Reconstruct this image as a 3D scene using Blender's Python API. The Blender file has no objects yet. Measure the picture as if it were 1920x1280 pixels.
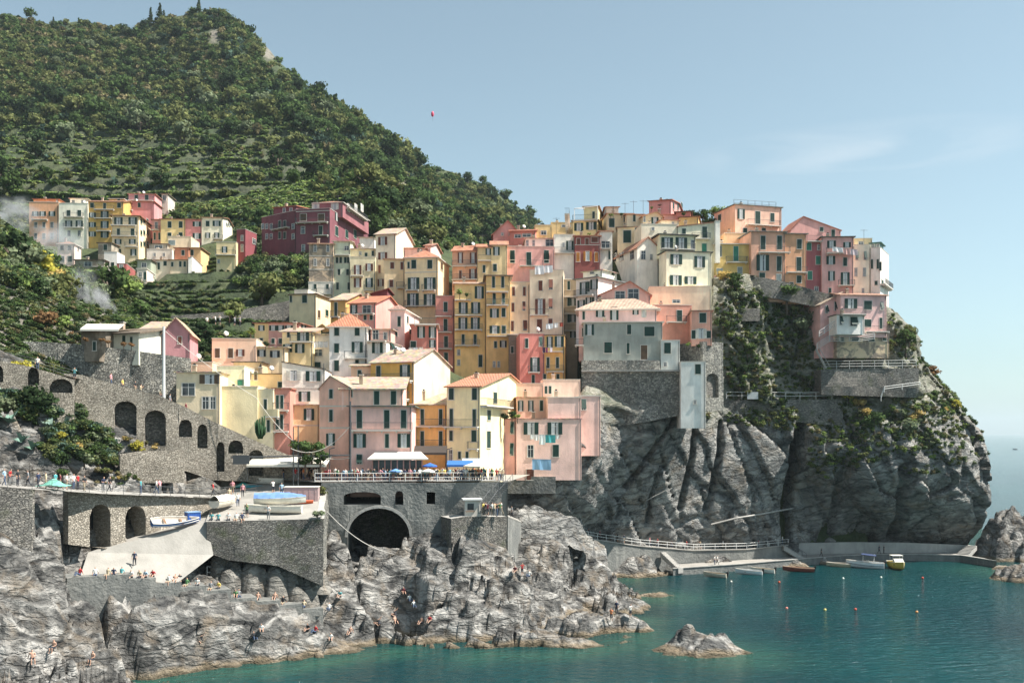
import bpy, math, random
import numpy as np
from mathutils import Vector, Matrix
R = math.radians
FPX, HZ, VH = 1867.0, 24.5, 812.0      # focal length in photo pixels, camera height, horizon row
S = bpy.context.scene
# ---------------------------------------------------------------- camera
cam = bpy.data.cameras.new('camera'); co = bpy.data.objects.new('camera', cam); S.collection.objects.link(co)
co.location = (0, 0, HZ); co.rotation_euler = (R(90), 0, 0)
cam.lens = 35.0; cam.sensor_width = 36.0; cam.shift_y = 172/1920; cam.clip_start = 1; cam.clip_end = 60000
S.camera = co
# ---------------------------------------------------------------- sky, sun, exposure
SUN_AZ, SUN_EL = R(98), R(54)          # azimuth clockwise from the view direction (+Y)
w = bpy.data.worlds.new('World'); S.world = w; w.use_nodes = True
nt = w.node_tree; N = nt.nodes; Lk = nt.links
bg = N['Background']
sky = N.new('ShaderNodeTexSky'); sky.sky_type = 'NISHITA'; sky.sun_disc = False
sky.sun_elevation = SUN_EL; sky.sun_rotation = SUN_AZ; sky.air_density = 1.0; sky.dust_density = .8; sky.ozone_density = 1.6; sky.altitude = 0
hs = N.new('ShaderNodeHueSaturation'); hs.inputs['Saturation'].default_value = 0.55; hs.inputs['Value'].default_value = 1.0
Lk.new(sky.outputs[0], hs.inputs['Color'])
tc = N.new('ShaderNodeTexCoord'); mp = N.new('ShaderNodeMapping'); mp.inputs['Scale'].default_value = (6, 6, 30)
no = N.new('ShaderNodeTexNoise'); no.inputs['Scale'].default_value = 1.3; no.inputs['Detail'].default_value = 7; no.inputs['Distortion'].default_value = 0.6
Lk.new(tc.outputs['Generated'], mp.inputs[0]); Lk.new(mp.outputs[0], no.inputs[0])
rp = N.new('ShaderNodeValToRGB'); rp.color_ramp.elements[0].position = .42; rp.color_ramp.elements[1].position = .78
Lk.new(no.outputs[0], rp.inputs[0])
tn = N.new('ShaderNodeMix'); tn.data_type = 'RGBA'; tn.blend_type = 'MULTIPLY'; tn.inputs[0].default_value = 1; tn.inputs[7].default_value = (.80, .98, .98, 1); Lk.new(hs.outputs[0], tn.inputs[6])
# one thin cirrus streak low over the sea, at a fixed bearing
cd = Vector(((1620-960)/FPX, 1, (812-281)/FPX)).normalized()
dv = N.new('ShaderNodeVectorMath'); dv.operation = 'SUBTRACT'; dv.inputs[1].default_value = cd
Lk.new(tc.outputs['Generated'], dv.inputs[0])
dm = N.new('ShaderNodeVectorMath'); dm.operation = 'MULTIPLY'; dm.inputs[1].default_value = (6.5, 6.5, 40); Lk.new(dv.outputs[0], dm.inputs[0])
dl = N.new('ShaderNodeVectorMath'); dl.operation = 'LENGTH'; Lk.new(dm.outputs[0], dl.inputs[0])
mr = N.new('ShaderNodeMapRange'); mr.inputs[1].default_value = 0.15; mr.inputs[2].default_value = 1.1; mr.inputs[3].default_value = .6; mr.inputs[4].default_value = 0
Lk.new(dl.outputs['Value'], mr.inputs[0])
mm = N.new('ShaderNodeMath'); mm.operation = 'MULTIPLY'; Lk.new(mr.outputs[0], mm.inputs[0]); Lk.new(rp.outputs[0], mm.inputs[1])
mx = N.new('ShaderNodeMix'); mx.data_type = 'RGBA'; Lk.new(mm.outputs[0], mx.inputs[0]); Lk.new(tn.outputs[2], mx.inputs[6]); mx.inputs[7].default_value = (6.2, 6.4, 6.6, 1)
Lk.new(mx.outputs[2], bg.inputs[0]); bg.inputs[1].default_value = 0.076
sl = bpy.data.lights.new('sun', 'SUN'); sl.energy = 4.8; sl.angle = R(0.5); sl.color = (1, .945, .86)
so = bpy.data.objects.new('sun', sl); S.collection.objects.link(so)
sd = Vector((math.sin(SUN_AZ)*math.cos(SUN_EL), math.cos(SUN_AZ)*math.cos(SUN_EL), math.sin(SUN_EL)))
so.rotation_euler = sd.to_track_quat('Z', 'Y').to_euler(); so.location = (200, 0, 300)
S.view_settings.view_transform = 'Standard'; S.view_settings.look = 'None'; S.view_settings.exposure = 1.08; S.view_settings.gamma = 1
S.cycles.volume_step_rate = 4; S.cycles.max_bounces = 6; S.cycles.diffuse_bounces = 3; S.cycles.volume_bounces = 0
S.cycles.transparent_max_bounces = 8
# ================================================================ helpers
rnd = random.Random(7)
col = S.collection
def PX(u, v, D): return Vector(((u-960)*D/FPX, D, HZ-(v-VH)*D/FPX))
def lin(h):
    if not isinstance(h, str): return (*h, 1) if len(h) == 3 else h
    c = [int(h[i:i+2], 16)/255 for i in (0, 2, 4)]
    return tuple(x/12.92 if x <= .04045 else ((x+.055)/1.055)**2.4 for x in c)+(1,)
def tag(o, label=None, cat=None, group=None, kind=None):
    if label: o['label'] = label
    if cat: o['category'] = cat
    if group: o['group'] = group
    if kind: o['kind'] = kind
    return o
def empty(name, loc, rz=0, label=None, cat=None, group=None):
    o = bpy.data.objects.new(name, None); col.objects.link(o); o.location = loc; o.rotation_euler = (0, 0, rz)
    o.empty_display_size = .2
    return tag(o, label, cat, group)
def link(name, me, parent=None, color=None, loc=None, rot=None):
    o = bpy.data.objects.new(name, me); col.objects.link(o)
    if parent is not None: o.parent = parent
    if color is not None: o.color = lin(color)
    if loc is not None: o.location = loc
    if rot is not None: o.rotation_euler = rot
    return o
class MB:
    """collects faces of several materials into one mesh"""
    def __init__(s): s.v = []; s.f = []; s.m = []; s.mats = []
    def mi(s, m):
        if m not in s.mats: s.mats.append(m)
        return s.mats.index(m)
    def poly(s, pts, m):
        n = len(s.v); s.v += [tuple(p) for p in pts]; s.f.append(tuple(range(n, n+len(pts)))); s.m.append(s.mi(m))
    def box(s, x0, x1, y0, y1, z0, z1, m, M=None):
        n = len(s.v)
        P = [(x, y, z) for z in (z0, z1) for y in (y0, y1) for x in (x0, x1)]
        if M is not None: P = [tuple(M @ Vector(p)) for p in P]
        s.v += P
        for q in ((0, 2, 3, 1), (4, 5, 7, 6), (0, 1, 5, 4), (2, 6, 7, 3), (0, 4, 6, 2), (1, 3, 7, 5)):
            s.f.append(tuple(n+i for i in q)); s.m.append(s.mi(m))
    def prism(s, pts, d, m):
        """polygon pts (3d) extruded by vector d"""
        n = len(s.v); k = len(pts); d = Vector(d)
        s.v += [tuple(p) for p in pts]+[tuple(Vector(p)+d) for p in pts]; mi = s.mi(m)
        s.f.append(tuple(range(n, n+k))); s.f.append(tuple(range(n+2*k-1, n+k-1, -1))); s.m += [mi, mi]
        for i in range(k):
            j = (i+1) % k; s.f.append((n+i, n+k+i, n+k+j, n+j)); s.m.append(mi)
    def tube(s, pts, r, m, k=5, caps=True):
        pts = [Vector(p) for p in pts]; n0 = len(s.v); mi = s.mi(m); n = len(pts)
        rr = r if hasattr(r, '__len__') else [r]*n
        for i, p in enumerate(pts):
            t = (pts[min(i+1, n-1)]-pts[max(i-1, 0)]).normalized()
            a = t.cross(Vector((0, 0, 1)) if abs(t.z) < .95 else Vector((1, 0, 0))).normalized(); b = t.cross(a)
            for j in range(k):
                an = 2*math.pi*j/k; s.v.append(tuple(p+(a*math.cos(an)+b*math.sin(an))*rr[i]))
        for i in range(n-1):
            for j in range(k):
                a = n0+i*k+j; b = n0+i*k+(j+1) % k; s.f.append((a, b, b+k, a+k)); s.m.append(mi)
        if caps: s.f.append(tuple(n0+j for j in range(k))[::-1]); s.f.append(tuple(n0+(n-1)*k+j for j in range(k))); s.m += [mi, mi]
    def lathe(s, prof, m, k=10, c=(0, 0, 0)):
        n0 = len(s.v); mi = s.mi(m)
        for r, z in prof:
            for j in range(k): a = 2*math.pi*j/k; s.v.append((c[0]+r*math.cos(a), c[1]+r*math.sin(a), c[2]+z))
        for i in range(len(prof)-1):
            for j in range(k):
                a = n0+i*k+j; b = n0+i*k+(j+1) % k; s.f.append((a, b, b+k, a+k)); s.m.append(mi)
        s.f.append(tuple(n0+j for j in range(k))[::-1]); s.f.append(tuple(n0+(len(prof)-1)*k+j for j in range(k))); s.m += [mi, mi]
    def mesh(s, name, smooth=False):
        me = bpy.data.meshes.new(name); me.from_pydata(s.v, [], s.f)
        for m in s.mats: me.materials.append(M_[m])
        me.polygons.foreach_set('material_index', s.m)
        if smooth: me.polygons.foreach_set('use_smooth', [True]*len(me.polygons))
        me.update(); return me
    def build(s, name, parent=None, color=None, smooth=False, loc=None, rot=None):
        return link(name, s.mesh(name, smooth), parent, color, loc, rot)
def fast_mesh(name, V, F, mat, smooth=False, cols=None):
    """V (n,3) F (m,3|4) arrays"""
    me = bpy.data.meshes.new(name); k = F.shape[1]
    me.vertices.add(len(V)); me.vertices.foreach_set('co', np.ascontiguousarray(V, np.float32).ravel())
    me.loops.add(F.size); me.loops.foreach_set('vertex_index', np.ascontiguousarray(F, np.int32).ravel())
    me.polygons.add(len(F)); me.polygons.foreach_set('loop_start', np.arange(0, F.size, k, dtype=np.int32))
    me.update(calc_edges=True)
    if smooth: me.polygons.foreach_set('use_smooth', np.ones(len(F), bool))
    if cols is not None:
        a = me.color_attributes.new('Col', 'FLOAT_COLOR', 'POINT')
        c = np.ones((len(V), 4), np.float32); c[:, :3] = cols; a.data.foreach_set('color', c.ravel())
    me.materials.append(M_[mat]); return me
# ---------------------------------------------------------------- numpy noise
def _h(ix, iy, iz, s):
    with np.errstate(over='ignore'):
        n = (ix.astype(np.int64)*374761393+iy.astype(np.int64)*668265263+iz.astype(np.int64)*2147483647+s*1274126177) & 0xffffffff
        n = ((n ^ (n >> 13))*1274126177) & 0xffffffff
        n = ((n ^ (n >> 16))*2246822519) & 0xffffffff
        n = n ^ (n >> 15)
    return n/4294967295.0
def vn(x, y, z=None, s=0):
    x = np.asarray(x, float); y = np.asarray(y, float); z = np.zeros_like(x) if z is None else np.asarray(z, float)
    ix, iy, iz = np.floor(x), np.floor(y), np.floor(z); fx, fy, fz = x-ix, y-iy, z-iz
    fx, fy, fz = [t*t*t*(t*(t*6-15)+10) for t in (fx, fy, fz)]
    def c(a, b, d): return _h(ix+a, iy+b, iz+d, s)
    def L(a, b, t): return a+(b-a)*t
    r = L(L(L(c(0, 0, 0), c(1, 0, 0), fx), L(c(0, 1, 0), c(1, 1, 0), fx), fy), L(L(c(0, 0, 1), c(1, 0, 1), fx), L(c(0, 1, 1), c(1, 1, 1), fx), fy), fz)
    return r*2-1
def fbm(x, y, z=None, o=4, s=0):
    r = 0; a = 1; t = 0
    for i in range(o):
        r = r+a*vn(x, y, z, s+i*17); t += a; a *= .5; x = x*2.03+3.1; y = y*2.03+1.7; z = None if z is None else z*2.03+5.3
    return r/t
def facet(x, y, tilt, off, s=0):
    """blocky facets: every Worley cell is a plane with its own tilt and height"""
    x = np.asarray(x, float); y = np.asarray(y, float); ix, iy = np.floor(x), np.floor(y); z0 = np.zeros_like(x)
    best = np.full(x.shape, 1e9); b2 = np.full(x.shape, 1e9); out = np.zeros(x.shape)
    for a in (-1, 0, 1):
        for b in (-1, 0, 1):
            cx = ix+a; cy = iy+b; px = cx+.5+.8*(_h(cx, cy, z0, s)-.5); py = cy+.5+.8*(_h(cx, cy, z0, s+1)-.5)
            d = (x-px)**2+(y-py)**2
            v = ((_h(cx, cy, z0, s+2)-.5)*(x-px)+(_h(cx, cy, z0, s+3)-.5)*(y-py))*2*tilt+(_h(cx, cy, z0, s+4)-.5)*2*off
            m = d < best; b2 = np.where(m, best, np.minimum(b2, d)); out = np.where(m, v, out); best = np.where(m, d, best)
    return out, np.sqrt(b2)-np.sqrt(best)
class TPS:
    def __init__(s, P, z, lam=0.0):
        P = np.array(P, float); z = np.array(z, float); n = len(P); s.sc = 100.0; s.P = P/s.sc
        K = s.k(s.P, s.P)+lam*np.eye(n); Q = np.c_[np.ones(n), s.P]
        A = np.zeros((n+3, n+3)); A[:n, :n] = K; A[:n, n:] = Q; A[n:, :n] = Q.T
        r = np.linalg.solve(A, np.r_[z, 0, 0, 0]); s.w = r[:n]; s.c = r[n:]
    def k(s, A, B):
        d = ((A[:, None, :]-B[None, :, :])**2).sum(2); return np.where(d > 1e-12, d*np.log(np.maximum(d, 1e-12)), 0)*.5
    def __call__(s, X, Y):
        q = np.c_[np.ravel(X), np.ravel(Y)]/s.sc; r = np.empty(len(q))
        for i in range(0, len(q), 20000):
            b = q[i:i+20000]; r[i:i+20000] = s.k(b, s.P) @ s.w+s.c[0]+b @ s.c[1:]
        return r.reshape(np.shape(X))
# ================================================================ materials
M_ = {}
class NT:
    def __init__(s, name):
        m = bpy.data.materials.new(name); m.use_nodes = True; s.m = m; s.t = m.node_tree; s.n = s.t.nodes; s.b = s.n['Principled BSDF']; M_[name] = m
    def new(s, t, **k):
        n = s.n.new('ShaderNode'+t)
        for a, b in k.items():
            if a.startswith('i_'): n.inputs[a[2:].replace('_', ' ')].default_value = b
            else: setattr(n, a, b)
        return n
    def ln(s, a, b): s.t.links.new(a, b)
    def noise(s, scale, det=4, vec=None, dist=0, rough=.55):
        n = s.new('TexNoise', i_Scale=scale, i_Detail=det, i_Distortion=dist, i_Roughness=rough)
        if vec is not None: s.ln(vec, n.inputs['Vector'])
        return n.outputs[0]
    def pos(s, sc=(1, 1, 1), rot=(0, 0, 0)):
        g = s.new('NewGeometry'); m = s.new('Mapping'); m.inputs['Scale'].default_value = sc; m.inputs['Rotation'].default_value = rot
        s.ln(g.outputs['Position'], m.inputs[0]); return m.outputs[0]
    def ramp(s, fac, stops):
        r = s.new('ValToRGB'); e = r.color_ramp.elements
        while len(e) < len(stops): e.new(.5)
        for x, (p, c) in zip(e, stops): x.position = p; x.color = lin(c) if not isinstance(c, (int, float)) else (c, c, c, 1)
        s.ln(fac, r.inputs[0]); return r.outputs[0]
    def mix(s, f, a, b, mode='MIX'):
        x = s.new('Mix', data_type='RGBA', blend_type=mode)
        for i, v in ((0, f), (6, a), (7, b)):
            if isinstance(v, (int, float)): x.inputs[i].default_value = v if i == 0 else (v, v, v, 1)
            elif isinstance(v, (tuple, str)): x.inputs[i].default_value = lin(v)
            else: s.ln(v, x.inputs[i])
        return x.outputs[2]
    def math(s, op, a, b=0.0, c=False):
        x = s.new('Math', operation=op, use_clamp=c)
        for i, v in ((0, a), (1, b)):
            if isinstance(v, (int, float)): x.inputs[i].default_value = v
            else: s.ln(v, x.inputs[i])
        return x.outputs[0]
    def bump(s, h, dist, st=1.0, nrm=None):
        b = s.new('Bump'); b.inputs['Distance'].default_value = dist; b.inputs['Strength'].default_value = st; s.ln(h, b.inputs['Height'])
        if nrm is not None: s.ln(nrm, b.inputs['Normal'])
        return b.outputs[0]
    def out(s, color=None, rough=None, normal=None, **k):
        for v, n in ((color, 'Base Color'), (rough, 'Roughness'), (normal, 'Normal')):
            if v is None: continue
            if isinstance(v, (int, float)): s.b.inputs[n].default_value = v
            elif isinstance(v, (tuple, str)): s.b.inputs[n].default_value = lin(v)
            else: s.ln(v, s.b.inputs[n])
        for a, b in k.items(): s.b.inputs[a.replace('_', ' ')].default_value = b
        return s.m
def objcol(m): return m.new('ObjectInfo').outputs['Color']
def sep(m, o='Position'):
    g = m.new('NewGeometry'); x = m.new('SeparateXYZ'); m.ln(g.outputs[o], x.inputs[0]); return x.outputs
m = NT('plaster'); p = m.pos(); oc = objcol(m)
n1 = m.ramp(m.noise(.35, 5, p), [(.3, .74), (.7, 1.08)]); n2 = m.ramp(m.noise(1.6, 6, m.pos((1, 1, .22))), [(.35, .90), (.62, 1.03)])
c = m.mix(1, m.mix(1, oc, n1, 'MULTIPLY'), n2, 'MULTIPLY')
st = m.ramp(m.noise(.9, 8, m.pos((1, 1, .5)), 1.2), [(.60, 0.0), (.74, 1.0)])
c = m.mix(m.math('MULTIPLY', st, .2), c, (.33, .29, .25)); m.out(c, .9, m.bump(m.noise(6, 6, p), .03))
m = NT('worn_plaster'); p = m.pos(); oc = objcol(m)
f = m.ramp(m.noise(.55, 7, p, .8), [(.44, 0.0), (.56, 1.0)])
c = m.mix(f, oc, m.mix(m.noise(3, 6, p), (.16, .13, .10), (.36, .30, .24))); m.out(c, .95, m.bump(m.noise(4, 8, p), .08))
m = NT('paint'); oc = objcol(m); c = m.mix(1, oc, m.ramp(m.noise(2.5, 5, m.pos()), [(.3, .85), (.7, 1.05)]), 'MULTIPLY'); m.out(c, .55)
m = NT('shutter'); oc = objcol(m); c = m.mix(1, oc, m.ramp(m.noise(1.5, 4, m.pos()), [(.3, .7), (.7, 1.25)]), 'MULTIPLY'); m.out(c, .6)
m = NT('trim'); c = m.mix(m.noise(2, 5, m.pos()), (.52, .48, .42), (.70, .66, .60)); m.out(c, .85)
m = NT('glass_dark'); c = m.ramp(m.noise(.6, 2, m.pos()), [(.35, (.015, .02, .025)), (.65, (.06, .075, .085))]); m.out(c, .08, Specular_IOR_Level=.6)
m = NT('curtain'); m.out(m.mix(m.noise(5, 3, m.pos()), (.42, .44, .45), (.62, .63, .62)), .7)
m = NT('metal'); m.out((.10, .105, .11), .5, Metallic=.4)
m = NT('white_metal'); m.out((.62, .62, .60), .5)
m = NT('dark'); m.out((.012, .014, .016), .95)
m = NT('wood'); m.out(m.mix(m.noise(3, 5, m.pos((1, 1, .3))), (.13, .07, .04), (.28, .17, .10)), .8)
m = NT('roof_tile'); oc = objcol(m); p = m.pos()
wv = m.new('TexWave', wave_type='BANDS', bands_direction='X', i_Scale=1.35, i_Distortion=.5, i_Detail=2); m.ln(p, wv.inputs[0])
c = m.mix(1, oc, m.ramp(m.noise(1.1, 7, p), [(.28, .62), (.5, .98), (.72, 1.2)]), 'MULTIPLY')
c = m.mix(m.ramp(m.noise(.25, 6, p), [(.5, 0.0), (.75, .45)]), c, (.27, .23, .19)); m.out(c, .85, m.bump(m.math('ADD', wv.outputs[1], m.noise(5, 4, p)), .10))
m = NT('slate'); oc = objcol(m); p = m.pos(); vo = m.new('TexVoronoi', i_Scale=2.2); m.ln(p, vo.inputs[0])
c = m.mix(.35, oc, vo.outputs['Color'], 'MULTIPLY'); c = m.mix(1, c, m.ramp(m.noise(.8, 6, p), [(.3, .72), (.7, 1.15)]), 'MULTIPLY'); m.out(c, .8, m.bump(vo.outputs[0], .06))
def stonemat(name, c1, c2, c3, scale=1.7, dark=.35, moss=False, sy=1.8):
    m = NT(name); p = m.pos((1, 1, sy)); vo = m.new('TexVoronoi', feature='DISTANCE_TO_EDGE', i_Scale=scale); vc = m.new('TexVoronoi', i_Scale=scale)
    wp = m.new('VectorMath', operation='ADD'); nn = m.new('TexNoise', i_Scale=1.5, i_Detail=3); m.ln(p, nn.inputs[0]); m.ln(p, wp.inputs[0])
    sc = m.new('VectorMath', operation='SCALE'); sc.inputs['Scale'].default_value = .35; m.ln(nn.outputs['Color'], sc.inputs[0]); m.ln(sc.outputs[0], wp.inputs[1])
    m.ln(wp.outputs[0], vo.inputs[0]); m.ln(wp.outputs[0], vc.inputs[0])
    sx = m.new('SeparateColor'); m.ln(vc.outputs['Color'], sx.inputs[0])
    c = m.ramp(sx.outputs[0], [(0, c1), (.5, c2), (1, c3)])
    c = m.mix(1, c, m.ramp(m.noise(.18, 6, m.pos()), [(.3, .62), (.7, 1.2)]), 'MULTIPLY')
    e = m.ramp(vo.outputs[0], [(.0, dark), (.10, 1.0)]); c = m.mix(1, c, e, 'MULTIPLY')
    if moss: c = m.mix(m.ramp(m.noise(.5, 7, m.pos()), [(.55, 0.0), (.7, .6)]), c, (.10, .12, .05))
    h = m.ramp(vo.outputs[0], [(0, 0.0), (.15, 1.0)]); m.out(c, .95, m.bump(m.math('ADD', h, m.math('MULTIPLY', sx.outputs[1], .6)), .12)); return m
stonemat('stone', (.30, .265, .215), (.42, .375, .31), (.55, .49, .41), 3.6, .55)
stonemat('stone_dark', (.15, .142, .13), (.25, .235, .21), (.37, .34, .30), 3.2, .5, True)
stonemat('stone_rubble', (.17, .17, .155), (.30, .29, .26), (.46, .44, .38), 3.0, .45, False, 1.2)
m = NT('concrete'); p = m.pos(); c = m.mix(m.ramp(m.noise(.5, 7, p), [(.3, 0.0), (.7, 1.0)]), (.30, .29, .27), (.44, .42, .39))
c = m.mix(m.ramp(m.noise(1.2, 7, m.pos((1, 1, .15))), [(.5, 0.0), (.75, .5)]), c, (.17, .165, .15)); m.out(c, .9, m.bump(m.noise(3, 6, p), .05))
m = NT('concrete_dark'); p = m.pos(); c = m.mix(m.ramp(m.noise(.4, 7, p), [(.3, 0.0), (.7, 1.0)]), (.11, .115, .112), (.21, .21, .195))
c = m.mix(m.ramp(m.noise(1.1, 7, m.pos((1, 1, .12))), [(.5, 0.0), (.8, .5)]), c, (.34, .33, .30)); m.out(c, .9, m.bump(m.noise(2.5, 8, p), .15))
m = NT('paving'); p = m.pos(); c = m.mix(m.ramp(m.noise(.5, 8, p), [(.3, 0.0), (.7, 1.0)]), (.25, .238, .215), (.36, .34, .31)); m.out(c, .9, m.bump(m.noise(4, 5, p), .04))
def rockmat(name, base, strata_rot=(0, .5, .5), veg=False, sea=True, conc=False):
    m = NT(name); p = m.pos(); ps = m.pos((.55, .55, 1.0), strata_rot); vr = m.new('TexVoronoi', feature='DISTANCE_TO_EDGE', i_Scale=.3); vd = m.new('VectorMath', operation='ADD'); vq = m.new('TexNoise', i_Scale=.5, i_Detail=5); m.ln(ps, vq.inputs[0]); vs_ = m.new('VectorMath', operation='SCALE'); vs_.inputs['Scale'].default_value = 4.5; m.ln(vq.outputs['Color'], vs_.inputs[0]); vp = m.pos((.5, .5, 2.2), strata_rot); m.ln(vp, vd.inputs[0]); m.ln(vs_.outputs[0], vd.inputs[1]); m.ln(vd.outputs[0], vr.inputs[0]); crk = m.ramp(vr.outputs[0], [(0, 0.0), (.07, 1.0)])
    n1 = m.noise(.55, 9, ps, 1.2, .62); n2 = m.noise(.16, 6, p); n3 = m.noise(3.2, 8, ps, .5, .6)
    a, b, c_ = base
    c = m.ramp(n1, [(.34, a), (.48, b), (.62, c_)]); c = m.mix(1, c, m.ramp(n2, [(.3, .72), (.7, 1.22)]), 'MULTIPLY')
    wv = m.new('TexWave', i_Scale=.16, i_Distortion=14, i_Detail=7); wv.inputs['Detail Scale'].default_value = 1.1; m.ln(ps, wv.inputs[0])
    c = m.mix(m.ramp(wv.outputs[1], [(.0, .55), (.16, 0.0)]), c, tuple(x*.35 for x in a[:3]))
    c = m.mix(m.ramp(m.noise(.22, 5, p), [(.42, 0.0), (.6, 1.0)]), c, m.mix(1, c, m.mix(crk, .42, 1.0), 'MULTIPLY'))
    # weathering: ochre patina patches, pale quartz veins
    c = m.mix(m.ramp(m.noise(.3, 7, p, 1), [(.52, 0.0), (.72, .45)]), c, (.30, .22, .14))
    c = m.mix(m.ramp(m.noise(.7, 9, m.pos((1, 1, 3), (0, .9, .2)), 2), [(.66, 0.0), (.72, .5)]), c, (.50, .47, .43))
    xyz = sep(m); nz = sep(m, 'Normal')
    if veg:
        f = m.math('MULTIPLY', m.ramp(m.math('DIVIDE', m.math('ADD', xyz[2], m.math('MULTIPLY', m.noise(.09, 6, p), 20)), 62), [(.56, 0.0), (.66, 1.0)]), .85)
        g = m.ramp(m.noise(.6, 8, p), [(.35, (.11, .13, .07)), (.5, (.22, .22, .14)), (.65, (.34, .32, .26))]); c = m.mix(m.math('MULTIPLY', f, .65), c, g)
    if sea:
        zz = m.math('ADD', xyz[2], m.math('MULTIPLY', m.math('SUBTRACT', m.noise(.5, 5, p), .5), 1.6))
        c = m.mix(m.ramp(m.math('DIVIDE', zz, 4), [(.10, .8), (.22, 0.0)]), c, m.mix(m.noise(1.5, 6, p), (.20, .14, .08), (.33, .27, .19)))
        c = m.mix(m.ramp(m.math('DIVIDE', zz, 4), [(.03, 1.0), (.10, 0.0)]), c, (.10, .08, .05))
    h = m.math('ADD', m.math('MULTIPLY', n1, 1.0), m.math('ADD', m.math('MULTIPLY', n3, .6), m.math('MULTIPLY', crk, .18)))
    m.out(c, .93, m.bump(h, 1.0, 1.0)); return m
rockmat('rock', ((.035, .036, .037), (.15, .146, .138), (.44, .425, .40)))
rockmat('rock_cliff', ((.08, .085, .085), (.23, .228, .22), (.40, .39, .365)), (0, -1.0, .2), veg=True)
rockmat('rock_block', ((.13, .125, .115), (.21, .20, .18), (.32, .30, .27)), (0, .5, .9), sea=False)
# sprayed concrete over rock
m = NT('ground'); p = m.pos(); a = m.new('Attribute', attribute_name='Col'); m.out(m.mix(1, a.outputs[0], m.ramp(m.noise(.35, 9, p), [(.3, .5), (.7, 1.2)]), 'MULTIPLY'), .95, m.bump(m.noise(.6, 8, p), .8))
m = NT('foliage'); a = m.new('Attribute', attribute_name='Col'); c = m.mix(1, a.outputs[0], objcol(m), 'MULTIPLY')
d = m.new('BsdfDiffuse'); t = m.new('BsdfTranslucent'); x = m.new('MixShader'); x.inputs[0].default_value = .28
m.ln(c, d.inputs[0]); m.ln(c, t.inputs[0]); m.ln(d.outputs[0], x.inputs[1]); m.ln(t.outputs[0], x.inputs[2]); m.ln(x.outputs[0], m.n['Material Output'].inputs[0])
m = NT('bark'); m.out(m.mix(m.noise(4, 4, m.pos()), (.07, .05, .04), (.16, .12, .09)), .95)
m = NT('cloth'); m.out(objcol(m), .85)
m = NT('skin'); m.out((.52, .31, .22), .6)
for nm, cc in (('hair', (.035, .022, .015)), ('dark_cloth', (.03, .033, .045)), ('jeans', (.06, .09, .16)), ('khaki', (.33, .27, .19)), ('grey_cloth', (.2, .2, .2)), ('shoe', (.12, .11, .1)), ('black_rubber', (.02, .02, .022))):
    m = NT(nm); m.out(cc, .8)
# ---- water
m = NT('water'); p = m.pos(); xyz = sep(m)
dp = m.new('Attribute', attribute_name='Col')
v = m.ramp(m.noise(.03, 5, p, .6), [(.3, (.000, .024, .032)), (.7, (.000, .050, .054))])
c = m.mix(m.math('MULTIPLY', dp.outputs['Fac'], m.ramp(m.noise(.35, 6, p), [(.3, .55), (.7, 1.0)])), v, (.03, .10, .07))
n1 = m.noise(.55, 6, m.pos((1, 1.9, 1), (0, 0, .25)), .4); n2 = m.noise(2.2, 4, m.pos((1, 1.7, 1), (0, 0, -.3)))
near = m.ramp(m.math('DIVIDE', xyz[1], 900), [(.12, 1.0), (.9, .25)])
b1 = m.bump(m.math('MULTIPLY', n1, near), .8, 1.0); b2 = m.bump(n2, .10, 1.0, b1)
m.out(c, .10, b2, IOR=1.333, Specular_IOR_Level=.42)
def copy_tree(o, parent=None):
    c = o.copy(); col.objects.link(c)
    if parent is not None: c.parent = parent
    for ch in o.children: copy_tree(ch, c)
    return c
# ================================================================ houses
ZO = [0, 0, 1.0]
def Z(ox, oy, s): ZO[:] = [ox, oy, s]
def U(u): return ZO[0]+u/ZO[2]
def Vv(v): return ZO[1]+v/ZO[2]
HAZE = .00008
SATW, LITW = .64, 1.2
BASES = []                     # ground points under the houses, for the terrain
WCOL = {'G': '12382f', 'B': '6b3b2a', 'O': 'b8752c', 'T': '2f7d68', 'W': 'cfcbc0', 'D': '141c1e', 'N': '5a4632', 'S': '8f9a98'}
_wc = {}
def win_mesh(kind, w, h):
    """window surround, pane, shutters as separate meshes; origin at the centre of the opening, wall plane y=0"""
    k = (kind, w, h)
    if k in _wc: return _wc[k]
    t = .09; a = MB(); ow = w*.46 if kind == 'o' else w-.12
    x = ow/2; z = h/2
    for b in ((-x-t, -x, -z, z), (x, x+t, -z, z), (-x-t, x+t, z, z+t)): a.box(b[0], b[1], -.05, .01, b[2], b[3], 'trim')
    a.box(-x-t-.05, x+t+.05, -.12, .01, -z-t, -z, 'trim')
    r = {'window': a.mesh('window')}
    if kind in 'ogp':
        q = MB(); q.box(-x, x, -.02, .01, -z, z, 'glass_dark'); r['pane'] = q.mesh('pane')
        q = MB(); q.box(-.03, .03, -.045, -.021, -z, z, 'white_metal'); q.box(-x, x, -.043, -.021, z*.3, z*.3+.05, 'white_metal')
        for s in (-x, x-.05): q.box(s, s+.05, -.044, -.021, -z, z, 'white_metal')
        if kind == 'o': q.box(-x+.05, -.06, -.03, -.021, -z, z*.9, 'curtain'); q.box(x-.3, x-.05, -.03, -.021, -z, z*.9, 'curtain')
        r['casement'] = q.mesh('casement')
    if kind in 'ocp':
        q = MB(); sw = (w-ow)/2 if kind == 'o' else (ow/2 if kind == 'c' else ow)
        q.box(0, sw, -.07, -.03, -z, z, 'shutter'); n = max(3, int(h/.22))
        for i in range(n): zz = -z+h*(i+.5)/n; q.box(.05, sw-.05, -.085, -.069, zz-.03, zz+.04, 'shutter')
        r['shutter'] = q.mesh('shutter'); r['sw'] = sw; r['x'] = x
    _wc[k] = r; return r
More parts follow.
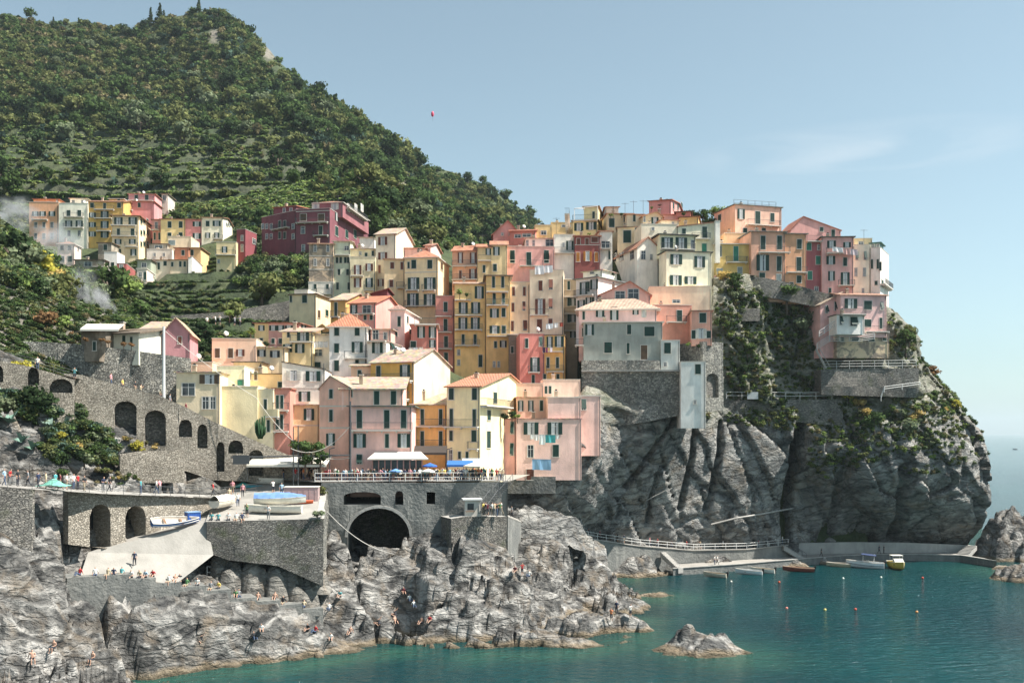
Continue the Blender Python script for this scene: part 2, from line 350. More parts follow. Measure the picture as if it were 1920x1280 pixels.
def add_window(par, kind, s, z, w, h, c, side=None, y=0.0):
    kd = 'c' if kind == 'd' else kind
    w = max(.5, round(w*5)/5); h = max(.5, round(h*5)/5); r = win_mesh(kd, w, h)
    if side == 'r': loc, rot = (par['W']+.0, s, z), (0, 0, R(90))
    elif side == 'l': loc, rot = (0, s, z), (0, 0, R(-90))
    else: loc, rot = (s, y, z), (0, 0, 0)
    wo = link('window', r['window'], par['root'], None, loc, rot)
    for k in ('pane', 'casement'):
        if k in r: link(k, r[k], wo)
    if 'shutter' in r:
        sw, x = r['sw'], r['x']; cc = WCOL[c]
        if kd == 'c':
            for o in (-x, 0): link('shutter', r['shutter'], wo, cc, (o, 0, 0))
        elif kd == 'o':
            for o in (-x-sw-.02, x+.02): link('shutter', r['shutter'], wo, cc, (o, -.012, 0))
        else:
            q = link('shutter', r['shutter'], wo, cc, (-x, -.0, 0)); q.location = (-x, -.0, h/2*(1-math.cos(R(28)))); q.rotation_euler = (R(-28), 0, 0)
            q.location.y = -.02-h/2*math.sin(R(28))
    return wo
_bc = {}
def add_balcony(par, s0, s1, z, side=None, dep=.95, solid=None, plants=0):
    L = round((s1-s0)*2)/2; L = max(L, .8)
    key = (L, dep, solid)
    if key not in _bc:
        a = MB(); a.box(0, L, -dep, -.002, -.16, 0, 'trim')
        for i in range(max(2, int(L/1.4))): x = .1+(L-.35)*i/max(1, max(2, int(L/1.4))-1); a.box(x, x+.14, -dep*.7, -.003, -.38, -.161, 'trim')
        b = MB()
        if solid: b.box(0, L, -dep, -dep+.1, .001, .95, 'plaster'); b.box(0, .1, -dep+.101, -.003, .001, .95, 'plaster'); b.box(L-.1, L, -dep+.101, -.003, .001, .95, 'plaster')
        else:
            y = -dep+.04
            b.box(0, L, y-.02, y+.02, .95, 1.0, 'metal'); b.box(0, L, y-.012, y+.012, .1, .13, 'metal')
            n = int(L/.16)
            for i in range(n+1): x = .01+(L-.02)*i/max(n, 1); b.box(x-.009, x+.009, y-.009, y+.009, .131, .949, 'metal')
            for x in (.02, L-.02):
                b.box(x-.015, x+.015, y+.021, -.004, .95, 1.0, 'metal')
                for i in range(5): yy = y+.1+i*.16; b.box(x-.009, x+.009, yy-.009, yy+.009, .0, .949, 'metal')
        _bc[key] = (a.mesh('balcony'), b.mesh('railing'))
    if side == 'r': loc, rot = (par['W'], s0, z), (0, 0, R(90))
    elif side == 'l': loc, rot = (0, s1, z), (0, 0, R(-90))
    else: loc, rot = (s0, 0, z), (0, 0, 0)
    o = link('balcony', _bc[key][0], par['root'], None, loc, rot); link('railing', _bc[key][1], o, solid)
    return o
GRP = ['houses of the cliff village']; DOFF = [0]
def house(label, c, D, yaw, u0, u1, vt, vb, u2=None, sd='r', dep=8.0, roof='flat', rise=1.2, rc=None, wins=(), bals=(), sbals=(), swins=(), ext=5, zb=None,
          name='house', mat='plaster', base=True, over=.35, chim=0, par=0.0, apex=.5, band=(), pipe=True, trimc='8d8578', group=None, extra=None):
    D = D+DOFF[0]; th = R(yaw); cs, sn = math.cos(th), math.sin(th); u0, u1, vt_, vb_ = U(u0), U(u1), Vv(vt), Vv(vb)
    k0, k1 = (u0-960)/FPX, (u1-960)/FPX
    if yaw >= 0: cx, cy = k0*D, D; t = (k1*cy-cx)/(cs-k1*sn); X0, Y0, W = cx, cy, t
    else: cx, cy = k1*D, D; t = (k0*cy-cx)/(cs-k0*sn); X0, Y0, W = cx+t*cs, cy+t*sn, -t
    zt = HZ-(vt_-VH)*D/FPX; zbv = HZ-(vb_-VH)*D/FPX; z0 = (zbv-ext) if zb is None else zb; Ht = zt-z0
    kx = lambda u: ((U(u)-960)/FPX)
    def floc(u):                     # photo column on the front wall -> local x
        k = kx(u); return (k*Y0-X0)/(cs-k*sn)
    def sloc(u, side):               # photo column on a side wall -> local y
        k = kx(u); ax, ay = (X0, Y0) if side == 'l' else (X0+W*cs, Y0+W*sn)
        return (k*ay-ax)/(-sn-k*cs)
    def zf(v, s, y=0.0):             # photo row at a wall point -> local z
        Y = Y0+s*sn+y*cs; return HZ-(Vv(v)-VH)*Y/FPX-z0
    if u2 is not None:
        L = sloc(u2, sd); dep = L if 1.5 < L < 40 else dep
    if base and ext >= 3:
        BASES.append((X0+W*cs/2, Y0+W*sn/2, zbv-1.5)); BASES.append((X0+W*cs/2-sn*dep*.9, Y0+W*sn/2+cs*dep*.9, zbv-.5))
    root = empty(name, (X0, Y0, z0), th, label, 'house' if name == 'house' else name.replace('_', ' '), group or GRP[0])
    P = {'root': root, 'W': W, 'L': dep, 'H': Ht, 'floc': floc, 'sloc': sloc, 'zf': zf}
    a = MB(); e = 0.0
    if roof in ('flat',):
        a.box(0, W, 0, dep, 0, Ht+par, mat)
    elif roof == 'gx': a.prism([(0, 0, 0), (0, dep, 0), (0, dep, Ht), (0, dep*apex, Ht+rise), (0, 0, Ht)], (W, 0, 0), mat)
    elif roof == 'gy': a.prism([(0, 0, 0), (W, 0, 0), (W, 0, Ht), (W*apex, 0, Ht+rise), (0, 0, Ht)], (0, dep, 0), mat)
    elif roof == 'sx': a.prism([(0, 0, 0), (0, dep, 0), (0, dep, Ht+rise), (0, 0, Ht)], (W, 0, 0), mat)
    elif roof == 'sy': a.prism([(0, 0, 0), (W, 0, 0), (W, 0, Ht+rise), (0, 0, Ht)], (0, dep, 0), mat)
    elif roof == 'hip': a.box(0, W, 0, dep, 0, Ht, mat)
    cc_ = [int(c[i:i+2], 16)/255 for i in (0, 2, 4)]; g_ = sum(cc_)/3; cc_ = [min(1, max(0, g_+(x-g_)*SATW)*LITW) for x in cc_]; cc_[2] *= .94; cc_[1] *= .972
    c = '%02x%02x%02x' % tuple(int(x*255) for x in cc_); wl = a.build('wall', root, c)
    if isinstance(extra, str):
        q = MB(); q.prism([(W+.001, 0, 0), (W+.001, dep, 0), (W+.001, dep, Ht), (W+.001, dep*apex, Ht+rise), (W+.001, 0, Ht)], (.03, 0, 0), mat); q.build('gable_wall', root, extra)
    # roof
    o = over; r = MB(); rm = 'roof_tile' if (rc or 'd0896a') not in ('w', 'g') else 'slate'
    rcol = {'w': 'd6ccbc', 'g': '8a8780', None: 'd9977a'}.get(rc, rc); T = .16
    if roof == 'flat':
        if par: 
            q = .22; zz = Ht+par
            for b in ((-.06, W+.06, -.06, q), (-.06, W+.06, dep-q, dep+.06), (-.06, q, q+.001, dep-q-.001), (W-q, W+.06, q+.001, dep-q-.001)): r.box(b[0], b[1], b[2], b[3], zz, zz+.08, 'trim')
        else:
            r.box(-o, W+o, -o, dep+o, Ht, Ht+.14, 'slate' if rc else 'trim')
            if rc is None: rcol = 'a8a194'
    elif roof == 'gx':
        ya = dep*apex; sl1 = rise/ya; sl2 = rise/(dep-ya)
        r.prism([(-o, -o, Ht-o*sl1), (-o, ya, Ht+rise), (-o, ya, Ht+rise+T), (-o, -o, Ht-o*sl1+T)], (W+2*o, 0, 0), rm)
        r.prism([(-o, ya, Ht+rise), (-o, dep+o, Ht-o*sl2), (-o, dep+o, Ht-o*sl2+T), (-o, ya, Ht+rise+T)], (W+2*o, 0, 0), rm)
    elif roof == 'gy':
        xa = W*apex; sl1 = rise/xa; sl2 = rise/(W-xa)
        r.prism([(-o, -o, Ht-o*sl1), (xa, -o, Ht+rise), (xa, -o, Ht+rise+T), (-o, -o, Ht-o*sl1+T)], (0, dep+2*o, 0), rm)
        r.prism([(xa, -o, Ht+rise), (W+o, -o, Ht-o*sl2), (W+o, -o, Ht-o*sl2+T), (xa, -o, Ht+rise+T)], (0, dep+2*o, 0), rm)
    elif roof == 'sx':
        sl = rise/dep; r.prism([(-o, -o, Ht-o*sl), (-o, dep+o, Ht+rise+o*sl), (-o, dep+o, Ht+rise+o*sl+T), (-o, -o, Ht-o*sl+T)], (W+2*o, 0, 0), rm)
    elif roof == 'sy':
        sl = rise/W; r.prism([(-o, -o, Ht-o*sl), (W+o, -o, Ht+rise+o*sl), (W+o, -o, Ht+rise+o*sl+T), (-o, -o, Ht-o*sl+T)], (0, dep+2*o, 0), rm)
    elif roof == 'hip':
        h = min(W, dep)/2+o; A = [(-o, -o), (W+o, -o), (W+o, dep+o), (-o, dep+o)]
        if W >= dep: rd = [(-o+h, dep/2), (W+o-h, dep/2)]; F = [(0, 1, 5, 4), (1, 2, 5), (2, 3, 4, 5), (3, 0, 4)]
        else: rd = [(W/2, -o+h), (W/2, dep+o-h)]; F = [(0, 1, 4), (1, 2, 5, 4), (2, 3, 5), (3, 0, 4, 5)]
        pts = [(x, y, Ht+.05) for x, y in A]+[(x, y, Ht+rise) for x, y in rd]
        for f in F: r.poly([pts[i] for i in f], rm)
        r.poly([pts[i] for i in (3, 2, 1, 0)], 'trim')
        r.box(-o, W+o, -o, dep+o, Ht-.08, Ht+.048, 'trim')
    if not (roof == 'flat' and rc is None): rcol = ''.join('%02x' % int(int(rcol[i:i+2], 16)*f_) for i, f_ in ((0, .86), (2, .80), (4, .76)))
    ro = r.build('roof', root, rcol)
    if W > 4.5 and rise > .3 and chim == 0: chim = 1
    if W > 4 and roof in ('gx', 'hip', 'sx', 'flat') and hash(label) >= 0:
        hk = sum(map(ord, label)); q = MB(); x = W*(.15+.7*((hk % 17)/17)); y = dep*.35; zc = Ht+(rise*.55 if roof != 'flat' else .1+par)
        q.tube([(x, y, zc-.2), (x, y, zc+1.0)], .04, 'metal', 5); q.tube([(x, y-.06, zc+.95), (x+.1, y-.18, zc+1.0)], [.42, .30], 'white_metal', 8)
        if hk % 3 == 0: q.build('satellite_dish', ro)
    for i in range(chim):
        q = MB(); x = W*(.2+.55*((i*.618+.1) % 1)); y = dep*(.3+.3*((i*.37) % 1)); zc = Ht+(rise*.5 if roof != 'flat' else 0)
        q.box(x, x+.5, y, y+.5, zc-.2, zc+1.1, 'plaster'); q.box(x-.08, x+.58, y-.08, y+.58, zc+1.1, zc+1.2, 'trim'); q.box(x+.1, x+.4, y+.1, y+.4, zc+1.2, zc+1.42, 'dark'); q.build('chimney', ro, 'b9a38d')
    # rows of windows: (kind+colour, w, h, [columns], [rows])
    for g in wins:
        k, wu, hv, us, vs = g; kd = k[0]; cc = k[1] if len(k) > 1 else 'G'
        for v in vs:
            for u in us:
                s = floc(u); ww = abs(floc(u+wu/2)-floc(u-wu/2)); hh = abs(zf(v-hv/2, s)-zf(v+hv/2, s)); z = zf(v, s)
                if -.3 < s < W+.3: add_window(P, kd, s, z, ww, hh, cc)
    for g in swins:
        k, wu, hv, us, vs = g; kd = k[0]; cc = k[1] if len(k) > 1 else 'G'
        for v in vs:
            for u in us:
                y = sloc(u, sd); ww = min(2.2, abs(sloc(u+wu/2, sd)-sloc(u-wu/2, sd))); s = W if sd == 'r' else 0
                hh = abs(zf(v-hv/2, s, y)-zf(v+hv/2, s, y))
                if 0 < y < dep: add_window(P, kd, y, zf(v, s, y), ww, hh, cc, sd)
    for b in bals:
        s0, s1 = floc(b[0]), floc(b[1]); add_balcony(P, s0, s1, zf(b[2], (s0+s1)/2), None, *(b[3:] if len(b) > 3 else ()))
    for b in sbals:
        y0, y1 = sorted((sloc(b[0], sd), sloc(b[1], sd))); add_balcony(P, y0, y1, zf(b[2], W if sd == 'r' else 0, (y0+y1)/2), sd)
    if pipe and W > 3:
        q = MB(); x = W-.18; q.tube([(x, -.1, 0), (x, -.1, Ht-.25), (x, .0, Ht-.1)], .055, 'metal', 5); q.build('drainpipe', root)
    for v in band:
        q = MB(); z = zf(v, 0); q.box(-.03, W+.03, -.035, -.001, z, z+.16, 'trim'); q.build('string_course', root)
    return P
# ---------------------------------------------------------------- upper village, far left
GRP[0] = 'houses of the upper village across the valley'
Z(0, 340, 4)
HC = 'e8c39b'
house('orange house with open shutters, leftmost of the upper village', 'd99468', 256, 4, 218, 438, 178, 450, wins=[('o', 46, 36, [265, 320, 390], [243]), ('c', 26, 38, [268, 330, 390], [328, 410])], bals=[(240, 360, 287)], par=.8, dep=9)
house('orange roof storey set back on top of the orange house', 'd99468', 259, 4, 250, 440, 135, 182, wins=[('c', 26, 36, [298, 425], [175]), ('o', 50, 46, [365], [178])], par=.0, rc='b87d62', ext=1, base=False)
house('cream five-storey house between the orange and the ochre house', 'e6d5c2', 256, 3, 440, 658, 180, 440, wins=[('c', 28, 46, [515, 595], [240]), ('o', 56, 46, [515, 595], [318]), ('g', 26, 40, [517, 595], [390])], bals=[(480, 625, 267), (480, 625, 348)], par=.6, dep=9)
house('white attic with a small terrace above the cream five-storey house', 'ddd3c6', 262, 3, 525, 650, 130, 184, wins=[('g', 22, 36, [550, 620], [160])], rc='w', ext=1, base=False)
house('ochre yellow house with rows of balconies in the upper village', 'd6a544', 257, 2, 660, 925, 152, 440, wins=[('c', 28, 32, [690, 893], [180]), ('c', 26, 46, [785], [188]), ('o', 56, 34, [690], [252, 325, 395]), ('o', 60, 50, [785], [250, 325, 395])], bals=[(712, 865, 212), (712, 840, 277), (730, 835, 372)], roof='gx', rise=1.2, rc='b98e74', dep=9)
house('ochre upper storey with a terrace beside the bright pink house', 'd6a544', 264, 2, 820, 925, 133, 160, ext=1, base=False, wins=[('c', 24, 28, [890], [146])])
house('bright pink house with a lit side wall in the upper village', 'd57a80', 263, 4, 928, 1155, 152, 282, u2=1215, wins=[('c', 28, 46, [957], [190]), ('c', 26, 32, [1044], [178])], bals=[(925, 992, 215)], rc='c58f7c')
house('pink tower storey rising behind the bright pink house', 'dd8489', 268, 4, 965, 1160, 95, 160, u2=1212, ext=2, base=False, wins=[('c', 30, 42, [1022, 1100], [125])], swins=[('c', 14, 30, [1185], [200])], bals=[(965, 1155, 145)], rc='c79c8c')
house('plain grey house standing alone right of the pink tower', 'bdb6ac', 276, 4, 1212, 1258, 96, 215, u2=1312, wins=[('g', 30, 40, [1232], [125])], rc='a29c90')
house('tall cream tower house with a sunlit right wall full of windows', 'e6c89c', 248, 6, 840, 1040, 258, 585, u2=1130, wins=[('o', 62, 56, [888, 995], [297]), ('c', 28, 56, [888, 995], [382]), ('o', 52, 34, [885, 992], [452]), ('o', 44, 50, [885, 1000], [532])], swins=[('c', 15, 36, [1058, 1080, 1105], [300, 385, 470])], bals=[(835, 1025, 330), (840, 1025, 410), (940, 1030, 490)], roof='flat', rc='b08a70', over=.6)
house('pale yellow house with two green shuttered windows, right of the tower house', 'e6c67c', 254, 3, 1205, 1390, 285, 442, wins=[('c', 30, 46, [1272, 1355], [325]), ('c', 28, 40, [1272, 1355], [405])], rc='b08a70')
house('narrow dusky pink link house beside the tower house', 'c98078', 256, 3, 1142, 1206, 288, 440, wins=[('g', 24, 46, [1172], [330]), ('d', 20, 50, [1160, 1195], [412])], bals=[(1142, 1206, 365)], rc='b08a70')
house('narrow deep rose house between the pale yellow and the cream one', 'cf7274', 254, 3, 1390, 1512, 286, 432, wins=[('o', 60, 38, [1475], [320]), ('o', 60, 42, [1475], [410])], rc='a98672')
house('cream end house of the upper row with a lit right wall', 'e4d4bb', 254, 3, 1512, 1670, 272, 432, u2=1742, wins=[('c', 30, 40, [1557], [318]), ('o', 60, 40, [1625], [316]), ('o', 36, 40, [1558, 1625], [405])], swins=[('o', 14, 24, [1700, 1718], [325])], roof='gx', rise=.9, rc='b08a70', bals=[(1600, 1668, 432)])
house('small pale pink house in front of the orange house', 'e3bcb2', 234, 4, 432, 558, 470, 628, u2=608, wins=[('c', 26, 34, [465, 522], [498]), ('c', 30, 42, [468, 525], [582])], swins=[('g', 12, 40, [585], [500])], roof='hip', rise=1.0, rc='c09a84', chim=1)
house('small bare stone house left of the tower house', '9a9384', 243, 2, 735, 836, 462, 585, wins=[('c', 30, 40, [790], [495])], mat='worn_plaster', rc='8d7f70')
house('small white house with a roof parapet below the stone house', 'ddd9d0', 231, 3, 780, 878, 548, 672, u2=935, wins=[('c', 20, 36, [812], [625]), ('d', 24, 66, [845], [640])], par=.6)
house('little dark red house with one pale window', 'a84a48', 225, 10, 875, 948, 618, 725, u2=1015, wins=[('g', 30, 34, [910], [642])], par=.1)
house('tiny orange stone hut left of the dark red house', 'c4795c', 228, 4, 706, 770, 642, 712, mat='worn_plaster', wins=[('g', 12, 14, [738], [672])])
house('small pinkish house lowest of the upper village', 'd9c6ba', 221, 8, 1025, 1100, 656, 740, u2=1195, wins=[('g', 26, 34, [1052], [700]), ('d', 20, 60, [1088], [708])], swins=[('g', 22, 20, [1155], [710])], roof='flat', over=.15)
house('grey-green shop house with a deep eave behind the low terrace', '8b9a86', 226, 3, 1030, 1130, 590, 662, wins=[('g', 40, 34, [1080], [628])], rc='8d8578')
house('long low white terrace house in the middle of the upper village', 'd9cbb8', 230, 3, 1130, 1305, 592, 662, wins=[('c', 22, 52, [1145, 1190], [636]), ('c', 24, 30, [1238], [616])], rc='c7a88e')
house('low cream house with three dark openings', 'd9c2a0', 229, 3, 1275, 1412, 590, 642, wins=[('c', 18, 30, [1292], [622]), ('c', 18, 40, [1352, 1385], [620])], rc='c7a88e')
house('white windowless block at the right of the low terrace houses', 'e2ddd2', 227, 8, 1412, 1440, 575, 650, u2=1535, roof='sy', rise=.4, rc='w', over=.1)
house('small rust orange house with one shuttered window', 'cc7c58', 238, 3, 1310, 1415, 500, 582, wins=[('c', 26, 40, [1372], [536])], rc='b59a80')
house('small honey yellow house beside the rust orange one', 'd9b070', 239, 3, 1415, 1505, 500, 582, wins=[('c', 26, 42, [1440], [535])], rc='b59a80')
house('cream house with one wide grey shuttered window', 'd8c3a0', 244, 3, 1260, 1432, 425, 505, wins=[('cS', 50, 36, [1290], [460])], par=.4)
house('lean-to grey house behind the low terrace', '90887c', 242, 3, 1118, 1255, 470, 560, wins=[('g', 60, 24, [1190], [490])], rc='6d675e')
house('white house with a roof terrace below the tower house', 'cfc8bb', 236, 3, 1100, 1290, 520, 600, wins=[('g', 20, 24, [1160, 1230], [550])], par=.4)
house('pale yellow house with a balcony, right end of the upper village', 'dcc489', 226, 3, 1622, 1770, 470, 630, wins=[('o', 40, 48, [1685], [512]), ('g', 22, 26, [1640], [600])], bals=[(1620, 1765, 552)], par=.5)
house('small grey stone outbuilding below the pale pink house', '8f8b80', 228, 3, 560, 780, 590, 700, wins=[('g', 60, 30, [660], [620]), ('c', 24, 26, [590, 660], [690])], mat='worn_plaster', rc='6d675e')
GRP[0] = 'maroon houses below the mountain'
house('small dark maroon house, leftmost of the maroon group', '8a3440', 228, -12, 1775, 1840, 372, 575, u2=1925, wins=[('g', 20, 40, [1815], [425]), ('g', 20, 50, [1815], [500])], swins=[('g', 26, 40, [1905], [450])], par=.4)
Z(440, 360, 4.74)
house('big maroon mansion with terrace, under the rocky slope', '7d3a48', 226, -9, 545, 845, 180, 540, u2=1195, wins=[('cN', 60, 66, [610, 770], [225]), ('g', 36, 62, [607], [338]), ('c', 38, 80, [765], [340]), ('g', 30, 60, [610], [500])], bals=[(552, 835, 272), (705, 835, 387)],
      swins=[('o', 62, 66, [906], [220]), ('c', 30, 86, [905], [348]), ('c', 24, 50, [1150], [255]), ('c', 36, 70, [995, 1070], [375])], par=.9, band=[178], rc='c08a78')
house('pinkish top storey with white shutters on the maroon mansion', '96505a', 231, -9, 700, 960, 92, 185, u2=1190, ext=1, base=False, wins=[('oW', 66, 60, [720, 890], [125])], swins=[('oW', 60, 66, [1010, 1075, 1130], [140])], sbals=[(985, 1150, 195)], roof='hip', rise=1.2, rc='cc9a84', chim=2)
house('long maroon left wing receding from the mansion', '7a3745', 228, -38, 240, 545, 190, 540, wins=[('gO', 24, 46, [250, 285, 325, 520], [305]), ('gO', 24, 46, [285, 325, 520], [395]), ('c', 26, 60, [400, 445], [285, 385])], bals=[(345, 490, 325)], par=.7, rc='c08a78')
house('small maroon roof storey on the left wing', '7d3a48', 236, -20, 345, 545, 125, 190, ext=1, base=False, wins=[('g', 24, 40, [440, 500], [160])], roof='sx', rise=.6)
# ---------------------------------------------------------------- village, central slope
GRP[0] = 'houses of the cliff village'
house('tall weathered brown house with peeling plaster and white ground floor', 'b39a7c', 196, 3, 660, 876, 462, 800, wins=[('g', 30, 62, [716, 828], [498, 625])], mat='worn_plaster', roof='gx', rise=.8, rc='c9a58c', band=[570, 690])
house('whitewashed ground floor with a terrace under the weathered brown house', 'd0ccc2', 195.4, 3, 655, 874, 800, 900, wins=[('c', 26, 46, [716, 825], [840])], ext=3, roof='flat', over=.05, bals=[(730, 868, 905)])
house('mint green house beside the weathered brown house', 'b4c4ae', 197, 2, 878, 1026, 440, 930, wins=[('c', 26, 56, [910, 942, 983, 1010], [605]), ('c', 28, 52, [928, 1003], [712]), ('c', 30, 60, [914, 1014], [835]), ('g', 44, 40, [995], [500])], roof='gx', rise=.6, rc='w', bals=[(890, 1020, 560)])
house('white attic house up behind the mint green one', 'd6dcd4', 203, 2, 1110, 1240, 405, 500, wins=[], roof='gx', rise=.6, rc='w', ext=2, base=False)
house('cream house with brown shutters and a top terrace', 'e0cfa4', 194, 2, 1026, 1252, 612, 920, wins=[('oB', 66, 86, [1093], [690, 805]), ('oB', 68, 60, [1195], [668]), ('oG', 68, 84, [1195], [805])], bals=[(1030, 1138, 745), (1152, 1250, 872)], par=.8)
house('cream top storey with a brown door above the brown shuttered house', 'dfcfa6', 197.5, 2, 1026, 1245, 508, 615, wins=[('c', 26, 66, [1168], [572]), ('c', 22, 46, [1228], [545]), ('g', 16, 30, [1115], [545])], ext=1, base=False, roof='sx', rise=.5, rc='w')
house('tall cream house with a gleaming white gable and slate roof', 'd9cdb6', 195, -12, 1252, 1430, 372, 920, u2=1588, wins=[('oB', 76, 68, [1316], [435]), ('oB', 76, 66, [1316], [568]), ('cB', 22, 70, [1287], [685]), ('oB', 50, 62, [1298], [805])], roof='gx', rise=2.2, rc='w')
house('low pink house behind the cream hip-roofed house', 'dba9a0', 200, 3, 1425, 1700, 500, 640, wins=[('o', 44, 60, [1485], [552]), ('g', 30, 24, [1650], [515])], roof='sx', rise=.8, rc='d7a594')
house('pink gable end behind the cream hip-roofed house', 'e2b0aa', 203, -10, 1690, 1740, 478, 640, u2=1835, roof='gx', rise=1.2, rc='d7a594', chim=1)
house('cream house with small brown shutters left of the hip-roofed house', 'e3c596', 191, 2, 1330, 1512, 597, 1000, wins=[('cB', 34, 60, [1400], [653]), ('cB', 26, 66, [1486], [655]), ('cB', 40, 66, [1392], [812])], bals=[(1440, 1505, 850)], roof='gx', rise=.5, rc='caa48c')
house('large cream house with a red hip roof and tall green shutters', 'e6c795', 187, -8, 1512, 1806, 580, 1035, u2=1905, wins=[('c', 46, 78, [1592, 1735], [642]), ('c', 16, 60, [1546], [650]), ('o', 100, 108, [1590, 1735], [812]), ('o', 100, 118, [1585, 1732], [962])], bals=[(1525, 1640, 872), (1670, 1790, 872), (1520, 1795, 1012)], swins=[('cN', 24, 66, [1838], [660])], roof='hip', rise=2.0, rc='e0a184', band=[720], chim=1)
house('plain cream house with arched doors on the dark valley slope', 'd8c49a', 180, -10, 485, 722, 908, 1150, u2=872, wins=[('c', 44, 66, [622], [950]), ('c', 22, 54, [500], [950])], swins=[('cN', 24, 70, [748], [1085]), ('cG', 26, 60, [818], [1075])], rc='9a9184', over=.4)
house('whitewashed terrace parapet on the plain cream house', 'd9d2c2', 181, -10, 530, 650, 870, 910, ext=1, base=False, roof='flat', over=.05)
house('mustard house with a slate roof and one tall green door', 'd7a54c', 173, -6, 852, 985, 962, 1170, u2=1215, wins=[('d', 34, 136, [899], [1048])], bals=[(860, 942, 1108)], roof='gx', rise=2.4, rc='w')
house('dark red shed roof wall behind the mustard house', '6e2a33', 180, 0, 1218, 1356, 905, 1000, roof='sy', rise=.8, rc='8a4a48', ext=2, base=False)
house('salmon pink house with tile roof and a wide balcony', 'd98880', 167, -14, 1020, 1252, 985, 1200, u2=1482, wins=[('o', 60, 70, [1060], [1040]), ('g', 80, 70, [1175], [1045]), ('c', 26, 40, [1160, 1215], [1115])], bals=[(1000, 1246, 1082)], roof='gx', rise=1.9, rc='e09c7e')
house('lilac pink house with narrow green shutters', 'dfb2ae', 163, -6, 1385, 1510, 1045, 1290, u2=1640, wins=[('c', 32, 92, [1462], [1150]), ('c', 24, 50, [1436], [1252])], swins=[('c', 16, 66, [1536], [1135]), ('c', 20, 40, [1560], [1240])], roof='hip', rise=1.0, rc='d3b2a6')
Z(800, 360, 4.74)
GRP[0] = 'houses on the village ridge'
house('peach house with brown shutters and full-width balconies', 'dea07c', 192, -8, 228, 452, 520, 800, wins=[('oB', 44, 90, [300], [585]), ('oB', 50, 90, [412], [585]), ('cB', 30, 76, [300], [735]), ('oB', 66, 90, [410], [730])], bals=[(230, 448, 657), (230, 446, 778)], roof='gx', rise=1.6, rc='dfa284')
house('olive yellow house with a planted balcony right of the peach house', 'cdb077', 191, 2, 452, 575, 490, 790, wins=[('o', 50, 60, [547], [530]), ('c', 32, 66, [510], [683])], bals=[(456, 570, 610)], roof='gx', rise=1.2, rc='dfa284')
house('golden cream house with white window frames', 'd9bd82', 191, 2, 575, 716, 470, 790, wins=[('o', 52, 76, [620], [525]), ('c', 36, 66, [607], [672])], roof='gx', rise=1.4, rc='dca689')
house('pink house with a white-trimmed green door and long balcony', 'dc918c', 193, 2, 716, 1134, 505, 730, wins=[('c', 42, 80, [762, 1065], [588, 560]), ('d', 42, 118, [908], [595])], bals=[(825, 1022, 657)], par=.5, roof='flat')
house('white glazed terrace storey on the pink house', 'd5cfc4', 197, 2, 880, 1138, 415, 500, wins=[('g', 26, 60, [895, 950], [460]), ('g', 80, 60, [1095], [455])], ext=1, base=False, rc='w', over=.3)
house('low red tile roofed house behind the white terrace', 'c96a5c', 203, -6, 735, 965, 345, 420, wins=[('g', 60, 30, [810], [392]), ('g', 80, 30, [890], [385])], roof='gx', rise=1.0, rc='c9836c')
house('pink gabled house at the left tip of the ridge', 'd88880', 207, 0, 590, 830, 375, 440, wins=[('g', 16, 18, [672, 740], [375])], roof='gy', rise=2.8, apex=.55, rc='cc8d78')
house('small yellow house with rooftop wall behind the red one', 'e0bd74', 206, 2, 965, 1112, 305, 400, wins=[('g', 50, 36, [1040], [362])], par=.3)
house('ochre block behind the ridge antennas', 'dcbc7c', 212, 2, 1108, 1300, 282, 380, wins=[('g', 80, 16, [1240], [302])], par=.3)
house('white house with a glass balcony left of the dark red house', 'dad6cc', 195, 2, 1134, 1318, 400, 670, wins=[('o', 66, 86, [1272], [475]), ('g', 18, 40, [1215], [470])], bals=[(1134, 1314, 542)], par=.5)
house('dark brick red house with orange shutters on the ridge', '9c4540', 194, 2, 1318, 1540, 392, 680, wins=[('cB', 34, 56, [1350, 1425], [440]), ('cB', 60, 50, [1492], [425]), ('oO', 76, 78, [1430], [570]), ('cO', 36, 78, [1345, 1508], [578])], roof='sx', rise=.4, rc='cc9a80', band=[472])
house('yellow house with pergola terrace near the ridge top', 'e3cd84', 202, -10, 1298, 1518, 250, 385, u2=1600, wins=[('o', 76, 72, [1352], [310]), ('o', 84, 72, [1462], [300])], bals=[(1300, 1516, 252)], rc='a89a84')
house('small yellow roof storey behind the pergola frame', 'e3d093', 207, -10, 1398, 1525, 130, 252, u2=1605, wins=[('d', 26, 56, [1484], [205]), ('g', 22, 18, [1548], [178])], ext=1, base=False, roof='sx', rise=.3, rc='caa98e')
house('grey roofed studio right of the pergola terrace', 'c3bdb5', 210, 0, 1600, 1705, 135, 260, roof='gx', rise=.7, rc='caa08a', ext=1)
house('cream house with a deep shaded loggia on the ridge', 'd9c398', 201, 2, 1605, 1830, 195, 330, wins=[('c', 50, 78, [1645], [275]), ('c', 44, 40, [1770], [245])], rc='c79f88', roof='sx', rise=.4)
house('ochre cream house with two dark green doors', 'dfc59a', 196, -8, 1695, 1900, 312, 560, wins=[('c', 76, 104, [1782], [396]), ('c', 40, 86, [1868], [362])], rc='a89a84')
house('narrow white house right of the dark red house', 'd9d7cd', 195, 2, 1540, 1650, 350, 640, wins=[('c', 18, 74, [1624], [562]), ('g', 80, 60, [1590], [470])], bals=[(1545, 1640, 505)], roof='sx', rise=.5, rc='d6a58c')
GRP[0] = 'houses of the cliff village'
DOFF[0] = 6
house('salmon red tower house with a geranium balcony on every floor', 'cf7a6c', 176, 3, 80, 246, 945, 1580, wins=[('c', 36, 84, [168], [1020]), ('c', 36, 110, [168], [1180]), ('c', 36, 100, [172], [1330, 1475]), ('g', 24, 36, [120], [1560])], bals=[(76, 232, 1104), (78, 232, 1244), (78, 232, 1390)], par=.5)
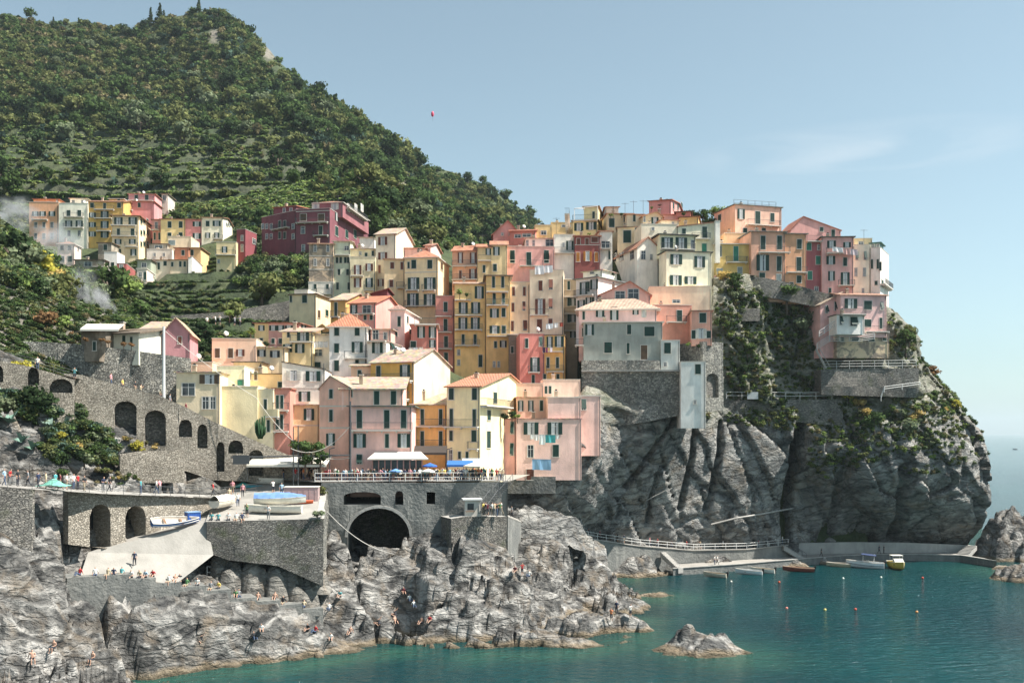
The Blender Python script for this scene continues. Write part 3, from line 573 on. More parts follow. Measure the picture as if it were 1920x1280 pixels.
house('yellow tower house with a plant-filled roof terrace', 'e8bf6e', 175, 3, 248, 530, 815, 1580, wins=[('o', 74, 106, [468], [892]), ('o', 80, 100, [325, 435], [1028]), ('o', 80, 112, [322, 432], [1168]), ('p', 34, 84, [324, 430], [1310]), ('g', 28, 46, [284], [1425, 1515]), ('d', 42, 104, [478], [1500])], bals=[(248, 402, 958), (250, 484, 1094), (250, 486, 1222), (250, 480, 1362)], roof='gx', rise=.8, rc='dfc9b8', trimc='ffffff')
house('narrow yellow tower house with a dark glazed top balcony', 'e0b567', 174, 3, 530, 742, 745, 1580, wins=[('d', 34, 100, [594, 676], [800]), ('p', 34, 100, [600, 682], [950]), ('o', 80, 80, [602], [1075]), ('c', 36, 76, [684], [1070]), ('o', 84, 70, [604], [1222]), ('c', 36, 66, [686], [1222]), ('cG', 30, 56, [612], [1355]), ('oD', 60, 60, [680], [1350]), ('g', 20, 50, [600, 640], [1530])], bals=[(528, 730, 886), (530, 724, 1004), (536, 734, 1278)], rc='g', over=.5)
house('beige house with terracotta shutters, narrower of the pair', 'e0c4a0', 175, 3, 742, 916, 818, 1400, wins=[('cB', 34, 76, [772, 868], [882]), ('cB', 34, 80, [766], [1024]), ('pB', 34, 76, [864], [1014]), ('cB', 34, 84, [762], [1190]), ('pB', 36, 90, [874], [1185])], par=.4, roof='flat')
house('wide beige house with terracotta shutters and rooftop washing lines', 'e2c9aa', 174, -4, 916, 1216, 745, 1400, u2=1335, wins=[('cB', 42, 84, [1012], [832]), ('pB', 42, 84, [1104], [822]), ('oB', 88, 140, [1010], [1018]), ('pB', 42, 84, [1103], [992]), ('cB', 46, 112, [1003], [1185]), ('cB', 42, 60, [1100], [1155])], swins=[('d', 30, 80, [1262], [975])], bals=[(916, 1080, 1092)], sbals=[(1225, 1320, 1075)], par=1.1)
house('shaded ochre house with stacked balconies squeezed behind the coral house', 'b5a284', 178, 2, 1214, 1340, 780, 1800, wins=[('c', 30, 76, [1262], [830, 975, 1120]), ('o', 50, 70, [1300], [975, 1120, 1260])], bals=[(1222, 1330, 1080), (1222, 1330, 930), (1222, 1330, 1230)], base=False, dep=6)
house('white house with an orange band under a blue-grey roof edge', 'e3dfd6', 171, -38, 1328, 1520, 758, 1100, u2=1895, wins=[('o', 66, 110, [1395], [855]), ('c', 24, 90, [1440], [840]), ('o', 70, 90, [1490], [820]), ('o', 66, 80, [1375], [1000]), ('o', 50, 76, [1440], [975]), ('c', 24, 66, [1480], [968])], bals=[(1330, 1500, 918)], rc='9fb0b8', over=.5)
house('white rooftop lounge with tables on the orange banded house', 'e5d8c6', 176, -38, 1390, 1560, 695, 745, ext=.5, base=False, rc='w', wins=[('g', 40, 24, [1470], [715])], u2=1690)
Z(900, 480, 4.13); DOFF[0] = 9
house('pink gabled house with two big dark fanlight windows', 'd99b92', 165, -4, 925, 1318, 300, 520, wins=[('gD', 84, 66, [1085], [305]), ('gD', 90, 90, [1188], [300])], roof='gy', rise=2.3, apex=.6, rc='cf8d78', dep=6)
house('lilac pink house with a dazzling pale hip roof and white terrace', 'd9adab', 161, -6, 765, 1368, 412, 535, wins=[('o', 60, 66, [930], [440]), ('o', 66, 100, [1040], [445]), ('c', 22, 60, [803], [460]), ('c', 20, 60, [800], [590]), ('o', 50, 50, [1205], [425]), ('oW', 40, 50, [1270], [445])], roof='hip', rise=2.6, rc='ecd9c8', over=.7, dep=8, ext=6, sbals=[])
house('big bare grey cement house on the stone bastion', '8e9894', 157.5, -3, 802, 1412, 512, 810, wins=[('o', 64, 84, [848], [570]), ('c', 40, 76, [1155], [568]), ('c', 84, 70, [1312], [583]), ('c', 62, 82, [992], [708]), ('c', 30, 80, [1147], [714]), ('cN', 60, 112, [1271], [745])], bals=[(735, 805, 690)], rc=None, over=.3, ext=2, base=False, mat='plaster', extra=1)
house('narrow blue-grey annex right of the grey cement house', 'b9c2c2', 156.5, -3, 1402, 1548, 655, 895, wins=[('c', 52, 84, [1452], [712]), ('g', 26, 30, [1434], [838])], ext=1, base=False, over=.05)
house('tall windowless-looking white tower on the cliff edge', 'c9d0d0', 154, -3, 1556, 1746, 820, 1190, wins=[('c', 46, 80, [1688], [875]), ('g', 20, 28, [1665], [1130])], ext=3, base=False, over=.05, dep=6)
house('coral red house with a laundry terrace on its roof', 'd8746a', 160, 4, 308, 500, 622, 990, wins=[('c', 28, 74, [362], [675]), ('p', 28, 72, [470], [662]), ('o', 74, 106, [425], [840]), ('c', 28, 76, [412], [955])], bals=[(370, 466, 898)], par=.5)
house('orange yellow house sharing a balcony with the coral house', 'dba955', 160, -5, 500, 655, 612, 990, u2=778, wins=[('o', 50, 80, [540], [665]), ('o', 64, 84, [612], [662]), ('c', 28, 80, [527, 600], [825]), ('c', 28, 50, [500, 603], [935])], bals=[(485, 648, 738), (515, 642, 893)], rc='g', over=.15)
house('olive grey stone flank between beige and coral houses', '6f6c62', 168, 2, 225, 312, 610, 900, wins=[('c', 28, 56, [250], [725])], mat='worn_plaster', ext=3)
house('bright salmon house with a recessed terrace beside the pale hip roof', 'd58873', 163, 6, 1345, 1640, 395, 560, wins=[('c', 44, 96, [1545], [468]), ('g', 60, 22, [1520], [350])], bals=[(1440, 1585, 510)], par=.4, ext=5)
house('small salmon box house with one green window at the cliff path', 'dd957f', 158, -6, 1640, 1796, 425, 645, wins=[('c', 54, 72, [1725], [478]), ('c', 36, 60, [1655, 1772], [607]), ('oW', 80, 70, [1712], [600])], rc='caa595', over=.3, dep=7, ext=1, base=False)
house('plain cream retaining house below the big pale yellow house', 'e0ccab', 169, -4, 1310, 1790, 250, 420, wins=[], par=.4, ext=4, dep=7)
Z(1140, 340, 6.4); DOFF[0] = 7
GRP[0] = 'houses on the village ridge'
house('white gabled house with pale blue windows', 'e0d6cb', 178, 14, 350, 608, 790, 1290, u2=28, sd='l', wins=[('gW', 62, 100, [423], [885]), ('gW', 36, 60, [520], [910])], swins=[('gW', 30, 96, [85], [915]), ('gW', 76, 96, [165], [905]), ('gW', 60, 96, [290], [888])], roof='gy', rise=1.9, rc='d9a58c')
house('big pale yellow house with green shutters and white corners', 'ece2b6', 173, 10, 700, 1242, 838, 1260, u2=612, sd='l', wins=[('o', 134, 124, [818], [936]), ('o', 120, 126, [1100], [966]), ('o', 136, 116, [814], [1186]), ('o', 136, 90, [990], [1188])], par=.0, rc='4a5654', over=.3)
house('pale yellow upper storey with glazed doors behind its terrace rail', 'e6dcae', 177, 10, 625, 1050, 640, 850, u2=438, sd='l', wins=[('o', 140, 140, [710, 880], [745]), ('g', 50, 100, [1018], [760])], rc='5a6664', over=.6, ext=1, base=False, bals=[(630, 1046, 815)])
DOFF[0] = 5
house('plain cream house with a balcony behind the pale yellow house', 'dfd3b4', 184, 4, 842, 1290, 545, 850, wins=[('c', 52, 60, [912], [600]), ('c', 58, 134, [1160], [615]), ('cT', 56, 96, [1155], [798])], bals=[(1000, 1212, 690)], roof='sy', rise=.9, rc='b58c76', over=.2)
house('narrow white stair tower right of the plain cream house', 'e4dccb', 183.5, 4, 1290, 1346, 480, 850, wins=[], par=.1, ext=2, base=False)
DOFF[0] = 9
house('olive yellow house with a turquoise door and a white balcony', 'cfae57', 180, 3, 1282, 1706, 755, 1180, wins=[('c', 44, 122, [1340], [838]), ('cT', 58, 176, [1535], [868]), ('cS', 78, 60, [1340], [1078]), ('cS', 68, 110, [1582], [1085])], bals=[(1410, 1672, 972)], rc=None, over=.4, ext=3)
house('orange roof terrace wall above the olive yellow house', 'dfa672', 186, 3, 1400, 1720, 625, 760, ext=1, base=False, par=.1, pipe=False)
DOFF[0] = 0
house('deep pink house, highest on the ridge, with plants on its roof', 'd07f7c', 206, -18, 492, 756, 222, 400, u2=930, swins=[('c', 22, 84, [785, 838, 884], [300])], roof='gx', rise=1.5, rc='c98c78')
house('low pink tiled house below the highest pink house', 'd89a92', 202, 2, 560, 830, 400, 470, roof='sx', rise=1.1, rc='dc9d92')
house('low red house with a dark flat eave near the ridge top', 'cc6f64', 201, -12, 815, 990, 365, 460, u2=1110, rc='6d6058', over=.4)
house('mustard garden house under the ridge trees', 'dfb666', 199, -14, 850, 1085, 425, 560, u2=1160, rc='b08a74', over=.3)
house('cream house with a round-topped gable and one white window', 'e0c79c', 197, 6, 420, 655, 420, 560, wins=[('o', 86, 90, [563], [475]), ('g', 26, 70, [436], [450])], roof='gy', rise=.9, apex=.7, rc='d3a488')
house('small cream house with tile roof in the middle of the ridge', 'dfcdb0', 193, 4, 640, 850, 470, 620, wins=[('g', 26, 56, [780], [518])], roof='sx', rise=.5, rc='cf9e84')
house('long pale balcony house behind the big yellow house', 'ddcfb4', 189, 4, 400, 845, 530, 640, wins=[('g', 40, 40, [540], [570])], par=.3)
house('ridge house with a blue shuttered loggia', 'd5bfa0', 199, 4, 225, 425, 400, 560, wins=[('cG', 40, 90, [315], [440])], rc='d0a086', roof='sx', rise=.4)
Z(1300, 360, 4.74); DOFF[0] = 10
house('large peach pink house with a railed flat roof on the ridge', 'e3ab94', 192, 16, 372, 784, 112, 430, u2=185, sd='l', wins=[('o', 66, 84, [425], [195]), ('d', 44, 110, [573], [228]), ('c', 42, 80, [703], [226]), ('cG', 40, 60, [460, 625], [352])], swins=[('c', 30, 70, [235], [235])], bals=[(470, 755, 297)], rc='8b9492', over=.3, ext=3)
house('dusty orange house with an awning balcony above the cliff wall', 'd29276', 178, 5, 515, 815, 352, 830, wins=[('c', 50, 126, [620, 766], [450]), ('o', 112, 138, [617], [628]), ('c', 50, 132, [763], [638]), ('c', 54, 58, [612], [745]), ('cS', 50, 74, [760], [768])], bals=[(575, 848, 537)], rc='a2aaa6', over=.4, ext=3)
house('bright orange house with a white slab balcony', 'db9467', 178.7, 5, 815, 1002, 372, 850, wins=[('c', 44, 82, [943], [463]), ('c', 44, 120, [940], [640]), ('c', 42, 66, [940], [775]), ('c', 38, 34, [872], [822])], bals=[(820, 1012, 714)], rc='a2aaa6', over=.4, ext=3)
house('narrow wine red house with white framed windows', 'a5525a', 180, 5, 1002, 1142, 445, 880, wins=[('cT', 44, 66, [1028], [485]), ('g', 30, 44, [1115], [492]), ('cT', 44, 76, [1110], [605]), ('cT', 44, 74, [1036], [740]), ('g', 34, 36, [1094], [860])], rc='c9c2b8', over=.3, ext=3, bals=[(1000, 1140, 440)])
house('rose pink top house behind the pink tower house', 'd88f8c', 188, 5, 865, 1310, 335, 500, wins=[('c', 34, 34, [1140], [332]), ('c', 34, 60, [1243], [366])], roof='gy', rise=2.6, apex=.25, rc='c58a7a', ext=2, base=False, over=.2)
house('tall rose pink house with sheets hung from its balcony', 'dd9894', 179, -4, 1142, 1422, 400, 910, wins=[('o', 74, 66, [1228], [465]), ('o', 66, 50, [1366], [470]), ('o', 78, 78, [1222], [605]), ('c', 36, 76, [1349], [620]), ('o', 58, 82, [1228], [745]), ('o', 80, 110, [1350], [770]), ('c', 28, 56, [1215], [880])], bals=[(1180, 1412, 542), (1284, 1424, 830)], rc='6d7a76', over=.4, ext=3)
house('weathered cream house right of the tall rose pink one', 'dfd4bd', 181, -6, 1422, 1578, 480, 900, wins=[('p', 24, 70, [1452, 1528], [565]), ('cS', 26, 76, [1444, 1520], [712]), ('g', 16, 50, [1508], [880])], mat='plaster', ext=3, par=.3)
house('yellowish flat topped house behind the weathered cream one', 'd2b787', 186, -4, 1430, 1590, 425, 520, par=.3, ext=1, base=False, wins=[('g', 50, 30, [1490], [455])])
house('grey-white end house with a teal glazed roof pavilion', 'c8cbc6', 180, -30, 1578, 1662, 510, 920, u2=1738, wins=[('c', 22, 80, [1588, 1640], [640]), ('c', 20, 76, [1662], [660]), ('c', 30, 40, [1625], [808])], swins=[('c', 18, 60, [1680], [815])], sbals=[(1662, 1735, 840)], par=.4, ext=4)
house('teal glazed pavilion on the roof of the grey-white end house', '5c8c8a', 182, -30, 1580, 1655, 452, 515, u2=1690, wins=[('gT', 30, 50, [1600, 1640], [490])], rc='3f7d78', over=.4, ext=.5, base=False)
DOFF[0] = 15
house('pink cliff-edge house with railed bay, lowest on the right', 'dba7a8', 170, 6, 1310, 1718, 915, 1240, wins=[('c', 70, 74, [1552], [1005]), ('p', 30, 70, [1674], [1012]), ('c', 64, 70, [1550], [1165]), ('c', 28, 92, [1668], [1165]), ('o', 110, 90, [1400], [990])], bals=[(1520, 1730, 1240)], roof='gx', rise=.9, rc='d3b09e', ext=1, base=False, dep=9)
house('slanting pink left wing of the cliff-edge house', 'd99a98', 171.5, 10, 1130, 1312, 1000, 1235, wins=[('p', 30, 70, [1185], [1042]), ('p', 32, 76, [1270], [1014]), ('c', 26, 96, [1248], [1150])], roof='sy', rise=2.2, rc='e6dccd', ext=5, dep=9)
house('white bay window storey below the railed balcony', 'e2ddd0', 167.5, 6, 1276, 1522, 1092, 1238, wins=[('p', 30, 80, [1312], [1140]), ('p', 66, 76, [1425], [1150])], rc='7d8a86', over=.25, ext=.5, base=False, dep=3.5, bals=[(1310, 1522, 1086)])
house('tan stone basement with arched doors under the cliff-edge house', 'bfa883', 170.5, 6, 1276, 1740, 1245, 1330, wins=[('c', 30, 80, [1325], [1290]), ('c', 60, 66, [1438], [1290]), ('c', 56, 66, [1585], [1292]), ('c', 32, 70, [1700], [1288])], mat='worn_plaster', ext=3, dep=8, over=.1)
# ---------------------------------------------------------------- lower village
DOFF[0] = 0
Z(280, 580, 4.74)
GRP[0] = 'houses of the lower village'
house('small yellow house at the left end of the shuttered row', 'e3c27c', 161, 3, 935, 1060, 125, 330, wins=[('o', 60, 46, [996], [165]), ('c', 28, 36, [995], [272])], rc='a3705e')
house('long dusty pink house with four open shutters', 'd08e86', 161, 3, 1060, 1292, 122, 330, wins=[('o', 62, 46, [1100, 1165, 1240], [165]), ('c', 28, 46, [1100, 1165], [280])], rc='a3705e')
house('pink roof terrace house at the right of the long dusty pink one', 'd6998f', 163, -10, 1292, 1330, 125, 330, u2=1440, swins=[('o', 40, 50, [1370], [155])], rc='c08676')
house('pale yellow house with a shed roof and recessed balcony', 'e3cc96', 153, 2, 1180, 1452, 200, 520, wins=[('c', 20, 46, [1236], [225]), ('o', 100, 76, [1366], [238]), ('o', 76, 70, [1228], [345]), ('o', 80, 76, [1337], [345])], bals=[(1256, 1450, 288)], roof='sx', rise=1.3, rc='w', over=.5)
house('white house with laundry and a black awning', 'dfd6cc', 155, 2, 1452, 1600, 225, 640, wins=[('g', 80, 60, [1500], [385]), ('c', 66, 40, [1490], [492])], roof='sx', rise=.8, rc='w')
house('peach house with three arched brown shutters and roof parapets', 'e6b698', 148, 4, 556, 950, 312, 620, u2=455, sd='l', wins=[('cN', 46, 86, [605, 723], [388]), ('oB', 72, 60, [808], [385])], swins=[('cN', 26, 66, [535], [395])], par=.9, rc='d3a48c')
house('low cream house with two dark windows under a white eave', 'e0c8a0', 149, 4, 950, 1205, 338, 500, wins=[('oD', 70, 56, [998], [388]), ('oD', 84, 56, [1116], [396])], roof='sx', rise=.5, rc='w', over=.5)
house('peach terrace block left of the arched shutter house', 'e2b292', 142, 4, 150, 560, 478, 640, ext=4, par=.2, pipe=False)
house('ochre house with a dark flat eave behind the cream block', 'd9b37c', 142, 2, 840, 1218, 575, 820, wins=[('cN', 22, 70, [893, 945], [590]), ('cG', 50, 46, [1165], [668])], rc='8b8678', over=.2, ext=3)
house('ochre upper block with a black tar wall', 'd3ad7c', 145, 2, 748, 1000, 470, 620, ext=1, wins=[], rc='6a6660', over=.3)
house('cream white house with a long sloping roof edge and lilac glass', 'eae2c8', 140, 4, 1180, 1562, 470, 830, wins=[('oW', 130, 84, [1282], [587]), ('oG', 126, 84, [1455], [592]), ('o', 100, 88, [1378], [772])], roof='sy', rise=-1.0, rc='6a6e68', over=.1, band=[700], ext=2)
house('yellow lower storey under the cream white house', 'dfc68c', 138.5, 4, 1255, 1512, 850, 1130, wins=[('o', 96, 96, [1418], [932])], rc='w', over=.3, band=[1035], ext=3)
house('cream house with a big dark barred window, at the alley top', 'd8c6a0', 133, 3, 240, 625, 560, 1000, wins=[('gD', 120, 104, [347], [710]), ('oN', 170, 80, [535], [620]), ('g', 70, 110, [500], [830]), ('g', 60, 110, [565], [830])], rc='d9d2c2', over=.3, mat='plaster', ext=3)
house('bright cream block with white parapets behind the plain yellow wall', 'e8dab2', 138, 3, 600, 845, 530, 760, wins=[('oW', 60, 60, [665], [640]), ('cT', 60, 46, [812], [650])], par=.4, ext=2)
house('plain windowless yellow wall house with a peach parapet', 'd9ca98', 134.5, 3, 604, 962, 750, 1010, par=1.0, wins=[], ext=4, pipe=False, dep=7)
house('cream stair house with a narrow green door', 'dfd0a8', 135, -4, 962, 1100, 770, 1250, wins=[('d', 28, 140, [1032], [870]), ('d', 28, 110, [1058], [1035])], bals=[(1030, 1150, 950, .9, 'dfd0a8')], ext=3, over=.1, dep=6, par=.9)
house('narrow coral house with two wrought iron balconies', 'd8806f', 135.6, 3, 1100, 1250, 705, 1260, wins=[('c', 28, 120, [1138, 1178], [822]), ('c', 28, 130, [1138, 1176], [1000])], bals=[(1108, 1244, 893), (1108, 1244, 1080)], rc='d6a08c', over=.2, ext=3, dep=7)
Z(560, 600, 4.74)
house('grey white house with a red hip roof and a crowded balcony', 'ddd8d2', 149, 3, 272, 606, 62, 510, wins=[('c', 46, 72, [338, 520], [102]), ('c', 46, 86, [337], [250]), ('c', 46, 90, [337], [405]), ('o', 98, 90, [520], [240]), ('c', 36, 24, [518], [368])], bals=[(408, 606, 338)], roof='hip', rise=2.4, rc='e5a183', chim=2, over=.5)
house('pale lilac wing with roof terrace right of the grey white house', 'dcd4d2', 148, -8, 608, 778, 190, 510, u2=912, wins=[('o', 98, 90, [700], [246])], swins=[('p', 30, 80, [822], [246])], bals=[(610, 775, 186)], rc='c5bfb8', over=.2)
house('glazed pink attic under the white awning roof', 'cf9d92', 152, 2, 640, 820, 85, 190, ext=.5, base=False, wins=[('gT', 60, 76, [684], [130]), ('g', 40, 60, [770], [140])], roof='sx', rise=.5, rc='w')
house('dusty red house with laundry below its windows', 'cb6f62', 160, 3, 1000, 1228, 40, 330, wins=[('o', 66, 100, [1088, 1190], [106]), ('c', 50, 60, [1018], [215]), ('o', 50, 70, [1188], [210])], bals=[(1030, 1225, 40), (1140, 1228, 275)], par=.0)
house('mustard house with a huge blank cream gable', 'd9a037', 141, -22, 640, 1022, 372, 760, u2=1345, wins=[('d', 40, 126, [710], [468]), ('o', 90, 132, [945], [466]), ('c', 42, 110, [925], [640])], bals=[(605, 1005, 540), (850, 1000, 700)], roof='gx', rise=2.2, rc='w', chim=0, over=.3, extra='e6d6c0')
house('small peach house with a white roof left of the mustard house', 'e6b18c', 144, 2, 466, 645, 412, 600, wins=[('d', 36, 106, [540], [500])], roof='sx', rise=1.0, rc='w')
house('low pink wall house between peach and grey white houses', 'dcaaa2', 145, 2, 320, 468, 510, 600, ext=2, par=.1, wins=[])
P_ = house('salmon house at the plaza corner with a pale gable roof', 'dd9f88', 133, -12, 185, 462, 605, 1300, wins=[('c', 36, 76, [288], [655]), ('c', 36, 100, [288], [848]), ('o', 72, 100, [284], [1060])], roof='gy', rise=1.6, apex=.35, rc='w', band=[770, 962], ext=4, base=False, over=.2)
P_ = house('pink four-storey house on the plaza with white railed terraces', 'dfa8a0', 131, 2, 462, 1004, 768, 1300, wins=[('c', 52, 156, [540, 783, 933], [880]), ('o', 104, 116, [542, 934], [1070]), ('d', 44, 120, [785], [1072]), ('p', 50, 80, [540], [1235])], bals=[(470, 1022, 975)], rc='7c8f88', over=.5, ext=4, base=False, dep=10)
house('pink top storey with green doors under a long pale roof', 'e2ab9c', 133.2, 2, 382, 925, 612, 772, wins=[('c', 52, 70, [455], [650]), ('d', 52, 126, [693, 843], [690])], roof='sx', rise=1.8, rc='w', ext=.4, base=False, over=.45, dep=7)
house('orange yellow house with long shared balconies', 'e8ae56', 141, 2, 1005, 1318, 752, 1300, wins=[('d', 36, 140, [1098, 1262], [860]), ('d', 32, 140, [1098, 1262], [1055])], bals=[(1005, 1318, 940), (1005, 1315, 1125)], roof='sx', rise=1.8, rc='w', chim=1, ext=4, base=False)
house('pale yellow house with a pink tile roof and dark shutters', 'e3cf96', 138, -15, 1316, 1612, 592, 1290, u2=2075, wins=[('c', 44, 98, [1357, 1563], [656]), ('d', 42, 160, [1357, 1561], [870]), ('c', 40, 94, [1355], [1026]), ('c', 44, 100, [1558], [1030]), ('g', 34, 110, [1352], [1210]), ('c', 30, 66, [1430, 1497], [1200])], bals=[(1300, 1600, 945), (1512, 1610, 1140)],
      swins=[('c', 30, 90, [1690], [845]), ('c', 34, 100, [1745], [690]), ('d', 34, 150, [1688], [1060])], sbals=[(1615, 1860, 765)], roof='gx', rise=2.6, rc='e3a78a', ext=4, base=False)
Z(780, 640, 4.74); DOFF[0] = 11
house('rose pink house with propped shutters at the quay stairs', 'd9918c', 139, -6, 650, 892, 690, 1215, wins=[('p', 38, 104, [680, 765, 855], [768]), ('c', 26, 104, [680], [955]), ('p', 34, 104, [762, 852], [958]), ('c', 34, 70, [718, 762], [1115])], rc='cfa79c', over=.15, ext=.3, base=False, dep=9, bals=[])
house('pale pink house with blue sheets drying on its patched wall', 'e0b3aa', 138.5, 3, 892, 1470, 690, 1215, wins=[('o', 130, 106, [1022, 1234], [772]), ('gW', 64, 108, [1018], [975]), ('c', 62, 112, [1243], [970]), ('cB', 70, 100, [1015], [1182])], rc='d8b8ae', over=.1, ext=.3, base=False, dep=8)
house('pale pink windowless block above the patched wall', 'dfb4ae', 139.5, 3, 1172, 1466, 500, 700, par=.0, ext=.5, base=False, wins=[], dep=9, over=.12)
house('pink corner house with one propped shutter against the cliff', 'dcb1a8', 141.5, 3, 1466, 1640, 486, 900, wins=[('p', 44, 96, [1490], [562])], over=.12, ext=2, base=False, dep=6)
house('peach terrace storey with three green shuttered windows', 'e3b69c', 142.5, 3, 895, 1172, 500, 700, wins=[('o', 50, 90, [930, 1020], [572]), ('c', 32, 90, [1115], [570])], rc='dcc0a8', over=.3, ext=.5, base=False, dep=7)
house('low peach house with a curved roof terrace above the pink block', 'e0b09c', 146, 3, 885, 1132, 385, 510, par=.2, ext=2, base=False, wins=[])
house('small round-fronted peach house under the stone bastion', 'e2b8a4', 147, 3, 1132, 1460, 350, 500, par=.2, ext=3, base=False, wins=[('d', 26, 70, [1155, 1192], [430])], dep=6)
Z(0, 520, 4.74); DOFF[0] = 0
GRP[0] = 'houses on the left bank'
house('dusky pink gabled house among the dark shrubs', 'b4707c', 141, 10, 1445, 1690, 492, 660, wins=[('cB', 38, 60, [1598], [558])], roof='gy', rise=2.1, apex=.47, rc='e0cdb8', u2=1395, sd='l', ext=1.5)
house('pink shed-roofed house with white roof left of the gabled one', 'cf8f88', 143, 4, 1228, 1440, 488, 620, roof='sx', rise=2.2, rc='w', wins=[('c', 22, 50, [1390], [540])], over=.6)
house('long green-white house with red geranium boxes and lean-to roof', 'bcc4b8', 136, -14, 880, 1232, 495, 700, wins=[('c', 36, 66, [1102], [550]), ('c', 26, 70, [1168], [560])], roof='sx', rise=1.4, rc='8f887b', mat='plaster', ext=1.2, over=.6, pipe=False)
house('dark open tavern terrace house under a white awning', '5f5648', 134, -14, 720, 882, 480, 680, roof='sx', rise=1.0, rc='857d70', mat='worn_plaster', wins=[('d', 40, 80, [840], [610])], ext=1, over=.5, pipe=False)
# ================================================================ terrain
def cp(pts):
    P = [PX(*p) for p in pts]; return [(p.x, p.y, p.z) for p in P]
HP = cp([(-60, 700, 116), (0, 700, 121), (150, 742, 130), (280, 790, 137), (400, 830, 142), (540, 872, 147), (700, 905, 158), (900, 905, 158), (0, 545, 146), (150, 585, 148), (330, 650, 152), (-60, 500, 150),
    (0, 425, 185), (100, 500, 190), (200, 570, 180), (260, 545, 215), (400, 545, 215), (540, 545, 212), (400, 610, 172), (520, 610, 168), (330, 620, 172), (240, 600, 170),
    (20, 420, 285), (50, 360, 300), (150, 375, 300), (300, 365, 300), (430, 400, 280), (500, 405, 262), (420, 470, 250), (480, 500, 225), (540, 520, 215),
    (700, 395, 262), (250, 300, 390), (0, 300, 400), (450, 330, 360), (600, 340, 350), (250, 240, 450), (0, 240, 450), (450, 230, 460), (600, 250, 440), (-200, 240, 450),
    (100, 160, 530), (300, 130, 560), (450, 130, 540), (550, 170, 520), (0, 55, 640), (-150, 62, 640), (150, 66, 650), (290, 52, 630), (375, 40, 610), (430, 32, 605), (480, 64, 595), (520, 106, 580), (560, 148, 570), (640, 215, 545), (700, 242, 520), (760, 280, 500), (790, 298, 490),
    (690, 330, 400), (760, 340, 410), (770, 400, 330), (820, 450, 310), (700, 275, 470), (800, 360, 430),
    (830, 312, 620), (900, 345, 615), (960, 385, 605), (1020, 428, 600), (1060, 455, 600), (860, 380, 560), (900, 440, 520), (980, 440, 560), (830, 420, 470), (1000, 470, 420), (900, 480, 380)])
def behind(pts, dz, dd): return [(p[0]*(p[1]+dd)/p[1], p[1]+dd, p[2]-dz) for p in cp(pts)]
HP += behind([(0, 55, 640), (150, 66, 650), (375, 32, 610), (480, 52, 595), (560, 130, 570), (-150, 62, 640)], 25, 90)
HP += behind([(640, 190, 545), (700, 218, 520), (790, 275, 490)], 22, 45)
HP += behind([(830, 312, 620), (900, 345, 615), (960, 385, 605), (1020, 428, 600), (1060, 455, 600)], 40, 90)
HP += [(55, 235, 40), (75, 235, 38), (30, 250, 35), (60, 300, 0), (100, 300, -10), (20, 330, 25), (100, 420, -10), (60, 420, 5), (120, 700, -20), (-20, 126, 8), (0, 128, 4), (20, 135, 0), (-10, 145, 12), (15, 150, 8), (-60, 104, 26), (-50, 112, 24), (-30, 118, 16), (-80, 118, 36)]
SK = []
for (bx_, by_, bz_) in BASES:
    if all((bx_-q[0])**2+(by_-q[1])**2 > 9 for q in SK): SK.append((bx_, by_, bz_))
HP += SK
HP = np.array(HP); _t = TPS(HP[:, :2], HP[:, 2], .002)
gx = np.concatenate([np.arange(-330, -120, 3.0), np.arange(-120, 78, 1.25), np.arange(78, 125, 3.0)]); gy = np.concatenate([np.arange(116, 330, 1.25), np.arange(330, 470, 2.0), np.arange(470, 745, 3.5)])
GX, GY = np.meshgrid(gx, gy); GZ = _t(GX, GY)
GZ = GZ+np.clip((GY-200)/250, 0, 1)*(fbm(GX/34, GY/34, None, 5, 3)*9)+fbm(GX/7, GY/7, None, 3, 5)*.6
def uvof(X, Y, Zz): return 960+FPX*X/Y, VH+(HZ-Zz)*FPX/Y
UU, VV = uvof(GX, GY, GZ)
def terr(Zz, st, msk, ph=0): q = (Zz+ph)/st; fl = np.floor(q); fr = q-fl; return np.where(msk > 0, Zz*(1-msk)+msk*((fl+fr*.12+.88*np.clip((fr-.74)/.14, 0, 1))*st-ph), Zz)
sm = lambda x, a, b: np.clip((x-a)/(b-a), 0, 1)
mA = sm(UU, -400, 0)*sm(-UU, -700, -640)*sm(VV, 225, 255)*sm(-VV, -405, -390)*sm(GY, 285, 300)
mB = sm(UU, 225, 245)*sm(-UU, -570, -555)*sm(VV, 495, 505)*sm(-VV, -630, -618)*sm(GY, 162, 168)*sm(-GY, -240, -225)
wv_ = fbm(GX/40, GY/40, None, 3, 9)*2.5
FRA = np.where(mA > .3, (GZ+wv_)/6.0 % 1, np.where(mB > .3, (GZ+wv_*.3)/3.2 % 1, -1)); GZ = terr(GZ, 6.0, mA, wv_); GZ = terr(GZ, 3.2, mB, wv_*.3)
def make_grid(name, X, Y, Zz, mat, cols=None, smooth=True):
    h, w_ = X.shape; V = np.stack([X.ravel(), Y.ravel(), Zz.ravel()], 1); i = np.arange(h*w_).reshape(h, w_)
    F = np.stack([i[:-1, :-1].ravel(), i[:-1, 1:].ravel(), i[1:, 1:].ravel(), i[1:, :-1].ravel()], 1)
    return link(name, fast_mesh(name, V, F, mat, smooth, cols))
HCUT = (GX > -4) & (GY < 200)
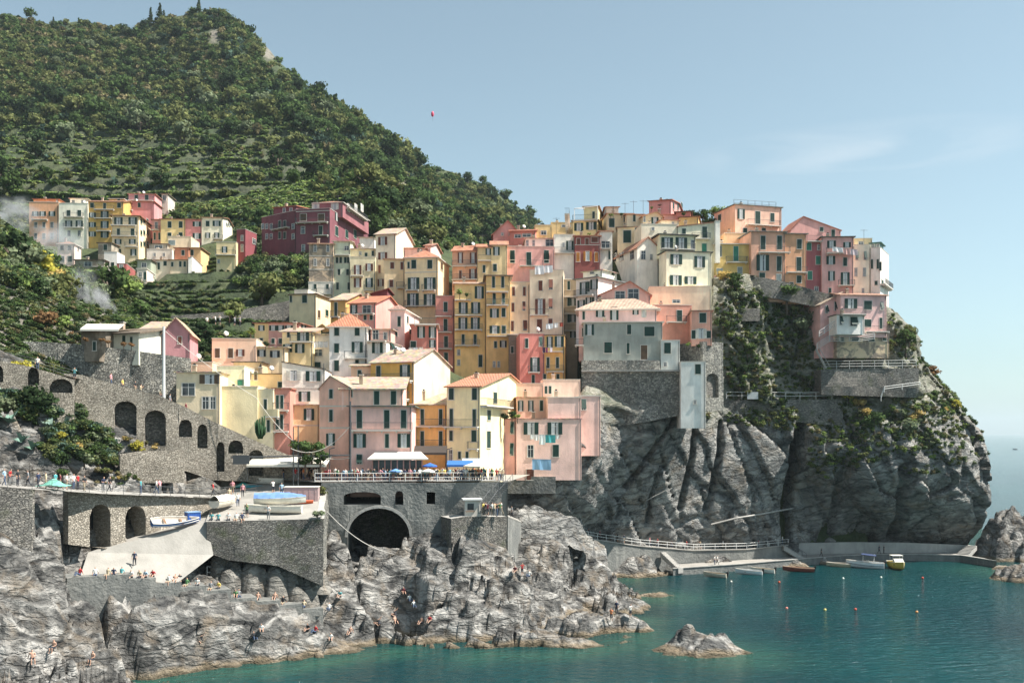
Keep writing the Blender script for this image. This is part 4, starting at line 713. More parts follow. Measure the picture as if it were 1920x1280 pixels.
for _i in range(1):
    CPa = cp([(930, 920, 150), (950, 1000, 152), (1030, 1010, 163), (1100, 1010, 170), (1200, 1025, 177), (1350, 1030, 184), (1490, 1035, 190), (1600, 1030, 195), (1840, 1030, 195), (1050, 862, 150), (1085, 800, 150.5), (1000, 850, 160), (1040, 800, 160), (1140, 790, 158.5), (1250, 782, 159), (1300, 800, 174), (1450, 805, 182), (1110, 765, 159), (1180, 755, 167), (1350, 750, 182), (1450, 745, 188), (1700, 750, 187), (1790, 780, 192), (1110, 700, 170), (1250, 690, 172), (1350, 700, 186), (1340, 560, 184), (1420, 560, 188), (1550, 690, 190), (1480, 560, 187), (1700, 680, 188), (1740, 700, 196), (1560, 560, 187), (1660, 540, 190)])
    CPa = np.array(CPa); _ca = TPS(CPa[:, [0, 2]], CPa[:, 1], .0015); yc = _ca(GX, np.clip(GZ, 0, 62))
    GZ = np.where(HCUT & (GY < yc+9), np.minimum(GZ, -4-(yc+9-GY)*1.2), GZ)
    GZ = np.where((GX > 70) & (GY < 260), -12, GZ)
FL = [PX(-140, VH, 120), PX(-60, VH, 119), PX(150, VH, 125.6), PX(548, VH, 133.2), PX(640, VH, 152), PX(952, VH, 160), PX(1010, VH, 160), PX(1060, VH, 174), PX(1150, VH, 184), PX(1250, VH, 188)]
yf = np.interp(GX, [p.x for p in FL], [p.y for p in FL], left=119, right=0); GZ = np.where(GY < yf, -8, GZ)
gyy, gxx = np.gradient(GZ, gy, gx); slope = np.sqrt(gxx**2+gyy**2)
ct = np.zeros(GX.shape+(3,)); n_ = fbm(GX/9, GY/9, None, 4, 21)[..., None]
G1, G2, RK, WA = np.array((.036, .058, .02)), np.array((.065, .082, .03)), np.array((.19, .17, .14)), np.array((.075, .082, .05))
ct[:] = G1+(G2-G1)*np.clip(n_*1.6+.45, 0, 1)
fw = (np.clip((slope-1.1)/.6, 0, 1)*np.maximum(mA, mB))[..., None]; ct = ct*(1-fw)+WA*fw
ur, vr = uvof(GX, GY, GZ)
rk = (np.exp(-((ur-745)/45)**2-((vr-375)/75)**2)+np.exp(-((ur-402)/10)**2-((vr-68)/16)**2)*1.3+np.exp(-((ur-505)/16)**2-((vr-98)/14)**2)*1.2+np.exp(-((ur-815)/25)**2-((vr-430)/40)**2)*.9+np.clip(n_[..., 0]-.55, 0, 1)*1.2)
rk = np.clip((rk-.38)*4, 0, 1)[..., None]; ct = ct*(1-rk)+RK*rk
fg = sm(-GY, -165, -150)[..., None]; ct = ct*(1-fg)+fg*(np.array((.20, .18, .15))*(1+.5*n_))
tag(make_grid('hillside', GX, GY, GZ, 'ground', ct.reshape(-1, 3)), kind='structure')
def gridz(x, y):
    i = np.clip(np.searchsorted(gx, x)-1, 0, len(gx)-2); j = np.clip(np.searchsorted(gy, y)-1, 0, len(gy)-2)
    a = np.clip((x-gx[i])/(gx[i+1]-gx[i]), 0, 1); b = np.clip((y-gy[j])/(gy[j+1]-gy[j]), 0, 1)
    z = (GZ[j, i]*(1-a)+GZ[j, i+1]*a)*(1-b)+(GZ[j+1, i]*(1-a)+GZ[j+1, i+1]*a)*b
    return np.where((y < gy[0]) | (x > gx[-1]) | (x < gx[0]), -99, z)
# ---------------------------------------------------------------- foreground rocks
def w0(u, v): D = HZ*FPX/(v-VH); return (u, v, D)
RP = cp([(0, 1300, 79), (100, 1262, 84), (240, 1240, 87), (0, 1200, 86), (0, 1110, 91), (100, 1120, 92), (0, 1000, 96), (90, 1000, 97), (60, 928, 99), (0, 915, 99), (150, 1000, 102), (150, 1085, 102), (130, 1140, 97), (230, 1180, 98), (300, 1215, 99), (380, 1235, 101), (160, 1210, 92), (-80, 1000, 92), (-80, 1250, 78),
    (300, 1160, 102.5), (380, 1165, 105), (450, 1175, 107), (560, 1180, 110), (230, 1130, 103.5), (420, 1215, 104), (520, 1200, 108), (620, 1195, 112), (640, 1150, 117), (700, 1180, 114), (760, 1160, 117), (560, 1120, 117), (820, 1070, 121), (760, 1075, 121), (700, 1085, 120.5), (620, 1095, 120), (860, 1055, 121.5), (900, 1035, 122), (935, 1008, 129), (980, 977, 146), (1010, 985, 147),
    (1060, 1012, 147), (1095, 1040, 145), (1150, 1075, 146), (1175, 1095, 147), (1000, 1055, 136), (1060, 1075, 140), (1000, 1110, 128), (920, 1110, 119), (1100, 1110, 137), (1150, 1125, 136), (1150, 1155, 129), (1100, 1155, 125), (850, 1165, 114), (820, 1110, 117), (960, 1165, 115), (1060, 1185, 119), (1190, 1168, 127), (900, 1200, 112.4), (800, 1200, 112.5),
    (470, 1130, 114), (440, 1085, 118), (520, 1060, 119), (600, 1050, 121), (560, 1090, 119), (400, 1060, 116), (180, 1100, 106), (300, 1095, 106), (370, 1100, 110), (160, 1095, 100.5), (200, 1098, 101), (300, 1112, 103), (420, 1135, 106.5), (500, 1150, 108.5), (590, 1160, 111)])
WE = [(-60, 1330), (150, 1295), (300, 1272), (430, 1252), (520, 1243), (600, 1232), (680, 1222), (760, 1214), (900, 1222), (1000, 1220), (1100, 1213), (1170, 1202), (1204, 1186), (1200, 1160), (1196, 1112), (1170, 1085), (1100, 1062)]
RP += cp([w0(*p) for p in WE])
RP += [(p[0]*1.0+4*dx, p[1]+4*dy, -2.6) for p, (dx, dy) in zip(cp([w0(*p) for p in WE]), [(-.2, -1)]*12+[(.9, -.4), (1, 0), (1, .2), (1, .4), (.6, .8)])]
RP += cp([(-60, 870, 102), (0, 880, 104), (0, 800, 112), (0, 740, 117), (100, 760, 119), (100, 820, 115), (90, 885, 107), (200, 870, 119), (160, 800, 121.5), (230, 850, 123.5), (340, 865, 126), (400, 888, 128), (300, 905, 119), (200, 908, 114), (480, 898, 130), (-80, 780, 110), (-120, 860, 104)])
RP += [(-56, 70, -3), (-35, 82, -6), (-15, 95, -7), (5, 100, -7), (22, 112, -7), (26, 130, -7), (30, 150, -7), (-60, 90, 12), (-14, 135, 5), (-5, 142, 3), (5, 156, 3), (18, 160, 0), (-20, 150, 5), (0, 165, 3), (-12, 150, 12)]
RP = np.array(RP); _r = TPS(RP[:, :2], RP[:, 2], .0008)
rx = np.arange(-78, 38, .27); ry = np.arange(72, 160, .27); RX, RY = np.meshgrid(rx, ry); RZ0 = _r(RX, RY)
def rockdetail(X, Y, amp=1.0, s=0):
    a = .30; c_, s_ = math.cos(a), math.sin(a); wx = fbm(X/9, Y/9, None, 3, 31+s)*3; wy = fbm(X/9, Y/9, None, 3, 37+s)*3
    p, q = (X+wx)*c_+(Y+wy)*s_, -(X+wx)*s_+(Y+wy)*c_
    f1, e1 = facet(p/19, q/3.9, 2.6, 1.35, 41+s); f2, e2 = facet(p/7.5+f1*.2, q/1.7, 1.2, .55, 47+s); f3, e3 = facet(p/2.7, q/.7, .42, .2, 53+s)
    cr = -np.clip(.10-e1, 0, .1)*10-np.clip(.10-e2, 0, .1)*4
    return amp*(f1+f2+f3+cr+fbm(X/.9, Y/.9, None, 3, 61+s)*.2)-np.clip(.12-np.abs(fbm(X/5, Y/5, None, 4, 67+s)), 0, .12)*6*amp
am = np.clip((RZ0+3.2)/5, .15, 1)
RZ = RZ0+rockdetail(RX, RY)*am
_bf, _be = facet((RX*.8+RY*.6+fbm(RX/14, RY/14, None, 2, 171)*5)/15, (-RX*.6+RY*.8)/9, 3.0, 1.5, 173); RZ = RZ+(_bf-np.clip(.09-_be, 0, .09)*26)*am*np.clip((RZ0-.5)/5, .15, 1)
for _g, _dp, _w in (([(150, 1100, 101), (190, 1125, 100.5), (228, 1160, 99.5), (262, 1210, 97)], 4.2, 1.3), ([(745, 1055, 120.5), (755, 1095, 119.5), (772, 1135, 118)], 4.5, 1.5), ([(55, 1105, 92), (90, 1120, 92.5), (118, 1140, 93)], 3.6, 2.0), ([(300, 1195, 99.5), (380, 1200, 102), (450, 1190, 105)], 2.6, 1.4), ([(840, 1130, 116.5), (900, 1140, 116), (960, 1125, 119)], 2.4, 1.2), ([(1000, 1150, 120), (1060, 1120, 128), (1110, 1090, 137)], 2.4, 1.3), ([(40, 980, 96.5), (90, 1010, 97)], 3.0, 1.8)):
    _q = [PX(*a) for a in _g]; _dm = np.full(RX.shape, 99.0)
    for a, b in zip(_q, _q[1:]):
        dx, dy = b.x-a.x, b.y-a.y; tt = np.clip(((RX-a.x)*dx+(RY-a.y)*dy)/(dx*dx+dy*dy), 0, 1); _dm = np.minimum(_dm, np.hypot(RX-a.x-tt*dx, RY-a.y-tt*dy))
    RZ = RZ-_dp*np.exp(-(_dm/_w)**2*(1+.6*fbm(RX/3, RY/3, None, 2, 181)))
def strata(Zz, X, Y, st, flat=.66, seed=0, wob=1.0, mix=1.0):
    pl = -.30*X+.10*Y+fbm(X/13, Y/13, None, 3, 131+seed)*3.2*wob+fbm(X/3.2, Y/3.2, None, 3, 137+seed)*.35
    ss = st*(1+.35*fbm(X/17, Y/17, None, 2, 141+seed)); q = (Zz-pl)/ss; fl = np.floor(q); fr = q-fl
    return Zz*(1-mix)+mix*(pl+(fl+fr*.22+.78*np.clip((fr-flat)/(1-flat), 0, 1)**1.6)*ss)
_mk = np.clip(fbm(RX/20, RY/20, None, 3, 151)*2.5+.75, 0, 1)
RZ = strata(RZ, RX, RY, 2.7, .72, 0, 1, .9*_mk); RZ = strata(RZ, RX, RY, .62, .6, 5, .8, .45)
# the ramp, quay platform and walkways lie on cut ground
for (x0, x1, y0, y1, zz) in (): pass
def flat_under(poly, top, marg=.5):
    """keep the rock below a built surface: poly [(x,y,z)...] is convex, planar"""
    global RZ
    P = np.array(poly); n = len(P); inside = np.ones(RX.shape, bool)
    ar = sum(P[i][0]*P[(i+1) % n][1]-P[(i+1) % n][0]*P[i][1] for i in range(n)); sg = 1 if ar > 0 else -1
    for i in range(n):
        a, b = P[i], P[(i+1) % n]; inside &= sg*((b[0]-a[0])*(RY-a[1])-(b[1]-a[1])*(RX-a[0])) > -.3*math.hypot(b[0]-a[0], b[1]-a[1])*3
    A = np.c_[P[:, :2], np.ones(n)]; c_, *_ = np.linalg.lstsq(A, P[:, 2], rcond=None)
    pl = c_[0]*RX+c_[1]*RY+c_[2]-marg; RZ = np.where(inside, np.minimum(RZ, pl), RZ)
RAMP = [PX(150, 1080, 103), PX(330, 1094, 106), PX(400, 1040, 111.5), PX(388, 978, 113), PX(420, 935, 128), PX(440, 890, 136), PX(375, 905, 130), PX(300, 990, 114), PX(165, 1035, 106)]
PLAT = [PX(385, 978, 112), PX(603, 972, 114), PX(606, 925, 125), PX(602, 899, 131), PX(440, 893, 136), PX(400, 940, 124)]
WALK = [PX(-80, 905, 94), PX(60, 917, 97), PX(200, 926, 106), PX(400, 932, 118), PX(425, 929, 122), PX(225, 922, 110), PX(70, 913, 101), PX(-80, 901, 98)]
for q in ([0, 1, 2, 5], [5, 2, 3, 4]): flat_under([PLAT[i] for i in q], 0, .5)
for tri in ([0, 1, 2, 8], [8, 2, 3, 7], [7, 3, 4, 6], [6, 4, 5]): flat_under([RAMP[i] for i in tri], 0, .8)
for tri in ([0, 1, 6, 7], [1, 2, 5, 6], [2, 3, 4, 5]): flat_under([WALK[i] for i in tri], 0, .3)
_ST = [(125, 245, 1079.5), (245, 292, 1084), (292, 340, 1092), (340, 386, 1099), (386, 433, 1106), (433, 482, 1121), (482, 526, 1126), (526, 567, 1133), (567, 606, 1141)]
_a, _b = PX(125, VH, 101), PX(606, VH, 113.5); _L = math.hypot(_b.x-_a.x, _b.y-_a.y); _dx, _dy = (_b.x-_a.x)/_L, (_b.y-_a.y)/_L
_tt = (RX-_a.x)*_dx+(RY-_a.y)*_dy; _nn = -(RX-_a.x)*_dy+(RY-_a.y)*_dx; _zt = np.full(RX.shape, 99.0)
for _u0, _u1, _v in _ST:
    _s = [((u-960)/FPX*_a.y-_a.x)/(_dx-(u-960)/FPX*_dy) for u in (_u0, _u1)]; _ym = _a.y+(_s[0]+_s[1])/2*_dy; _z = HZ-(_v-VH)*_ym/FPX
    _zt = np.where((_tt > _s[0]-.3) & (_tt < _s[1]+.3), np.minimum(_zt, _z), _zt)
RZ = np.where((_nn > -.5) & (_nn < 3.6), np.minimum(RZ, _zt-.35), RZ); RZ = np.where((_nn <= -.5) & (_nn > -3.5), np.minimum(RZ, _zt-1.0+(_nn+.5)*.55), RZ); RZ = np.where((_nn <= -3.5) & (_nn > -15) & (_zt < 90), np.minimum(RZ, np.minimum(RZ0+.9, _zt-2.3)), RZ)
tag(make_grid('shore_rocks', RX, RY, RZ, 'rock', smooth=False), kind='structure')
def rockz(x, y):
    i = np.clip(((x-rx[0])/.27).astype(int), 0, len(rx)-2); j = np.clip(((y-ry[0])/.27).astype(int), 0, len(ry)-2)
    z = np.maximum(np.maximum(RZ[j, i], RZ[j, i+1]), np.maximum(RZ[j+1, i], RZ[j+1, i+1]))
    return np.where((x < rx[0]) | (x > rx[-1]) | (y < ry[0]) | (y > ry[-1]), -99, z)
def mound(name, label, u, v, D, wx, wy, h, seed, res=.22, mat='rock', skirt=3, kind=None, cat='rock', base=0.0, tilt=0, pw=1.0, blob=()):
    c = PX(u, v, D); X, Y = np.meshgrid(np.arange(-wx*1.25, wx*1.25+res, res), np.arange(-wy*1.25, wy*1.25+res, res))
    r = np.sqrt((X/wx)**2+(Y/wy)**2)+fbm(X/2.5, Y/2.5, None, 3, seed)*.22; zz = h*np.clip(1-r**2, -1, 1)**1
    zz = np.where(r < 1, h*(1-np.abs(r)**1.6)**pw, -(r-1)*h*1.2)
    for (bx, by, br, bh) in blob: zz = zz+bh*np.exp(-((X-bx)**2+(Y-by)**2)/br**2)
    zz = zz+rockdetail(X+seed*13, Y+seed*7, min(1, h/2.6), seed)*np.clip(1.1-r*.4, .2, 1)+tilt*X
    o = make_grid(name, X+c.x, Y+c.y, np.maximum(zz, -skirt)+(c.z-1 if base else 0), mat, smooth=False)
    if kind: tag(o, kind=kind)
    else: tag(o, label, cat)
    return o
mound('sea_rock', 'lone rock islet rising from the water near the bottom edge', 1306, 1220, 112, 5.2, 3.2, 1.7, 3, blob=[(-1.6, 1.2, 1.3, 1.3), (0, 1.0, 1.2, .9), (3.0, .9, .8, 1.1)])
mound('sea_rock', 'low rock tip just breaking the surface beside the big rocks', 1232, 1118, 150, 2.6, 1.6, .6, 5)
mound('sea_rock', 'small dark rock at the water edge, bottom left', 432, 1250, 105, 1.3, .9, .7, 7)
mound('sea_rock', 'low rocks at the foot of the quay wall by the left stairs', 1190, 1072, 172, 7, 3, 1.7, 9)
mound('sea_rock', 'rock pile between the two lower quay stairs', 1350, 1062, 180, 4.5, 2, 1.3, 11)
mound('sea_rock', 'rocks beside the red moored rowing boat', 1492, 1062, 184, 2.2, 1.2, .9, 13)
mound('sea_rock', 'dark rough rock mass at the right end of the harbour', 1905, 1040, 196, 9, 8, 9.5, 15, .35)
mound('sea_rock', 'grey boulders stepping into the water at the right edge', 1925, 1085, 166, 4.5, 4, 3.2, 17, .3)
mound('sea_rock', 'flat pale boulder in the shallows by the right rocks', 1880, 1066, 180, 2.4, 1.6, .7, 19)
mound('sea_rock', 'small boulder in the water next to the beige boat', 1548, 1056, 187, 1.1, .8, .7, 23)
# ---------------------------------------------------------------- headland cliff: depth as a function of (x, z)
CP = cp([(930, 920, 150), (950, 1000, 152), (1000, 960, 153), (1030, 1010, 163), (1100, 1010, 170), (1200, 1025, 177), (1350, 1030, 184), (1490, 1035, 190), (1600, 1030, 202), (1750, 1030, 203), (1840, 1030, 202),
    (1025, 905, 151), (1050, 862, 150), (1085, 800, 150.5), (1000, 850, 160), (1040, 800, 160), (1150, 910, 168.5), (1140, 800, 165), (1190, 795, 164.8), (1250, 790, 165.3), (1300, 900, 179), (1300, 800, 177), (1450, 900, 184), (1450, 805, 183), (1502, 900, 193), (1500, 980, 194), (1545, 890, 185), (1560, 980, 194), (1650, 900, 184), (1650, 980, 194), (1750, 890, 184), (1780, 980, 194), (1850, 900, 190), (1870, 980, 192),
    (1110, 765, 159), (1180, 755, 167), (1350, 750, 182), (1450, 752, 184), (1550, 760, 185.5), (1700, 750, 187), (1790, 780, 192), (1600, 810, 184), (1700, 820, 184),
    (1110, 700, 170), (1250, 690, 172), (1350, 700, 183), (1400, 640, 185.5), (1340, 560, 181.5), (1420, 560, 186), (1550, 690, 190), (1480, 640, 190), (1480, 560, 190), (1600, 670, 188), (1700, 680, 188), (1740, 700, 196), (1650, 720, 189), (1400, 530, 184), (1560, 560, 190), (1640, 600, 191), (1500, 500, 190), (1660, 540, 190), (1340, 500, 190)])
CP = np.array(CP); _c = TPS(CP[:, [0, 2]], CP[:, 1], .0015)
EU = np.array([(430, 1640), (540, 1660), (575, 1682), (610, 1708), (640, 1732), (680, 1758), (720, 1790), (760, 1822), (800, 1842), (850, 1852), (900, 1866), (950, 1888), (1000, 1912), (1060, 1925), (1120, 1930)], float)
def cdetail(X, Zz):
    a = -.95; c_, s_ = math.cos(a), math.sin(a); wx = fbm(X/10, Zz/10, None, 3, 71)*3
    p, q = (X+wx)*c_+Zz*s_, -(X+wx)*s_+Zz*c_
    u, v = 960+FPX*X/180, VH+(HZ-Zz)*FPX/180
    smooth_ = sm(u, 1150, 1190)*sm(-u, -1500, -1480)*sm(v, 755, 785)*sm(-v, -985, -930)*(1-.0)
    f1, e1 = facet(p/16, q/5.5, 2.4, 2.0, 73); f2, e2 = facet(p/5, q/2.0, .9, .8, 79); f3, e3 = facet(p/1.8, q/.8, .28, .25, 83)
    cr = np.clip(.10-e1, 0, .1)*16
    # clean slabs
    g1, d1 = facet((X+.55*Zz+fbm(X/6, Zz/6, None, 2, 5)*1.2)/5.2, (Zz-.2*X)/21, .8, 1.1, 91); sl = g1+np.clip(.09-d1, 0, .09)*22+fbm(X/3, Zz/3, None, 3, 95)*.22
    return (f1+f2+f3+cr)*(1-smooth_)+sl*smooth_+fbm(X/1.1, Zz/1.1, None, 3, 97)*.12, smooth_
cz = np.arange(-3, 66, .42); cu = np.arange(-8, 92, .42)
CX, CZ = np.meshgrid(cu, cz); CY = _c(CX, CZ)
for _ in range(2):      # right-hand silhouette, then wrap round the corner
    vv_ = VH+(HZ-CZ)*FPX/200; xe = (np.interp(vv_, EU[:, 0], EU[:, 1])-960)*200/FPX
xe = xe[:, :1]+fbm(cz/4, cz*0, None, 4, 99)[:, None]*1.6
cd_, csm = cdetail(CX, CZ); CY = CY+cd_*.62
for _g, _dp, _w in (([(1512, 790), (1504, 880), (1498, 960), (1500, 1045)], 9, 9), ([(1299, 775), (1286, 870), (1268, 950)], 2.6, 4.5), ([(1352, 790), (1342, 880), (1322, 955)], 2.6, 4.5), ([(1246, 775), (1200, 850), (1160, 905)], 2.4, 4.5), ([(1216, 885), (1204, 975)], 2.0, 4), ([(1590, 860), (1600, 960), (1585, 1030)], 3.0, 8), ([(1700, 880), (1730, 1020)], 3.0, 8)):
    _u = 960+FPX*CX/182; _v = VH+(HZ-CZ)*FPX/182; _dm = np.full(CX.shape, 999.0)
    for (a, b), (c, d) in zip(_g, _g[1:]): tt = np.clip(((_u-a)*(c-a)+(_v-b)*(d-b))/((c-a)**2+(d-b)**2), 0, 1); _dm = np.minimum(_dm, np.hypot(_u-a-tt*(c-a)+4*fbm(_v/30, _u/30, None, 2, 191), _v-b-tt*(d-b)))
    CY = CY+_dp*np.exp(-(_dm/_w)**2)
d_in = np.clip((CX-(xe-9))/9, 0, None); CY = CY+np.where(d_in > 0, np.clip(d_in, 0, 1)**2.4*9, 0)
CX = np.minimum(CX, xe); over_ = np.clip(cu[None, :]-xe, 0, None); CY = CY+over_*1.6+np.where(over_ > 0, fbm(over_/3, CZ/3, None, 4, 101)*1.5, 0)
_top = CZ*0; CX = CX+np.where(over_ > 0, fbm(over_/4, CZ/4, None, 4, 103)*1.6-over_*.12, 0)
TU = np.array([(880, 960), (960, 915), (1020, 880), (1050, 830), (1085, 745), (1110, 700), (1290, 680), (1325, 640), (1338, 520), (1400, 512), (1500, 532), (1560, 556), (1660, 570), (1690, 590), (1715, 618), (1740, 655), (1765, 690), (1800, 735), (1830, 780), (1850, 830), (1862, 890), (1885, 945), (1915, 1010)], float)
us_ = 960+FPX*CX/CY; vt_ = np.interp(us_, TU[:, 0], TU[:, 1]); zt_ = HZ-(vt_-VH)*CY/FPX; ov = np.clip(CZ-zt_, 0, None); CZ = np.minimum(CZ, zt_); CY = CY+ov*1.5+np.where(ov > 0, .5, 0)
tag(make_grid('headland_cliff', CX, CY, CZ, 'rock_cliff', smooth=False), kind='structure')
_ok = (ov <= 0) & (over_ <= 0); VSX, VSY, VSZ = CX[_ok], CY[_ok], CZ[_ok]; VSU = 960+FPX*VSX/VSY; VSV = VH+(HZ-VSZ)*FPX/VSY
# concrete-sprayed lower slabs are part of the same face: the cover follows it
def cliff_hit(u, v):
    D = 180.0
    for _ in range(14):
        P = PX(u, v, D); d = float((_c(np.array([P.x]), np.array([P.z]))+cdetail(np.array([P.x]), np.array([P.z]))[0]*.62)[0]); D = .4*D+.6*d
    return PX(u, v, D)
# top of the headland behind the edge
m_ = sm(GX, 15, 30)
# ---------------------------------------------------------------- sea
wx_ = np.concatenate([np.linspace(-9000, -120, 12), np.arange(-100, 160, 4.0), np.linspace(200, 9000, 14)]); wy_ = np.concatenate([np.arange(30, 260, 4.0), np.linspace(300, 25000, 22)])
WX, WY = np.meshgrid(wx_, wy_); sh = np.zeros(WX.shape)
for i, p in enumerate(cp([w0(*q) for q in WE])): sh = np.maximum(sh, np.exp(-((WX-p[0])**2+(WY-p[1]+2)**2)/3.6**2))
for (u, v, D, r) in ((1330, 1225, 112, 6.5), (1380, 1240, 109, 6), (1235, 1125, 148, 6), (1880, 1075, 176, 9)):
    p = PX(u, v, D); sh = np.maximum(sh, np.exp(-((WX-p.x)**2+(WY-p.y)**2)/r**2))
tag(make_grid('sea', WX, WY, np.zeros_like(WX), 'water', np.repeat(sh.reshape(-1, 1), 3, 1)), kind='structure')
tag(make_grid('sea_bed', *np.meshgrid(np.linspace(-200, 300, 6), np.linspace(20, 400, 6)), np.full((6, 6), -9.0), 'ground', np.full((36, 3), .08)), kind='structure')
# ================================================================ walls, bridge, ramp, quay
class Line:
    def __init__(s, a, b):
        A, B = PX(a[0], VH, a[1]), PX(b[0], VH, b[1]); s.A = Vector((A.x, A.y)); s.B = Vector((B.x, B.y)); s.L = (s.B-s.A).length; s.d = (s.B-s.A)/s.L; s.n = Vector((-s.d.y, s.d.x)); s.rz = math.atan2(s.d.y, s.d.x)
    def s(s, u): k = (u-960)/FPX; return (k*s.A.y-s.A.x)/(s.d.x-k*s.d.y)
    def z(s, v, t): Y = s.A.y+t*s.d.y; return HZ-(v-VH)*Y/FPX
    def uv(s, u, v): t = s.s(u); return t, s.z(v, t)
def arch_wall(name, label, cat, ln, top, bot, arches, thick, mat, step=.3, rec=1.4, backmat=None, cap='stone', wav=0.0, batter=0.0, kind=None, seed=0):
    """wall along ln; top/bot: [(u,v)] outlines; arches: (u0,u1,v_top,v_bottom,[rise])"""
    T = sorted(ln.uv(*p) for p in top); Bt = sorted(ln.uv(*p) for p in bot); ft = lambda t: np.interp(t, [q[0] for q in T], [q[1] for q in T]); fb = lambda t: np.interp(t, [q[0] for q in Bt], [q[1] for q in Bt])
    s0, s1 = T[0][0], T[-1][0]; A = []
    for ar in arches:
        t0, t1 = ln.s(ar[0]), ln.s(ar[1]); zt = ln.z(ar[2], (t0+t1)/2); zb = ln.z(ar[3], (t0+t1)/2); rise = ar[4] if len(ar) > 4 else (t1-t0)/2; A.append((t0, t1, zt, max(zb, fb((t0+t1)/2)) if len(ar) < 6 else zb, min(rise, zt-zb-.01)))
    cuts = set(np.arange(s0, s1, step).tolist()+[s1])
    A0 = A
    for a in A: cuts |= set([a[0], a[1]]+[a[0]+(a[1]-a[0])*i/8 for i in range(9)])
    cuts = sorted(c for c in cuts if s0 <= c <= s1); m = MB(); w = (lambda t, z: 0.0) if not wav else (lambda t, z: float(fbm(np.array([t/3.0]), np.array([z/3.0]), None, 2, seed)[0])*wav)
    def az(a, t): x = (t-(a[0]+a[1])/2)/((a[1]-a[0])/2); return a[2]-a[4]+a[4]*math.sqrt(max(0, 1-x*x))
    zr = fb(s0)
    P = lambda t, z: (t, w(t, z)+batter*(ft(t)-z)*-1, z)
    for i in range(len(cuts)-1):
        a0, a1 = cuts[i], cuts[i+1]
        if a1-a0 < 1e-4: continue
        mid = (a0+a1)/2; hit = [a for a in A if a[0] <= mid <= a[1]]
        def strip(z00, z01, z10, z11, mm=mat):      # column between a0,a1 ; bottom (z00,z10) top (z01,z11)
            n = max(1, int((max(z01, z11)-min(z00, z10))/1.5))
            for k in range(n):
                f, g = k/n, (k+1)/n
                m.poly([P(a0, z00+(z01-z00)*f), P(a1, z10+(z11-z10)*f), P(a1, z10+(z11-z10)*g), P(a0, z00+(z01-z00)*g)], mm)
        l0, l1 = fb(a0), fb(a1)
        for a in sorted(hit, key=lambda q: q[3]):
            h0, h1 = az(a, a0), az(a, a1)
            if a[3] > fb(mid)+.05: strip(l0, a[3], l1, a[3]); m.poly([P(a0, a[3]), P(a1, a[3]), (a1, rec, a[3]), (a0, rec, a[3])], mat)
            l0, l1 = h0, h1
            m.poly([P(a0, h0), P(a1, h1), (a1, rec, h1), (a0, rec, h0)], mat)
            m.poly([(a0, rec, a[3]), (a1, rec, a[3]), (a1, rec, h1), (a0, rec, h0)], backmat or mat)
        strip(l0, ft(a0), l1, ft(a1))
        m.poly([P(a0, ft(a0)), P(a1, ft(a1)), (a1, thick, ft(a1)), (a0, thick, ft(a0))], cap)
        if not hit or rec < thick: m.poly([(a1, thick, fb(a1)), (a0, thick, fb(a0)), (a0, thick, ft(a0)), (a1, thick, ft(a1))], mat)
    for a in A:
        for t in (a[0], a[1]): m.poly([P(t, a[3]), (t, rec, a[3]), (t, rec, az(a, t)), P(t, az(a, t))], mat)
    for t in (s0, s1): m.poly([P(t, fb(t)), (t, thick, fb(t)), (t, thick, ft(t)), P(t, ft(t))], mat)
    o = m.build(name, None, None, loc=(ln.A.x, ln.A.y, 0), rot=(0, 0, ln.rz))
    return tag(o, label, cat) if not kind else tag(o, kind=kind)
def railing(name, label, pts, h=1.0, rails=(1.0, .55), post=2.0, r=.03, mat='white_metal', cat='railing', pr=None):
    m = MB(); pts = [Vector(p) for p in pts]
    for q in rails: m.tube([p+Vector((0, 0, h*q)) for p in pts], r, mat, 4)
    acc = 0
    for a, b in zip(pts, pts[1:]):
        L = (b-a).length; n = max(1, int(round(L/post)))
        for i in range(n): p = a+(b-a)*i/n; m.tube([p, p+Vector((0, 0, h))], pr or r*1.2, mat, 4)
    m.tube([pts[-1], pts[-1]+Vector((0, 0, h))], pr or r*1.2, mat, 4)
    return tag(m.build(name), label, cat)
# --- the long arched wall carrying the lane down to the plaza
L1 = Line((150, 124), (548, 131.5))
arch_wall('arcade_wall', 'long stone wall with tall arched niches under the sloping lane', 'wall', L1, [(120, 700), (155, 703), (230, 724), (300, 742), (350, 764), (400, 790), (470, 822), (548, 856)], [(120, 800), (250, 860), (340, 880), (400, 900), (548, 905)],
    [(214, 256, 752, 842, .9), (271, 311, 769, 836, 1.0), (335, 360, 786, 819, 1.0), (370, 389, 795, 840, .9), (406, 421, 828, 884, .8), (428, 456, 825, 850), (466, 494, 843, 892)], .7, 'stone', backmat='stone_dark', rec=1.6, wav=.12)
L0 = Line((-60, 117), (150, 122))
arch_wall('arcade_wall', 'upper stretch of stone wall with three dark low arches, far left', 'wall', L0, [(-60, 668), (0, 676), (60, 688), (140, 712)], [(-60, 760), (150, 800)], [(-16, 6, 684, 716, .8), (52, 73, 688, 722, .9), (93, 136, 710, 736, 1.0)], .7, 'stone', backmat='stone_dark', rec=1.5, wav=.1)
ZB = [L0.A+L0.d*L0.s(u) for u in (-40, 40, 130)]
def onl(ln, u, off=.0): t = ln.s(u); q = ln.A+ln.d*t+ln.n*off; return q, t
pp = []
for u, v in ((-60, 668), (0, 676), (60, 688), (140, 712)): q, t = onl(L0, u, .1); pp.append((q.x, q.y, L0.z(v, t)))
railing('wire_railing', 'thin wire railing along the top lane on the far left', pp, 1.1, (1.0, .66, .33), 3.0, .018, 'metal')
